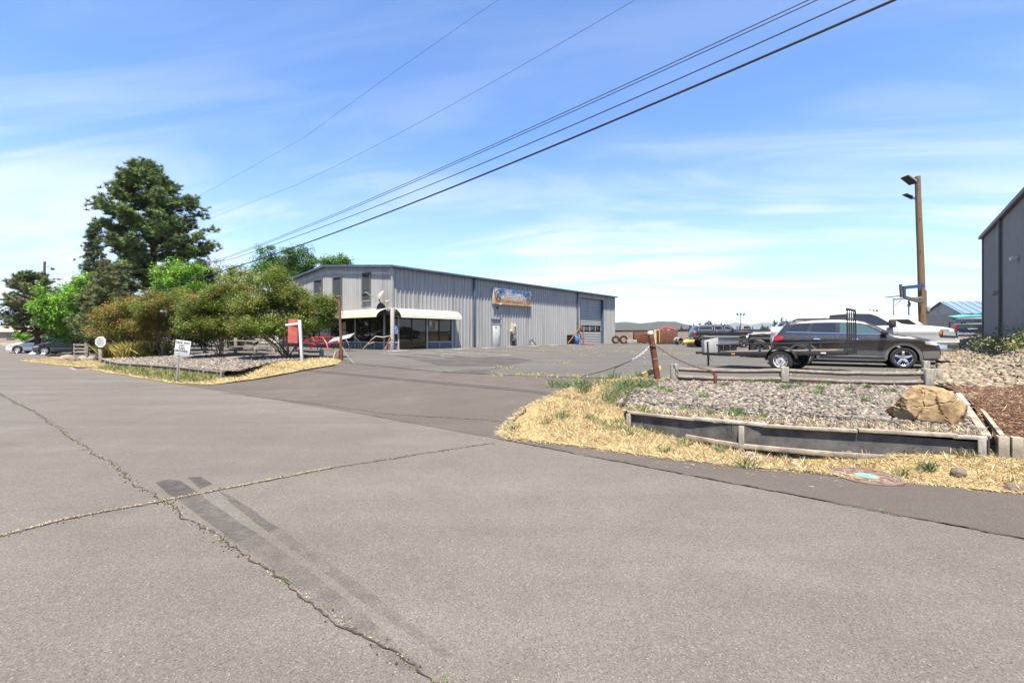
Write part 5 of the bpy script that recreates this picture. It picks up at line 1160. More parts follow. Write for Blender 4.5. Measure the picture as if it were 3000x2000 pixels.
xyL = scatter(vL, 26000, r); blades('dry_grass', xyL, ground, .08, .20, .015, STRAWC+[(.40, .36, .14)], r, .6, .02, sq=.45)
gp = [PG(*p) for p in [(290, 1082), (400, 1104), (515, 1122), (600, 1122), (655, 1106), (584, 1098), (470, 1086), (354, 1074)]]
blades('green_grass', scatter(gp, 9000, r), ground, .08, .24, .014, [(.14, .19, .05), (.20, .25, .08), (.30, .30, .12), (.45, .37, .17)], r, .9)
def clumps(name, spots, per, gf, L0, L1, wid, cols, r, sd=.06, tilt=.75):
    xy = np.concatenate([np.array(p)[None]+r.normal(0, sd*(.6+.8*r.random()), (per, 2)) for p in spots]); blades(name, xy, gf, L0, L1, wid, cols, r, tilt)
pg = lambda a, b: (PG(a, b).x, PG(a, b).y)
sp = [pg(x+r.normal(0, 26), y+r.normal(0, 9)) for x, y in [(1830, 1120), (1860, 1130), (1800, 1140), (1900, 1122), (1780, 1165), (1810, 1155), (1680, 1132), (1690, 1138)] for _ in range(3)]+[pg(x, y) for x, y in [(1720, 1228), (1740, 1240), (1640, 1230), (1655, 1225), (1770, 1250), (1785, 1262), (1820, 1265), (1815, 1245), (1850, 1280), (1880, 1260), (1925, 1275), (1500, 1262), (1600, 1245), (1945, 1330), (2190, 1372), (2000, 1310), (2110, 1330), (2710, 1385), (2720, 1380), (2640, 1405), (1880, 1255), (2650, 1330), (2830, 1340)]]
clumps('green_weeds', sp[:24], 100, ground, .06, .20, .008, GREENC+SAGE, r, .10)
clumps('green_weeds', sp[24:], 48, ground, .05, .15, .007, GREENC+SAGE, r, .05)
bsp = [(p.x, p.y) for p in [P(a, b, .40) for a, b in [(1940, 1145), (1958, 1150), (2000, 1120), (1955, 1128), (2060, 1165), (2120, 1140), (2155, 1200), (2150, 1205), (2175, 1207), (2230, 1215), (2300, 1150), (2306, 1148), (2350, 1145), (2400, 1155), (2402, 1168), (2425, 1142), (2490, 1160), (2535, 1185), (1870, 1185), (1890, 1190), (2010, 1190), (2080, 1200), (2540, 1150), (2600, 1165), (2260, 1130), (2200, 1135)]]]
clumps('green_weeds', bsp, 60, bedR, .05, .14, .008, [(.12, .20, .05), (.17, .24, .08), (.20, .24, .10)], r, .05, .6)
blades('dry_grass', np.concatenate([along(np.array([(WA.lerp(WM, t).x+.1, WA.lerp(WM, t).y+.16) for t in np.linspace(0, 1, 20)]), 700, .08, r), along(np.array([(WM.lerp(WB, t).x+.1, WM.lerp(WB, t).y+.16) for t in np.linspace(0, 1, 20)]), 700, .08, r)]), bedR, .04, .12, .006, STRAWC, r, 1.4)
# straw caught in the road cracks, tufts along joints in the lot
def arr(pl): return np.array([(p.x, p.y) for p in pl])
t1 = arr(tcx); blades('dry_grass', along(t1[: int(len(t1)*.55)], 800, .008, r), ground, .02, .04, .004, STRAWC, r, .4, .012, sq=.3)
l1 = arr(lc); blades('dry_grass', along(l1[int(len(l1)*.45):], 420, .012, r), ground, .012, .035, .004, STRAWC+[(.3, .25, .1)], r, .4, .012, sq=.3)
clumps('green_weeds', [tuple(l1[i]) for i in r.integers(0, len(l1), 14)]+[tuple(arr(sj)[i]) for i in (60, 130, 190, 240)], 14, ground, .015, .05, .005, GREENC, r, .02)
lt = [(P(a, b, .5).x, P(a, b, .5).y) for a, b in [(1480, 1077), (1482, 1079), (1295, 1041), (1298, 1043), (1650, 1064), (1660, 1063), (1670, 1062), (1640, 1066), (1545, 1099), (1600, 1101), (1690, 1104), (1710, 1106)]]+[(P(a, 1100+.03*(a-1480), .48).x, P(a, 1100+.03*(a-1480), .48).y) for a in np.linspace(1490, 1800, 7)]
lt += [(P(a, b, .5).x, P(a, b, .5).y) for a, b in zip(r.uniform(1640, 2250, 60), r.uniform(1014, 1042, 60))]+[(P(a, b, .5).x, P(a, b, .5).y) for a, b in zip(r.uniform(1250, 1700, 26), r.uniform(1022, 1030, 26))]+[(P(a, b, .5).x, P(a, b, .5).y) for a, b in zip(r.uniform(2300, 2700, 6), r.uniform(1085, 1112, 6))]
clumps('lot_weeds', lt, 30, ground, .03, .10, .016, [(.42, .38, .12), (.32, .34, .10), (.5, .42, .18)], r, .22, 1.0)
# tall leafy weeds along the grey building and on the bank
def weeds(name, spots, r, cols):
    pos, sc, col, rot = [], [], [], []
    for x, y, h, w in spots:
        n = int(170*h); p = np.column_stack([r.normal(x, w*.33, n), r.normal(y, w*.33, n), np.zeros(n)]); p[:, 2] = ground(p[:, 0], p[:, 1])+h*r.random(n)**.8; pos.append(p); sc.append(r.uniform(.05, .11, n)); col.append(pick(cols, n, r))
    pos = np.concatenate(pos); mass(name, LEAF_V, LEAF_F, pos, randrot(len(pos), r, 1.2), np.concatenate(sc), np.concatenate(col), M_LEAF)
wsp = []
for i in range(30):
    q = PG(r.uniform(2850, 2998), r.uniform(1003, 1040)); wsp.append((q.x, q.y, r.uniform(.25, .85), r.uniform(.3, .7)))
weeds('tall_weeds', wsp, r, [(.22, .25, .07), (.30, .31, .10), (.17, .22, .06), (.42, .37, .16)])
weeds('tall_weeds', [(9.75, 10.75, .35, .25), (9.9, 10.9, .3, .3)], r, GREENC)
bxy = scatter(bank, 1500, r); blades('dry_grass', bxy, ground, .05, .14, .006, STRAWC+GREENC[:1], r, 1.0, .02)
mxy = scatter(mul, 700, r); blades('dry_grass', mxy, ground, .04, .12, .004, STRAWC, r, 1.4, .03)
# daylily clumps at the left end of the bed
DL = 'golden green arching daylily clump at the left end of the gravel bed'
for i in range(22):
    px = 315+i*7.6+r.uniform(-4, 4); d_ = 27.2+r.uniform(-.5, 1.6); x = (px-CX)/F*d_; n = 70
    xy = np.column_stack([r.normal(0, .14, n), r.normal(0, .14, n)]); L_ = r.uniform(.55, 1.0, n)
    o = mass('daylily_clump', BL_V, BL_F, np.column_stack([xy, np.zeros(n)]), randrot(n, r, .6), np.column_stack([np.full(n, .05), L_*.8, L_]), pick([(.26, .26, .05), (.34, .30, .07), (.16, .22, .04), (.42, .28, .10)], n, r), M_STRAW, None, kind=None)
    o.location = (x, d_, float(bedL(x, d_))); tag(o, DL, 'plant', 'daylily clumps in the gravel bed')
FOL = 1.0
# ------------------------------------------------------------------ loose stone
ic = bmesh.new(); bmesh.ops.create_icosphere(ic, subdivisions=1, radius=1); IV = np.array([tuple(v.co) for v in ic.verts]); IF = np.array([[v.index for v in f.verts] for f in ic.faces]); ic.free()
IV = IV*(1+rs.normal(0, .12, (len(IV), 1)))
GRV = [(.18, .155, .135), (.22, .195, .17), (.13, .115, .105), (.26, .22, .175), (.13, .10, .08), (.18, .165, .155), (.33, .29, .245)]
def stones(name, poly, n, gf, s0, s1, cols, r, dz):
    xy = scatter(poly, n, r); s_ = r.uniform(s0, s1, n); z = gf(xy[:, 0], xy[:, 1])+dz+r.uniform(-.3, .5, n)*s_
    return mass(name, IV, IF, np.column_stack([xy, z]), randrot(n, r, .5), np.column_stack([s_*r.uniform(.8, 1.5, n), s_, s_*r.uniform(.45, .8, n)]), pick(cols, n, r, .2), M_STONE, None, True)
inner = [Vector((p[0], p[1]))*.985+Vector((5.8, 8.6))*.015 for p in bR[:4]]+[Vector((9.4, 10.1)), Vector((4.25, 11.5))]+[Vector((p[0], p[1]))*.985+Vector((5.8, 8.6))*.015 for p in bR[7:]]
stones('river_gravel', inner, 14000, bedR, .020, .042, GRV, r, .012)
stones('river_gravel', bL, 11000, bedL, .03, .065, GRV, r, .04)
stones('bank_stones', bank, 11000, ground, .03, .085, [(.27, .215, .145), (.33, .27, .19), (.19, .15, .11), (.24, .205, .175)], r, .03)
CH_V = [(-1, -.3, 0), (1, -.25, 0), (.9, .3, .1), (-.9, .25, .1)]
cxy = scatter(mul, 22000, r); n = len(cxy); mass('bark_chips', CH_V, [(0, 1, 2, 3)], np.column_stack([cxy, ground(cxy[:, 0], cxy[:, 1])+.04]), randrot(n, r, .5), r.uniform(.012, .034, n), pick([(.20, .11, .065), (.28, .16, .10), (.12, .07, .045), (.36, .26, .17)], n, r), M_STRAW)

k = r.integers(0, len(l1), 500); cz = l1[k]+r.normal(0, .03, (500, 2)); kk = r.integers(0, len(t1), 300); cz = np.concatenate([cz, t1[kk]+r.normal(0, .03, (300, 2))]); n = len(cz); s_ = r.uniform(.002, .008, n)
mass('road_grit', IV, IF, np.column_stack([cz, np.full(n, .006)]), randrot(n, r), s_, pick([(.10, .09, .08), (.2, .17, .14), (.05, .045, .04)], n, r), M_STONE)
# ------------------------------------------------------------------ the right-hand bed: retaining wall, edging, fence, boulder
def up(p, dz=0.0): return Vector((p.x, p.y, p.z+dz))
rw = thing('retaining_wall', 'low black-board retaining wall with a pale wooden cap in front of the gravel bed', 'retaining wall', (0, 0, 0))
face = (WB-WA); face.z = 0; face.normalize(); nrm = Vector((face.y, -face.x, 0))        # towards the road
segs_ = [(WA, WA.lerp(WM, .62)), (WA.lerp(WM, .60), WM.lerp(WB, .12)), (WM.lerp(WB, .10), WM.lerp(WB, .52)), (WM.lerp(WB, .525), WM.lerp(WB, .90)), (WM.lerp(WB, .88), WB)]
for i, (a, b) in enumerate(segs_):
    MB().bar(up(a, .0 if i % 2 == 0 else .012)+nrm*.0, up(b, .0 if i % 2 == 0 else .012)+nrm*.0, .075, .045 if i % 2 == 0 else .05).build('cap_board', M_CAPWOOD if i in (0, 2, 3) else M_WHITEMETAL, rw, bevel=.006)
def drop(p, z): return Vector((p.x, p.y, z))
for a, b in ((WA, WM), (WM, WM.lerp(WB, .5)), (WM.lerp(WB, .5), WB)):
    MB().bar(drop(a, .10)-nrm*.022, drop(b, .10)-nrm*.022, .02, .40).build('black_board', M_BLACKBOARD, rw)
for a, b, z0, z1, mt_ in ((WA.lerp(WM, .55), WA.lerp(WM, .8), .0, -.02, M_CAPWOOD), (WA.lerp(WM, .8), WM, -.02, -.03, M_CAPWOOD), (WM, WM.lerp(WB, .42), -.03, -.02, M_CAPWOOD), (WM.lerp(WB, .42), WM.lerp(WB, .60), -.02, .0, M_GREYWOOD), (WM.lerp(WB, .60), WM.lerp(WB, .8), .0, .02, M_GREYWOOD), (WM.lerp(WB, .8), WB, .02, .03, M_GREYWOOD)):
    MB().bar(drop(a, z0)+nrm*.035, drop(b, z1)+nrm*.035, .05, .07).build('foot_rail', mt_, rw, bevel=.006)
for p, z in ((WA.lerp(WB, .005), .0), (WM, -.16), (WB-face*.05, -.02)):
    MB().box((p.x+nrm.x*.03, p.y+nrm.y*.03, (p.z-.02+z-.06)/2), (.075, .055, p.z-.02-z+.06), math.atan2(face.y, face.x)).build('stake', M_POSTWOOD, rw, bevel=.005)
# return wall along the right side and its corner posts
RS = P(2806, 1161, .47)
rr = thing('side_edging', 'pale timber edging running back along the right side of the gravel bed', 'edging', (0, 0, 0))
MB().bar(up(WB, .02), up(RS, .03), .09, .05).build('inner_board', M_CAPWOOD, rr, bevel=.006)
MB().bar(up(WB, .03)+face*.14, up(RS, .05)+face*.16, .05, .06).build('outer_board', M_CAPWOOD, rr, bevel=.006)
MB().bar(up(WB.lerp(RS, .62), .055)+face*.04, up(RS, .06)+face*.05, .15, .02).build('joint_plate', M_WHITEMETAL, rr)
MB().bar(up(WB, -.10)+face*.02, up(RS, -.10)+face*.02, .02, .26).build('black_board', M_BLACKBOARD, rr)
for k, lab in ((.15, 'left one of two squared posts at the right corner of the retaining wall'), (.27, 'right one of two squared posts at the right corner of the retaining wall')):
    q = WB+face*k+Vector((.02, .03, 0)); o = MB().box((0, 0, .17), (.10, .11, .42)).build('corner_post', M_CAPWOOD, None, bevel=.008); o.location = (q.x, q.y, .02); o.rotation_euler = (0, 0, math.atan2(face.y, face.x)); tag(o, lab, 'post')
def log(name, label, a, b, r0, mat, cat='log', square=None):
    o = MB(); d = b-a
    if square: o.bar(a, b, *square)
    else:
        o.tube([a.lerp(b, t)+Vector((random.gauss(0, .006), random.gauss(0, .006), random.gauss(0, .004))) for t in np.linspace(0, 1, 7)], [r0*random.uniform(.92, 1.06) for _ in range(7)], 10)
    return tag(o.build(name, mat, None, smooth=not square, bevel=.008 if square else 0), label, cat)
log('landscape_log', 'short round grey log at the left corner of the gravel bed', up(LG0, .07), P(1842, 1146, .34), .055, M_GREYWOOD)
log('edging_timber', 'long grey timber edging the left side of the gravel bed', P(1848, 1149, .34), P(1963, 1105, .47), .05, M_GREYWOOD, 'edging', (.09, .09))
# low rail fence between bed and lot
posts = [P(1977, 1116, .47), P(2300, 1122, .46), P(2722, 1134, .47)]
fe = thing('rail_fence', 'low two-rail wooden fence between the gravel bed and the trailer', 'fence', (0, 0, 0))
for i, (p, h) in enumerate(zip(posts, (.44, .40, .42))):
    MB().box((p.x, p.y+.04, p.z+h/2-.05), (.17, .17, h+.1), R(-12)).build('post', M_POSTWOOD, fe, bevel=.012)
for a, b in zip(posts[:-1], posts[1:]):
    for h0, h1 in ((.31, .30), (.11, .10)):
        pts = [a.lerp(b, t)+Vector((0, .05, h0+(h1-h0)*t-.035*math.sin(math.pi*t)+random.gauss(0, .004))) for t in np.linspace(0, 1, 10)]
        MB().tube(pts, [.055*random.uniform(.88, 1.1) for _ in pts], 8).build('rail', M_DARKWOOD, fe, smooth=True)
for lab, p, h, w_ in (('taller grey corner post behind the right end of the low fence', PG(2712, 1100), .42, .15), ('short grey block post at the right end of the low fence', PG(2738, 1115), .30, .26)):
    o = MB().box((0, 0, h/2-.04), (w_, .16, h+.08)).build('fence_post', M_POSTWOOD, None, bevel=.012); o.location = p; o.rotation_euler = (0, 0, R(-20)); tag(o, lab, 'post')
br = thing('steel_bracket', 'rusty steel bracket holding the chain beside the low fence', 'bracket', P(2096, 1127, .47)); 
MB().box((0, 0, .12), (.07, .06, .26)).build('upright', M_RUST, br, bevel=.006); MB().bar((0, 0, .22), (-.16, -.02, .36), .05, .04).build('arm', M_RUST, br)
# boulder
bc = P(2734, 1240, .38); bm = bmesh.new(); bmesh.ops.create_icosphere(bm, subdivisions=6, radius=1)
cuts = [(Vector((-1, -.15, .1)).normalized(), .80), (Vector((-.3, -1, .18)).normalized(), .70), (Vector((.55, -.75, .25)).normalized(), .74), (Vector((1, .1, .05)).normalized(), .88), (Vector((.05, -.1, 1)).normalized(), .74), (Vector((-.45, -.2, .8)).normalized(), .78), (Vector((.7, -.1, .65)).normalized(), .84), (Vector((-.75, -.6, -.3)).normalized(), .82)]
rq = random.Random(12)
for _ in range(16):
    q_ = Vector((rq.gauss(0, 1), rq.gauss(-.4, .8), rq.gauss(.2, .8))).normalized(); cuts.append((q_, rq.uniform(.78, .92)))
for v in bm.verts:
    d = v.co.normalized(); rad = 1.05
    for nn, k in cuts:
        c_ = d.dot(nn)
        if c_ > .05: rad = min(rad, k/c_)
    n1_ = mnoise.fractal(d*2.2+Vector((3, 1, 7)), .9, 2.1, 5); n2_ = abs(mnoise.noise(d*3.1+Vector((9, 2, 4)))); n3_ = mnoise.fractal(d*9, .8, 2, 4)
    g1_ = abs(d.x-.10+.18*d.z+.10*mnoise.noise(d*3)); g2_ = abs(d.z-.35-.25*d.x+.08*mnoise.noise(d*4+Vector((1, 1, 1)))); g3_ = abs(d.x+.55-.25*d.z+.08*mnoise.noise(d*5))
    rad *= 1+.03*n1_-.10*max(0, .03-g1_)/.03-.07*max(0, .03-g2_)/.03-.09*max(0, .04-g3_)/.04+.018*n3_+(.05 if d.x > .10-.18*d.z else 0)-(.04 if d.z > .35+.25*d.x else 0)
    v.co = d*rad
    v.co = Vector((v.co.x*.47, v.co.y*.36, v.co.z*.42+.20))
me = bpy.data.meshes.new('boulder'); bm.to_mesh(me); bm.free(); me.polygons.foreach_set('use_smooth', [True]*len(me.polygons)); me.set_sharp_from_angle(angle=R(28)); me.materials.append(M_BOULDER)
o = bpy.data.objects.new('boulder', me); COL.objects.link(o); o.location = (bc.x, bc.y+.10, bc.z-.02); o.rotation_euler = (0, 0, R(-15)); tag(o, 'large cracked tan boulder sitting in the gravel bed', 'boulder')
def rock(label, p, s, seed, mat, name='rock', sq=.7, cat='rock'):
    bm = bmesh.new(); bmesh.ops.create_icosphere(bm, subdivisions=3, radius=1)
    for v in bm.verts:
        d = v.co.normalized(); v.co = d*(1+.22*mnoise.fractal(d*1.3+Vector((seed*3.1, seed, 2)), 1, 2, 3)); v.co.z *= sq
    me = bpy.data.meshes.new(name); bm.to_mesh(me); bm.free(); me.polygons.foreach_set('use_smooth', [True]*len(me.polygons)); me.materials.append(mat)
    o = bpy.data.objects.new(name, me); COL.objects.link(o); o.location = (p.x, p.y, p.z+s*.25); o.scale = (s, s*.8, s); o.rotation_euler = (0, 0, seed*1.7); tag(o, label, cat); return o
M_RK1 = M('river_rock', (.27, .225, .18), .85, var=.25, scale=6, bump=.3); M_RK2 = M('brown_rock', (.19, .135, .10), .9, var=.3, scale=7, bump=.4)
for i, (px, py, s_, lab) in enumerate([(2186, 1322, .075, 'round rock right against the foot of the middle wall stake'), (2196, 1342, .10, 'largest round rock in the ditch below the retaining wall'), (2222, 1336, .06, 'dark rock wedged beside the largest ditch rock'), (2218, 1352, .07, 'flat rock just below the largest ditch rock'), (2248, 1352, .07, 'rounded ditch rock, third from the wall stake'), (2262, 1338, .05, 'small dark rock near the dry weeds in the ditch'), (2296, 1340, .085, 'long rock leaning towards the wall in the ditch'), (2278, 1354, .055, 'flat rightmost rock of the ditch group')]):
    rock(lab, PG(px, py), s_, i+1, M_RK1)
for px, py, s_, lab in [(2482, 1330, .075, 'lone brown rock by the foot rail of the retaining wall'), (2808, 1392, .10, 'brown cube-like rock lying on the straw'), (2972, 1440, .09, 'brown rock at the road edge in the lower right corner'), (2365, 1372, .06, 'small dark rock at the straw edge left of the manhole'), (2328, 1366, .06, 'pale angular stone chip left of the manhole')]:
    rock(lab, PG(px, py), s_, px*.01, M_RK2 if px != 2328 else M_CONC)
# manhole cover
mp = P(2538, 1396, .0); mh = thing('manhole', 'round rusty manhole cover with pale turquoise paint at the road edge', 'manhole cover', (mp.x, mp.y, mp.z+.008))
M_MHC = M('cover_rust', (.17, .115, .09), .8, var=.2, scale=9, c2=(.24, .18, .145), mixs=5, bump=.3)
def disc(m, r0, r1, z0, z1, n=40):
    vs = []; 
    for r_, z in ((r0, z0), (r1, z0), (r1, z1), (r0, z1)):
        vs += [(r_*math.cos(2*math.pi*i/n), r_*math.sin(2*math.pi*i/n), z) for i in range(n)]
    m.add(vs, [(a*n+i, a*n+(i+1) % n, ((a+1) % 4)*n+(i+1) % n, ((a+1) % 4)*n+i) for a in range(4) for i in range(n)]); return m
disc(MB(), .31, .345, -.08, .008).build('frame_ring', M_MHC, mh)
disc(MB(), .001, .305, -.03, .004).build('cover', M_MHC, mh)
pm = MB(); disc(pm, .001, .115, .004, .008, 24); pm.build('paint_spot', M('turquoise_paint', (.17, .33, .30), .8, var=.2, scale=12), mh)
pm = MB()
for i in range(8):
    a = 2*math.pi*i/8; pm.tube([((.13+.16*t)*math.cos(a+.25*math.sin(t*6)), (.13+.16*t)*math.sin(a+.25*math.sin(t*6)), .006) for t in np.linspace(0, 1, 7)], .007, 5)
pm.build('cast_ribs', M_RUSTPOLE, mh)
pl_ = tag(MB().box((0, 0, 0), (.34, .03, .012)).build('pale_stick', M_WHITE), 'thin white strip lying on the gravel behind the cap board', 'strip'); q = P(2197, 1215, .33); pl_.location = (q.x, q.y, .375); pl_.rotation_euler = (0, R(3), R(-28))
# ------------------------------------------------------------------ rusty gate posts, chain and cable
g1 = P(1928, 1111, .48); top1 = A(1905, 972, g1.y)
gp1 = thing('rusty_gate_post', 'leaning rusty steel gate post with a white top beside the gravel bed', 'post', g1)
off = top1-g1; MB().tube([(0, 0, -.1), tuple(off*.5), tuple(off*.955)], .078, 16).build('pipe', M_RUST, gp1, smooth=True)
MB().tube([tuple(off*.955), tuple(off*1.0), tuple(off*1.02)], [.08, .075, .045], 16).build('white_cap', M_WHITE, gp1, smooth=True)
MB().tube([tuple(off*.425), tuple(off*.45)], .0795, 16, False).build('white_band', M_CAPWOOD, gp1)
def cat(a, b, sag, n): return [a.lerp(b, t)-Vector((0, 0, sag*4*t*(1-t))) for t in np.linspace(0, 1, n)]
LK = MB(); LK.tube([(.026*math.cos(t)+(.02 if math.cos(t) > 0 else -.02),   .020*math.sin(t), 0) for t in np.linspace(0, 2*math.pi, 13)], .0065, 5, False); lk = LK.build('link', M_RUSTPOLE); LKM = lk.data; bpy.data.objects.remove(lk)
def chain(label, pts, mat):
    o = thing('chain', label, 'chain', pts[0]); acc = 0; k = 0; L_ = .062
    LKM2 = LKM.copy(); LKM2.materials.clear(); LKM2.materials.append(mat)
    for a, b in zip(pts[:-1], pts[1:]):
        d = b-a; n = max(1, round(d.length/L_))
        for i in range(n):
            p = a.lerp(b, (i+.5)/n)-pts[0]; e = bpy.data.objects.new('link', LKM2); COL.objects.link(e); e.parent = o; e.location = p
            e.rotation_mode = 'QUATERNION'; e.rotation_quaternion = d.to_track_quat('X', 'Z') @ Matrix.Rotation(R(90*(k % 2)+20), 4, 'X').to_quaternion(); k += 1
    return o
hk = g1+off*.70
wr_ = MB().tube([tuple(off*.70+Vector((.092*math.cos(t), .092*math.sin(t), .02*math.sin(2*t)))) for t in np.linspace(0, 2*math.pi, 17)], .016, 6).build('chain_wrap', M_RUSTPOLE, gp1)
chain('heavy rusty chain sagging from the gate post to the low fence', cat(hk+Vector((.1, -.03, 0)), P(2096, 1127, .47)+Vector((-.1, -.03, .34)), .10, 26), M_RUSTPOLE)
ce = A(1852, 1054, g1.y-.2); chain('grey chain hanging left from the gate post to a steel cable', cat(hk+Vector((-.1, -.03, 0)), ce, .05, 12), M_GREYSTEEL)
chain('short loose chain end dangling left of the gate post', [A(1888, 1032, g1.y-.1), A(1888, 1070, g1.y-.1)], M_GREYSTEEL)
cb = thing('steel_cable', 'steel cable dropping from the grey chain to the driveway', 'cable', ce)
MB().tube([p-ce for p in cat(ce, PG(1692, 1104)+Vector((0, 0, .01)), .06, 10)], .011, 6).build('main_strand', M_WIRE, cb)
e1 = PG(1812, 1110); MB().tube([Vector((0, 0, 0)), A(1802, 1078, ce.y)-ce, A(1796, 1095, ce.y-.05)-ce, A(1803, 1106, ce.y-.1)-ce, e1-ce], .009, 6).build('loose_loop', M_WIRE, cb)
yb = tag(MB().bar((0, 0, .10), (.55, .18, .30), .09, .14).build('yellow_bar', M_PALEYELLOW, None, bevel=.01), 'faded yellow steel bar propped behind the rusty gate post', 'bar'); q = PG(1886, 1108); yb.location = (q.x, q.y+.15, q.z-.05)
g2 = P(1001, 1060, .45); t2 = A(994, 868, g2.y); gp2 = thing('rusty_pole', 'tall thin rusty pole at the left side of the driveway mouth', 'pole', g2)
off2 = t2-g2; MB().tube([(0, 0, -.1), tuple(off2*.3)], .075, 12).build('sleeve', M_RUST, gp2, smooth=True); MB().tube([tuple(off2*.3), tuple(off2)], .055, 12).build('pipe', M_RUSTPOLE, gp2, smooth=True)
MB().box(tuple(off2), (.15, .15, .03)).build('cap', M_GREYSTEEL, gp2)
chain('thin chain trailing from the tall rusty pole to the ground', cat(g2+off2*.22+Vector((.07, -.05, 0)), PG(1030, 1066)+Vector((.1, 0, .02)), .05, 8), M_GREYSTEEL)
st_ = thing('tree_stump', 'split wooden stump beside the tall rusty pole', 'stump', P(985, 1057, .44)); MB().tube([(0, 0, -.1), (.02, 0, .3), (.04, 0, .5)], [.17, .14, .13], 9).build('trunk', M_BARKPALE, st_); MB().bar((-.12, -.12, 0), (.02, -.1, .45), .12, .06).build('split_face', M_PALLET, st_)
# ------------------------------------------------------------------ left bed: wall, fences, signs
lw = thing('low_bed_wall', 'low dark board wall with pale rim around the left gravel bed', 'retaining wall', (0, 0, 0))
for a, b in zip(WL[:-1], WL[1:]):
    MB().bar(up(a, .015), up(b, .015), .11, .05).build('cap_board', M_GREYWOOD, lw); MB().bar(drop(a, .12), drop(b, .12), .05, .24).build('black_board', M_BLACKBOARD, lw)
for t in (.02, .1, .19, .3, .42, .55, .68, .84, .995):
    x = t*(len(WL)-1); i = min(int(x), len(WL)-2); q = WL[i].lerp(WL[i+1], x-i); MB().box((q.x-.02, q.y-.07, .11), (.06, .05, .30)).build('stake', M_GREYWOOD, lw)
def railfence(label, pts, h, rails, pw=.17, hgt=None):
    o = thing('rail_fence', label, 'fence', pts[0])
    for p in pts: q = p-pts[0]; MB().box((q.x, q.y, q.z+h/2-.05), (pw, pw, h+.1), R(38)).build('post', M_POSTWOOD, o, bevel=.012)
    for a, b in zip(pts[:-1], pts[1:]):
        for z in rails: MB().tube([a-pts[0]+Vector((0, 0, z)), a.lerp(b, .5)-pts[0]+Vector((0, 0, z-.03)), b-pts[0]+Vector((0, 0, z))], .05, 7).build('rail', M_DARKWOOD, o, smooth=True)
    return o
railfence('low rail fence in the shade between the crape myrtles and the building', [P(600, 1037, .46), P(690, 1041, .46), P(748, 1040, .46), P(805, 1042, .46), P(880, 1046, .46), P(942, 1050, .46)], .45, (.12, .34))
railfence('taller rail fence behind the middle crape myrtle', [P(660, 1031, .5), P(690, 1030, .5), P(790, 1031, .5)], .95, (.35, .75))
railfence('weathered rail fence in front of the dark navy wagon', [PG(141, 1037), PG(252, 1040)], 1.05, (.3, .85))
railfence('short rail fence just left of the octagonal sign', [PG(256, 1042), PG(292, 1046)], .9, (.25, .5, .8))
o = thing('wooden_rack', 'weathered upright wooden rack with slats beside the left drain', 'rack', PG(238, 1050))
for x in (-.45, .45): MB().box((x, 0, .5), (.12, .12, 1.1)).build('post', M_GREYWOOD, o, bevel=.01)
for z in (.2, .45, .7, .95): MB().box((0, -.07, z), (.95, .04, .1)).build('slat', M_GREYWOOD, o)
# dead end sign
sp_ = PG(516, 1122); sg_ = thing('dead_end_sign', 'white hand-lettered dead end sign on a leaning metal stake', 'sign', sp_, rot=(0, R(5.5), 0))
MB().box((.0, 0, .62), (.045, .02, 1.3)).build('stake', M_GREYSTEEL, sg_)
pc = A(535, 1020, sp_.y)-sp_; pp = sub('sign_panel', sg_, (pc.x-.09, -.03, pc.z+.02), (0, R(1.5), R(-6)))
MB().box((0, 0, 0), (.57, .02, .53)).build('board', M_WHITE, pp, bevel=.004)
for tx, sz_, z_, x_ in (('DEAD END', .105, .19, -.01), ('NO', .105, .085, -.03), ('TURN-', .085, -.01, -.02), ('AROUNDS', .095, -.095, -.03)):
    text(tx, sz_, M_BLACKINK, pp, (x_, -.012, z_), sx=1.0 if tx != 'NO' else 1.15)
MB().box((-.11, -.012, -.20), (.09, .004, .012)).build('underline', M_BLACKINK, pp)
# octagonal sign
op = PG(297, 1062); os_ = thing('octagonal_sign', 'faded white octagonal sign on a grey post at the left bed corner', 'sign', op)
MB().box((0, 0, .42), (.2, .2, .9)).build('post', M_POSTWOOD, os_, bevel=.015)
oc = A(301, 1001, op.y)-op; rr_ = .34
MB().prism([(oc.x+rr_*math.cos(R(22.5+45*i)), -.15, oc.z+rr_*math.sin(R(22.5+45*i))) for i in range(8)], (0, .02, 0)).build('plate', M_WHITE, os_)
mk = MB(); r_ = random.Random(4)
for row in range(4):
    x = -.22+.05*(row in (0, 3))
    while x < .2-.05*(row in (0, 3)): 
        w_ = r_.uniform(.02, .045); mk.box((oc.x+x, -.155, oc.z+.17-.115*row), (w_, .006, r_.uniform(.03, .07))); x += w_+.02
mk.build('worn_lettering', M_GREYPLASTIC, os_)
# realtor-style sign: white post with arm, blurred red panels
rp = P(886, 1066, .40); rt = A(878, 937, rp.y); ho = rt-rp
sl = thing('red_hanging_sign', 'white post sign with blurred red panels at the driveway edge', 'sign', rp)
MB().bar((0, 0, -.1), tuple(ho), .11, .11, up=(0, 1, 0)).build('post', M_WHITE, sl, bevel=.012)
MB().bar((ho.x, ho.y, ho.z-.16), (ho.x-.66, ho.y+.1, ho.z-.22), .06, .09).build('arm', M_WHITE, sl, bevel=.01)
MB().box((ho.x-.30, ho.y+.05, ho.z-.06), (.42, .02, .20)).build('top_rider', M_SIGNRED, sl); MB().box((ho.x-.32, ho.y+.05, ho.z-.62), (.42, .02, .74)).build('panel', M_SIGNRED, sl)
for x in (-.48, -.16): MB().cyl((ho.x+x, ho.y+.05, ho.z-.26), (ho.x+x, ho.y+.05, ho.z-.2), .012, n=6).build('hanger', M_GREYSTEEL, sl)
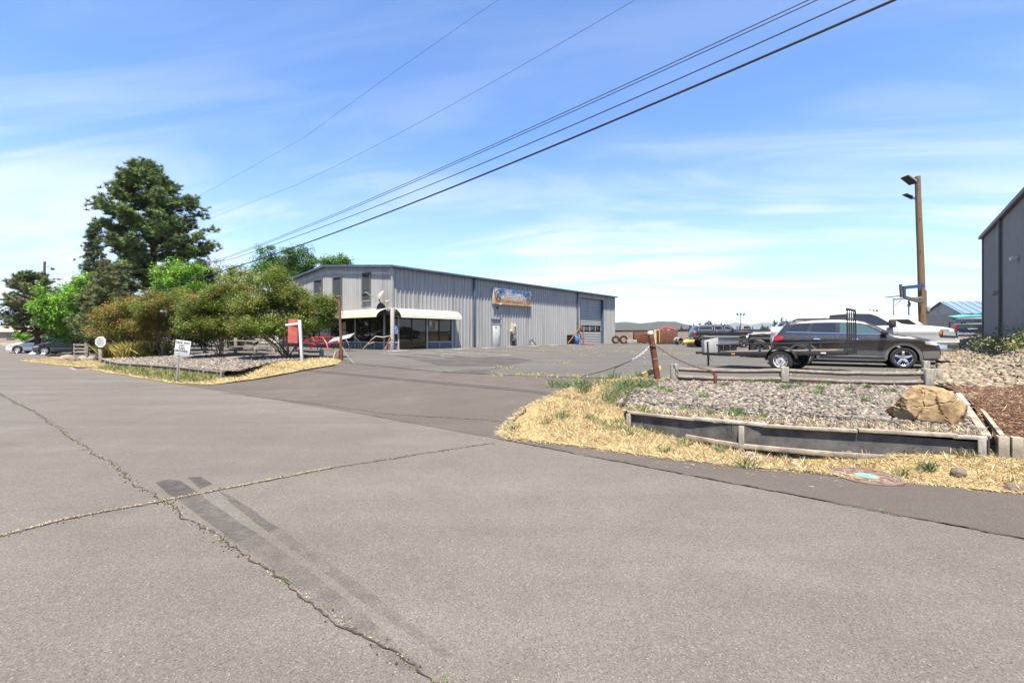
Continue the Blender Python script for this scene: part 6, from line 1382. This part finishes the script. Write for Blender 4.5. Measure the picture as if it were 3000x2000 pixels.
# drain, rocks, white debris at left
dg = PG(242, 1080); dn = thing('storm_drain', 'iron storm drain grate in a concrete frame at the left road edge', 'drain', (dg.x, dg.y, dg.z+.01), R(-38))
MB().box((0, 0, -.03), (1.35, .75, .10)).build('concrete_frame', M_CONC, dn, bevel=.02); MB().box((0, 0, .022), (1.0, .55, .02)).build('pit_shade_plate', M_BLACKINK, dn)  # flat black plate under the bars stands for the shade down the drain
for i in range(9): MB().box((-.46+.115*i, 0, .045), (.045, .58, .03)).build('bar', M_RUSTPOLE, dn)
for i, (px, py, s_, lab, mt_) in enumerate([(198, 1056, .40, 'grey slab rock left of the storm drain', M_RK1), (218, 1060, .36, 'brown rock between the slab rock and the rack', M_RK2), (240, 1056, .30, 'pale flat rock under the wooden rack', M_CONC), (272, 1057, .38, 'rounded grey rock beside the octagonal sign post', M_RK1)]): rock(lab, PG(px, py), s_, 30+i, mt_)
for i, (px, py, s_, lab) in enumerate([(96, 1039, .24, 'white rubbish bag on the verge by the navy wagon, leftmost'), (116, 1037, .26, 'white rubbish bag on the verge, highest of the heap'), (129, 1039, .20, 'white flattened bag beside the fence post')]): rock(lab, PG(px, py), s_, 50+i, M_WHITE, 'rubbish_bag', .6, 'bag')
# ------------------------------------------------------------------ buggy frames in front of the storefront
def frame(name, label, origin, rz, mat, tubes, r_=.035, cat='frame', extra=None):
    o = thing(name, label, cat, origin, rz)
    for nm, pts in tubes: MB().tube(pts, r_, 7).build(nm, mat, o, smooth=True)
    return o
def cage(s=1.0):
    t = []
    for y in (-.62, .62): t.append(('side_hoop', [(-1.35*s, y, 0), (-.95*s, y, .55), (0, y*.85, .95), (.75*s, y*.85, 1.0), (1.15*s, y, .55), (1.3*s, y, 0)])); t.append(('side_brace', [(.75*s, y*.85, 1.0), (.35*s, y, .45), (-.95*s, y, .55)]))
    for x, z, k in ((-.95, .55, 1), (-.45, .76, .92), (0, .95, .85), (.75, 1.0, .85), (1.15, .55, 1)): t.append(('cross_bar', [(x*s, -.62*k, z), (x*s, .62*k, z)]))
    t.append(('roof_brace', [(0, -.53, .95), (.75*s, .53, 1.0)])); return t
px_ = P(935, 1026, .5); frame('buggy_cage', 'bright red tubular roll cage lying in front of the storefront', px_, R(-28), M_RED, cage(1.35), .04, 'roll cage')
for px, py, rz, lab in ((760, 1028, -20, 'black tubular roll cage half hidden behind the largest crape myrtle'), (875, 1026, -35, 'black tubular roll cage behind the red sign post'), (1000, 1024, -25, 'black tubular roll cage just right of the red one')):
    frame('buggy_cage', lab, P(px, py, .5), R(rz), M_BLACKSTEEL, cage(1.15), .035, 'roll cage')
sp0 = A(1005, 992, P(1000, 1030, .5).y); pn = tag(MB().box((0, 0, 0), (1.7, .9, .03)).build('sheet_metal', M_GREYSTEEL, None, bevel=.01), 'flat grey metal panel tilted on top of the red roll cage', 'panel'); pn.location = (sp0.x-.2, sp0.y+.2, sp0.z+.05); pn.rotation_euler = (R(22), R(-12), R(-10))
q = P(1105, 1026, .5); frame('bent_frame', 'cream bent tube frame leaning by the storefront kick panels', q, R(-30), M_PALLET, [('side_tube', [(-1.2, -.4, 0), (-.6, -.4, .45), (-.1, -.4, .85)]), ('side_tube', [(.15, .5, 0), (.55, .5, .45), (.95, .5, .9)]), ('side_prong', [(-.6, -.4, .45), (.1, -.4, .62)]), ('side_prong', [(.55, .5, .45), (1.15, .5, .62)]), ('bow', [(-.1, -.4, .85), (.1, -.2, 1.05), (.5, .1, .98), (.9, .4, 1.08), (1.1, .5, .85), (.95, .5, .7)])], .035)
q = P(1128, 1026, .5); o = tag(MB().bar((0, 0, 0), (.3, .25, .95), .12, .04).build('leaning_board', M_SIGNRED, None), 'narrow red and white board leaning on the storefront corner', 'board'); o.location = q
# wheel stops
SW = MB(); SW.prism([(-.9, -.09, 0), (-.9, .09, 0), (-.9, .06, .12), (-.9, -.06, .12)], (1.8, 0, 0)); sw = SW.build('wheel_stop', M_CONC, None, bevel=.015); SWM = sw.data; bpy.data.objects.remove(sw)
nm_ = ['nearest the accessible parking sign', 'right of the storefront end', 'below the first downspout', 'left of the white door', 'right of the meter box', 'fourth from the overhead door', 'just left of the blue drum']
for (xa, xb, y), lab in zip([(1130, 1205, 1031), (1325, 1382, 1025), (1408, 1457, 1022), (1481, 1525, 1018), (1543, 1586, 1016.5), (1605, 1642, 1014), (1656, 1690, 1012)], nm_):
    o = bpy.data.objects.new('wheel_stop', SWM); COL.objects.link(o); q = P((xa+xb)/2, y, .5); o.location = (q.x, q.y, .51); o.rotation_euler = (0, 0, BROT); tag(o, 'concrete wheel stop '+lab, 'wheel stop', 'wheel stops along the building')
# ------------------------------------------------------------------ clutter by the overhead door and along the wall
def tyre(label, p, r_, w_, rot, rim):
    o = thing('spare_wheel', label, 'wheel', p, rot=rot); h = w_/2; ri = r_*.58
    MB().lathe([(ri, h*.75), (r_*.86, h), (r_, h*.6), (r_, -h*.6), (r_*.86, -h), (ri, -h*.75)], 28, (0, 0, r_)).build('tyre', M_TYRE, o, smooth=True, sharp=35)
    MB().lathe([(ri, h*.7), (ri*.9, 0), (ri, -h*.7)], 24, (0, 0, r_)).build('rim', rim, o)
    m = MB()
    for i in range(5): a = 2*math.pi*i/5; m.bar((0, -h*.45, r_), (ri*math.cos(a), -h*.5, r_+ri*math.sin(a)), ri*.3, .05, up=(0, 1, 0))
    m.build('spokes', rim, o); MB().cyl((0, -h*.6, r_), (0, -h*.3, r_), ri*.3).build('hub', rim, o); return o
tyre('big tyre with bronze rim against the building end, left of the pair', P(1804, 1006.5, .5), .52, .36, (R(-6), 0, R(8)), M_BRONZE); tyre('big tyre with bronze rim, right of the pair', P(1827, 1007, .5), .55, .36, (R(-6), 0, R(6)), M_BRONZE)
q = P(1672, 1009, .5); o = thing('pipe_stack', 'bundle of dark pipes stacked against the ribbed wall', 'pipes', q, BROT)
for i in range(7):
    for j in range(7): MB().lathe([(.07, -.5), (.085, -.5), (.085, .5), (.07, .5)], 9, (i*.18+(.09 if j % 2 else 0)-.6, .3, .1+j*.165)).build('pipe', M_BLACKSTEEL, o)
q = P(1690, 1008.5, .5); o = thing('blue_drum', 'blue plastic drum beside the orange engine hoist', 'drum', q)
MB().tube([(0, 0, 0), (0, 0, .04), (0, 0, .3), (0, 0, .33), (0, 0, .62), (0, 0, .65), (0, 0, .9), (0, 0, .95)], [.27, .29, .29, .305, .305, .29, .29, .26], 18).build('barrel', M_BLUE, o, smooth=True)
for z in (.33, .63): MB().tube([(.30*math.cos(t), .30*math.sin(t), z) for t in np.linspace(0, 2*math.pi, 19)], .02, 6).build('hoop', M_BLUE, o)
MB().cyl((.1, 0, .95), (.1, 0, .98), .05).build('bung', M_WHITE, o)
q = P(1698, 1009.5, .5); frame('engine_hoist', 'orange rusty engine hoist standing at the overhead door', q, R(20), M_ORANGE, [('boom', [(-1.5, 0, .2), (.35, 0, 2.35)]), ('mast', [(.5, 0, 0), (.45, 0, 1.6)]), ('ram', [(.3, 0, .6), (-.1, 0, 1.7)]), ('leg', [(.5, -.4, .08), (1.6, -.6, .08)]), ('leg', [(.5, .4, .08), (1.6, .6, .08)]), ('base_bar', [(.5, -.45, .08), (.5, .45, .08)])], .07, 'engine hoist')
q = P(1560, 1014, .5); o = thing('scrap_fork', 'small tangle of dark scrap metal leaning at the ribbed wall', 'scrap', q, BROT); MB().tube([(-.4, 0, 0), (-.2, .2, .6), (.2, .2, .65), (.5, -.1, .1)], .05, 6).build('bent_pipe', M_BLACKSTEEL, o); MB().bar((0, .1, .1), (.55, .1, .45), .15, .1).build('plate', M_GREYSTEEL, o)
q = P(1858, 1003, .5); o = thing('tote_tank', 'white plastic tank standing in front of the tan wall', 'tank', q, R(-20))
MB().box((0, 0, .95), (1.5, 1.1, 1.1)).build('tank', M_TANK, o, bevel=.08); MB().box((0, 0, .22), (1.5, 1.1, .3)).build('base_frame', M_GREYSTEEL, o); MB().box((-.45, -.58, .85), (.5, .06, .55)).build('control_panel', M_GREYPLASTIC, o, bevel=.02)
for x in (-.5, 0, .5): MB().box((x, -.56, .95), (.03, .03, 1.2)).build('cage_bar', M_GREYSTEEL, o)
q = P(1850, 1008, .5); o = tag(MB().box((0, 0, .28), (1.2, .6, .56)).build('grey_chest', M_CONC, None, bevel=.02), 'low grey chest right of the big bronze-rimmed tyres', 'chest'); o.location = q
q = P(1878, 1005.5, .5); o = thing('steel_bench', 'rusty work stand between the white tank and the rusted box', 'stand', q)
MB().box((0, 0, 1.0), (1.7, .5, .08)).build('top', M_RUSTPOLE, o)
for x in (-.7, -.2, .7): MB().box((x, 0, .5), (.09, .4, 1.0)).build('leg', M_RUSTPOLE, o)
for x in (.1, .35): MB().cyl((x, 0, 1.0), (x, 0, 1.75), .03, n=6).build('upright', M_RUST, o)
q = P(1892, 1007, .5); o = thing('rusted_box', 'rusted brown steel box behind the leaning gate post', 'container', (q.x, q.y+1.0, .5), R(-8))
MB().box((0, 0, .85), (2.6, 1.2, 1.45)).build('body', M_RUST, o, bevel=.02)
for z in (.3, .6, .9, 1.2): MB().box((.25, -.62, z), (1.0, .04, .09)).build('rib', M_ORANGE, o)
q = P(1940, 1007.5, .5); o = thing('standing_pallet', 'pale wooden pallet standing upright right of the gate post', 'pallet', (q.x, q.y, .5), rot=(R(-8), 0, R(-10)))
for i in range(5): MB().box((-.85+.42*i, 0, .95), (.24, .03, 1.85)).build('slat', M_PALLET, o)
for z in (.15, .95, 1.75): MB().box((0, .06, z), (2.0, .09, .12)).build('stringer', M_PALLET, o)
q = P(1962, 1008, .5); o = thing('rusty_bin', 'large rusty scrap bin piled with red junk by the wall', 'bin', (q.x, q.y+1.0, .5), R(-14))
MB().prism([(-1.15, -.8, .05), (1.15, -.8, .05), (1.25, -.8, 1.75), (-1.2, -.8, 1.75)], (0, 1.6, 0)).build('body', M_RUST, o, bevel=.03)
for x in (-.7, 0, .7): MB().box((x, -.84, .9), (.1, .08, 1.65)).build('rib', M_RUSTPOLE, o)
MB().box((-.95, -.86, .95), (.09, .05, 1.5)).build('yellow_strip', M_YELLOW, o); MB().tube([(-.8, -.2, 1.8), (-.2, .1, 2.1), (.4, -.1, 1.95), (.9, 0, 1.85)], .11, 6).build('red_junk', M_RED, o)
q = P(1988, 1009, .5); o = thing('steel_cylinder', 'short open steel drum lying beside the scrap bin', 'drum', q, R(20)); MB().lathe([(.36, -.4), (.44, -.4), (.44, .4), (.36, .4)], 20, (0, 0, .45)).build('shell', M_GREYSTEEL, o, smooth=True, sharp=40); MB().lathe([(.001, .3), (.36, .3)], 16, (0, 0, .45)).build('inner_plate', M_PLASTIC, o)
q = P(2012, 1010, .5); o = thing('axle_assembly', 'old vehicle axle lying on the ground behind the black wagon', 'axle', q, R(-5)); MB().cyl((-1.1, 0, .35), (1.1, 0, .35), .07).build('tube', M_RUSTPOLE, o); MB().tube([(-.25, 0, .35), (0, 0, .35), (.25, 0, .35)], [.08, .25, .08], 12).build('differential', M_BLACKSTEEL, o, smooth=True)
for x in (-1.1, 1.1): MB().cyl((x-.08, 0, .35), (x+.08, 0, .35), .35, n=16).build('drum', M_BLACKSTEEL, o)
q = P(2042, 1012, .5); o = thing('yellow_gearbox', 'yellow machine part on the ground behind the black wagon rear wheel', 'machine part', (q.x, q.y+1.6, .5)); MB().tube([(-.9, 0, .3), (-.3, 0, .42), (.5, 0, .45), (1.1, 0, .45)], [.18, .34, .32, .3], 10).build('casing', M_YELLOW, o, smooth=True); MB().box((0, 0, .08), (1.8, .7, .14)).build('skid', M_GREYWOOD, o)
q = P(2160, 1013, .5); o = thing('yellow_crate', 'yellow crate under the black wagon near its front wheel', 'crate', (q.x, q.y+1.8, .5)); MB().box((0, 0, .4), (1.0, .8, .6)).build('box', M_YELLOW, o, bevel=.03); MB().box((0, 0, .06), (1.2, .9, .1)).build('skid', M_GREYWOOD, o)
q = P(2030, 1016, .5); o = thing('plank_pile', 'low pile of broken planks in front of the yellow machine part', 'planks', q)
for i in range(7): MB().bar((random.uniform(-.9, -.3), random.uniform(-.3, .3), .04+.04*i), (random.uniform(.5, 1.3), random.uniform(-.3, .4), .05+.045*i), .14, .035).build('plank', M_PALLET if i % 2 else M_DARKWOOD, o)
# diamond-plate toolbox and crate under it
q = P(2115, 1037, .5); o = thing('diamond_plate_toolbox', 'silver diamond-plate truck toolbox standing behind the trailer tongue', 'toolbox', (q.x, q.y+.6, .5), R(-8))
MB().prism([(-.85, -.35, .0), (-.05, -.35, 0), (-.05, -.35, 1.02), (-.85, -.35, .80)], (0, .7, 0)).build('end_box', M_SPECKLE, o, bevel=.015)
MB().box((.55, .05, .78), (1.2, .62, .48)).build('chest', M_SPECKLE, o, bevel=.02); MB().box((.15, 0, 1.05), (2.0, .74, .05)).build('lid', M_SPECKLE, o, bevel=.01)
for z in (.62, .72, .82, .92): MB().box((.55, -.275, z), (1.18, .02, .035)).build('rib', M_GREYSTEEL, o)
for i, x in enumerate((.18, .56, .95)): MB().tube([(x, .05, 0), (x, .05, .1), (x, .05, .42), (x, .05, .52)], [.17, .18, .18, .15], 12).build('drum', M_GREYPLASTIC, o, smooth=True)
# ------------------------------------------------------------------ utility pole with floodlights and blue hoist frame
pb = A(2706, 985, 25.5); up_ = thing('utility_pole', 'tall brown wooden pole with two floodlights behind the white pickup', 'utility pole', (pb.x, pb.y, .6))
tp_ = A(2688, 517, 25.5)-Vector((pb.x, pb.y, .6)); MB().tube([(tp_.x*t+random.gauss(0, .01), 0, tp_.z*t) for t in np.linspace(0, 1, 12)], [.19-.06*t for t in np.linspace(0, 1, 12)], 14).build('pole', M_TREATED, up_, smooth=True)
def upx(px, py, dy=0): v = A(px, py, 25.5)-Vector((pb.x, pb.y, .6)); return Vector((v.x, dy, v.z))
f1 = sub('floodlight', up_, upx(2660, 527, -.1), (0, R(38), 0)); MB().box((0, 0, 0), (.62, .45, .10)).build('reflector', M_CONC, f1, bevel=.02); MB().box((0, 0, -.07), (.66, .5, .03)).build('bezel', M_PLASTIC, f1); MB().box((.30, 0, .08), (.2, .3, .22)).build('housing', M_PLASTIC, f1, bevel=.03)
MB().bar(upx(2672, 536, -.05), upx(2690, 530), .07, .07).build('bracket', M_PLASTIC, up_)
f2 = sub('floodlight', up_, upx(2655, 575, -.1), (0, R(24), 0)); MB().box((0, 0, 0), (.42, .3, .05)).build('panel', M_PLASTIC, f2, bevel=.01); MB().box((.2, 0, -.03), (.2, .12, .08)).build('driver', M_PLASTIC, f2)
MB().bar(upx(2664, 582, -.05), upx(2690, 581), .06, .08).build('bracket', M_PLASTIC, up_)
for i in range(9): z = 2.2+i*.9; MB().cyl((tp_.x*z/tp_.z+(.2 if i % 2 else -.2)*.4, -.13, z), (tp_.x*z/tp_.z+(.2 if i % 2 else -.2)*.5, -.22, z), .012, n=5).build('step_bolt', M_GREYSTEEL, up_)
MB().tube([upx(2706, 850, -.05)+Vector((.1, 0, 0)), upx(2708, 905, -.05)+Vector((.1, 0, 0))], .025, 6).build('conduit', M_GREYSTEEL, up_); MB().box(upx(2712, 906, -.12), (.16, .16, .30)).build('junction_box', M_CONC, up_, bevel=.02)
hf = thing('hoist_frame', 'blue steel hoist frame with a boom fixed to the wooden pole', 'hoist frame', (pb.x, pb.y-.25, .6))
for nm, a, b, w_, mt_ in (('top_beam', (2634, 842), (2694, 836), .10, M_BLUEFRAME), ('top_beam', (2634, 847), (2694, 841), .08, M_BLUEFRAME), ('upright', (2636, 842), (2637, 872), .14, M_BLUEFRAME), ('lower_beam', (2606, 878), (2688, 872), .09, M_GREYWOOD), ('strut', (2638, 872), (2692, 886), .16, M_GREYPLASTIC), ('boom', (2584, 872), (2626, 868), .05, M_PLASTIC), ('post', (2608, 878), (2609, 925), .08, M_WHITE), ('brace', (2610, 897), (2628, 881), .04, M_CONC), ('spike', (2627, 834), (2630, 872), .10, M_RUSTPOLE), ('hook_line', (2651, 878), (2651, 924), .04, M_PLASTIC)):
    MB().bar(upx(*a), upx(*b), w_, w_, up=(0, 1, 0)).build(nm, mt_, hf)
MB().tube([upx(2650, 884), upx(2655, 892), upx(2652, 898), upx(2648, 894)], .05, 6).build('hook', M_BLACKSTEEL, hf)
for px, py, d_, lab in ((2170, 915, 95, 'thin three-headed light pole behind the black wagon'), (2559, 905, 95, 'thin three-headed light pole behind the white pickup')):
    q = A(px, 1000, d_); h = A(px, py+12, d_).z; o = thing('light_pole', lab, 'light pole', (q.x, d_, -.5)); MB().tube([(0, 0, 0), (0, 0, h+.5)], [.12, .07], 8).build('pole', M_GREYPLASTIC, o)
    for x in (-.62, 0, .62): MB().bar((0, 0, h+.4), (x, 0, h+.7), .05, .05).build('arm', M_GREYPLASTIC, o); MB().box((x*1.1, 0, h+.95), (.24, .2, .5), Matrix.Rotation(x*.8, 3, 'Y')).build('lamp_head', M_PLASTIC, o)
# small things behind the wall top
q = A(2186, 958, 70); o = thing('orange_machine', 'small orange machine showing above the tan wall', 'machine', (q.x, 70, 0)); MB().box((0, 0, 1.4), (1.0, .8, 2.4)).build('body', M_ORANGE, o, bevel=.05); MB().box((.1, 0, 2.75), (.7, .6, .5)).build('cab', M_PLASTIC, o, bevel=.04)
for i, (px, w_, lab) in enumerate(((1864, 9, 'left one of two dark parked vehicles beyond the wall'), (1907, 9, 'right one of two dark parked vehicles beyond the wall'))):
    q = A(px, 968, 105); o = thing('far_vehicle', lab, 'vehicle', (q.x, 105, .6)); MB().prism([(-2.6, 0, .4), (2.6, 0, .4), (2.6, 0, 1.2), (1.5, 0, 1.3), (1.0, 0, 2.0), (-1.6, 0, 2.0), (-2.5, 0, 1.3)], (0, 1.8, 0)).build('body', M_PNAVY, o, bevel=.1); MB().prism([(-1.5, -.02, 1.35), (1.2, -.02, 1.35), (.85, -.02, 1.85), (-1.4, -.02, 1.85)], (0, .03, 0)).build('window', M_CARGLASS, o)
# ------------------------------------------------------------------ left utility pole and the overhead cables
lp = A(127, 1000, 60); lpo = thing('street_pole', 'distant wooden street pole with a lamp arm at far left', 'utility pole', (lp.x, 60, -.1))
def lpx(px, py): v = A(px, py, 60)-Vector((lp.x, 60, -.1)); return Vector((v.x, 0, v.z))
MB().tube([(0, 0, 0), lpx(126, 900), lpx(131, 766)], [.19, .17, .13], 10).build('pole', M_RUSTPOLE, lpo, smooth=True)
MB().tube([lpx(132, 781), lpx(145, 782), lpx(154, 785)], .05, 6).build('lamp_arm', M_GREYSTEEL, lpo); MB().box(lpx(154, 788), (.35, .2, .25)).build('lamp_head', M_PLASTIC, lpo); MB().tube([lpx(133, 804), lpx(133, 815)], .26, 10).build('transformer', M_CONC, lpo)
PV = 6.8
def onplane(px, py):
    rx, rz = (px-CX)/F, (HY-py)/F; d = PV/(NX*rx+NY); return Vector((rx*d, d, CZ+rz*d))
def overhead(label, pts, r_, strands=1):
    P3 = [onplane(*p) for p in pts]; s_ = np.array([p.x*NY-p.y*NX for p in P3]); z_ = np.array([p.z for p in P3])
    k = np.polyfit(s_, z_, 2 if len(pts) < 5 else 3); end = A(131, 800, 60); s_end = end.x*NY-end.y*NX
    ss = np.linspace(s_.min(), s_.max()+4.0, 60); line = [Vector((TV(s, PV).x, TV(s, PV).y, float(np.polyval(k, s)))) for s in ss]
    a = line[0]; e = Vector((end.x, end.y, end.z)); line = [e.lerp(a, t)-Vector((0, 0, .35*4*t*(1-t))) for t in np.linspace(0, 1, 10)[:-1]]+line
    o = thing('overhead_cable', label, 'cable', line[0], 0)
    for i in range(strands): MB().tube([p-line[0]+Vector((0, 0, .05*i)) for p in line], r_, 6).build('strand', M_WIRE, o, smooth=True)
overhead('thickest and lowest black overhead cable', [(2627, 0), (2036, 251), (1500, 474.5), (1186, 606), (957, 692), (757, 759), (497, 835), (260, 868)], .017)
overhead('second lowest overhead cable, just above the thickest', [(2516, 0), (2036, 203), (1500, 447), (1186, 571), (957, 660), (670, 762)], .009)
overhead('paired overhead cable, third from the bottom', [(2393, 0), (1946, 206), (1500, 410), (1186, 542), (829, 695), (638, 765)], .007, 2)
overhead('thin overhead cable, second from the top', [(1865, 0), (1500, 205), (1116, 421), (867, 542)], .0035)
overhead('thin topmost overhead cable', [(1460, 0), (1212, 172), (893, 402)], .003)
# ------------------------------------------------------------------ air between here and the far ridges
HZ = NT('haze_air'); HZ.t.nodes.remove(HZ.p)
pv = HZ.n('ShaderNodeVolumePrincipled'); pv.inputs['Color'].default_value = (.80, .88, 1, 1); pv.inputs['Density'].default_value = 6e-5; pv.inputs['Anisotropy'].default_value = 0.2
HZ.l(pv.outputs[0], HZ.o.inputs['Volume'])
hb = MB().box((0, 0, 195), (22000, 22000, 415)).build('haze', HZ.m); tag(hb, kind='stuff')
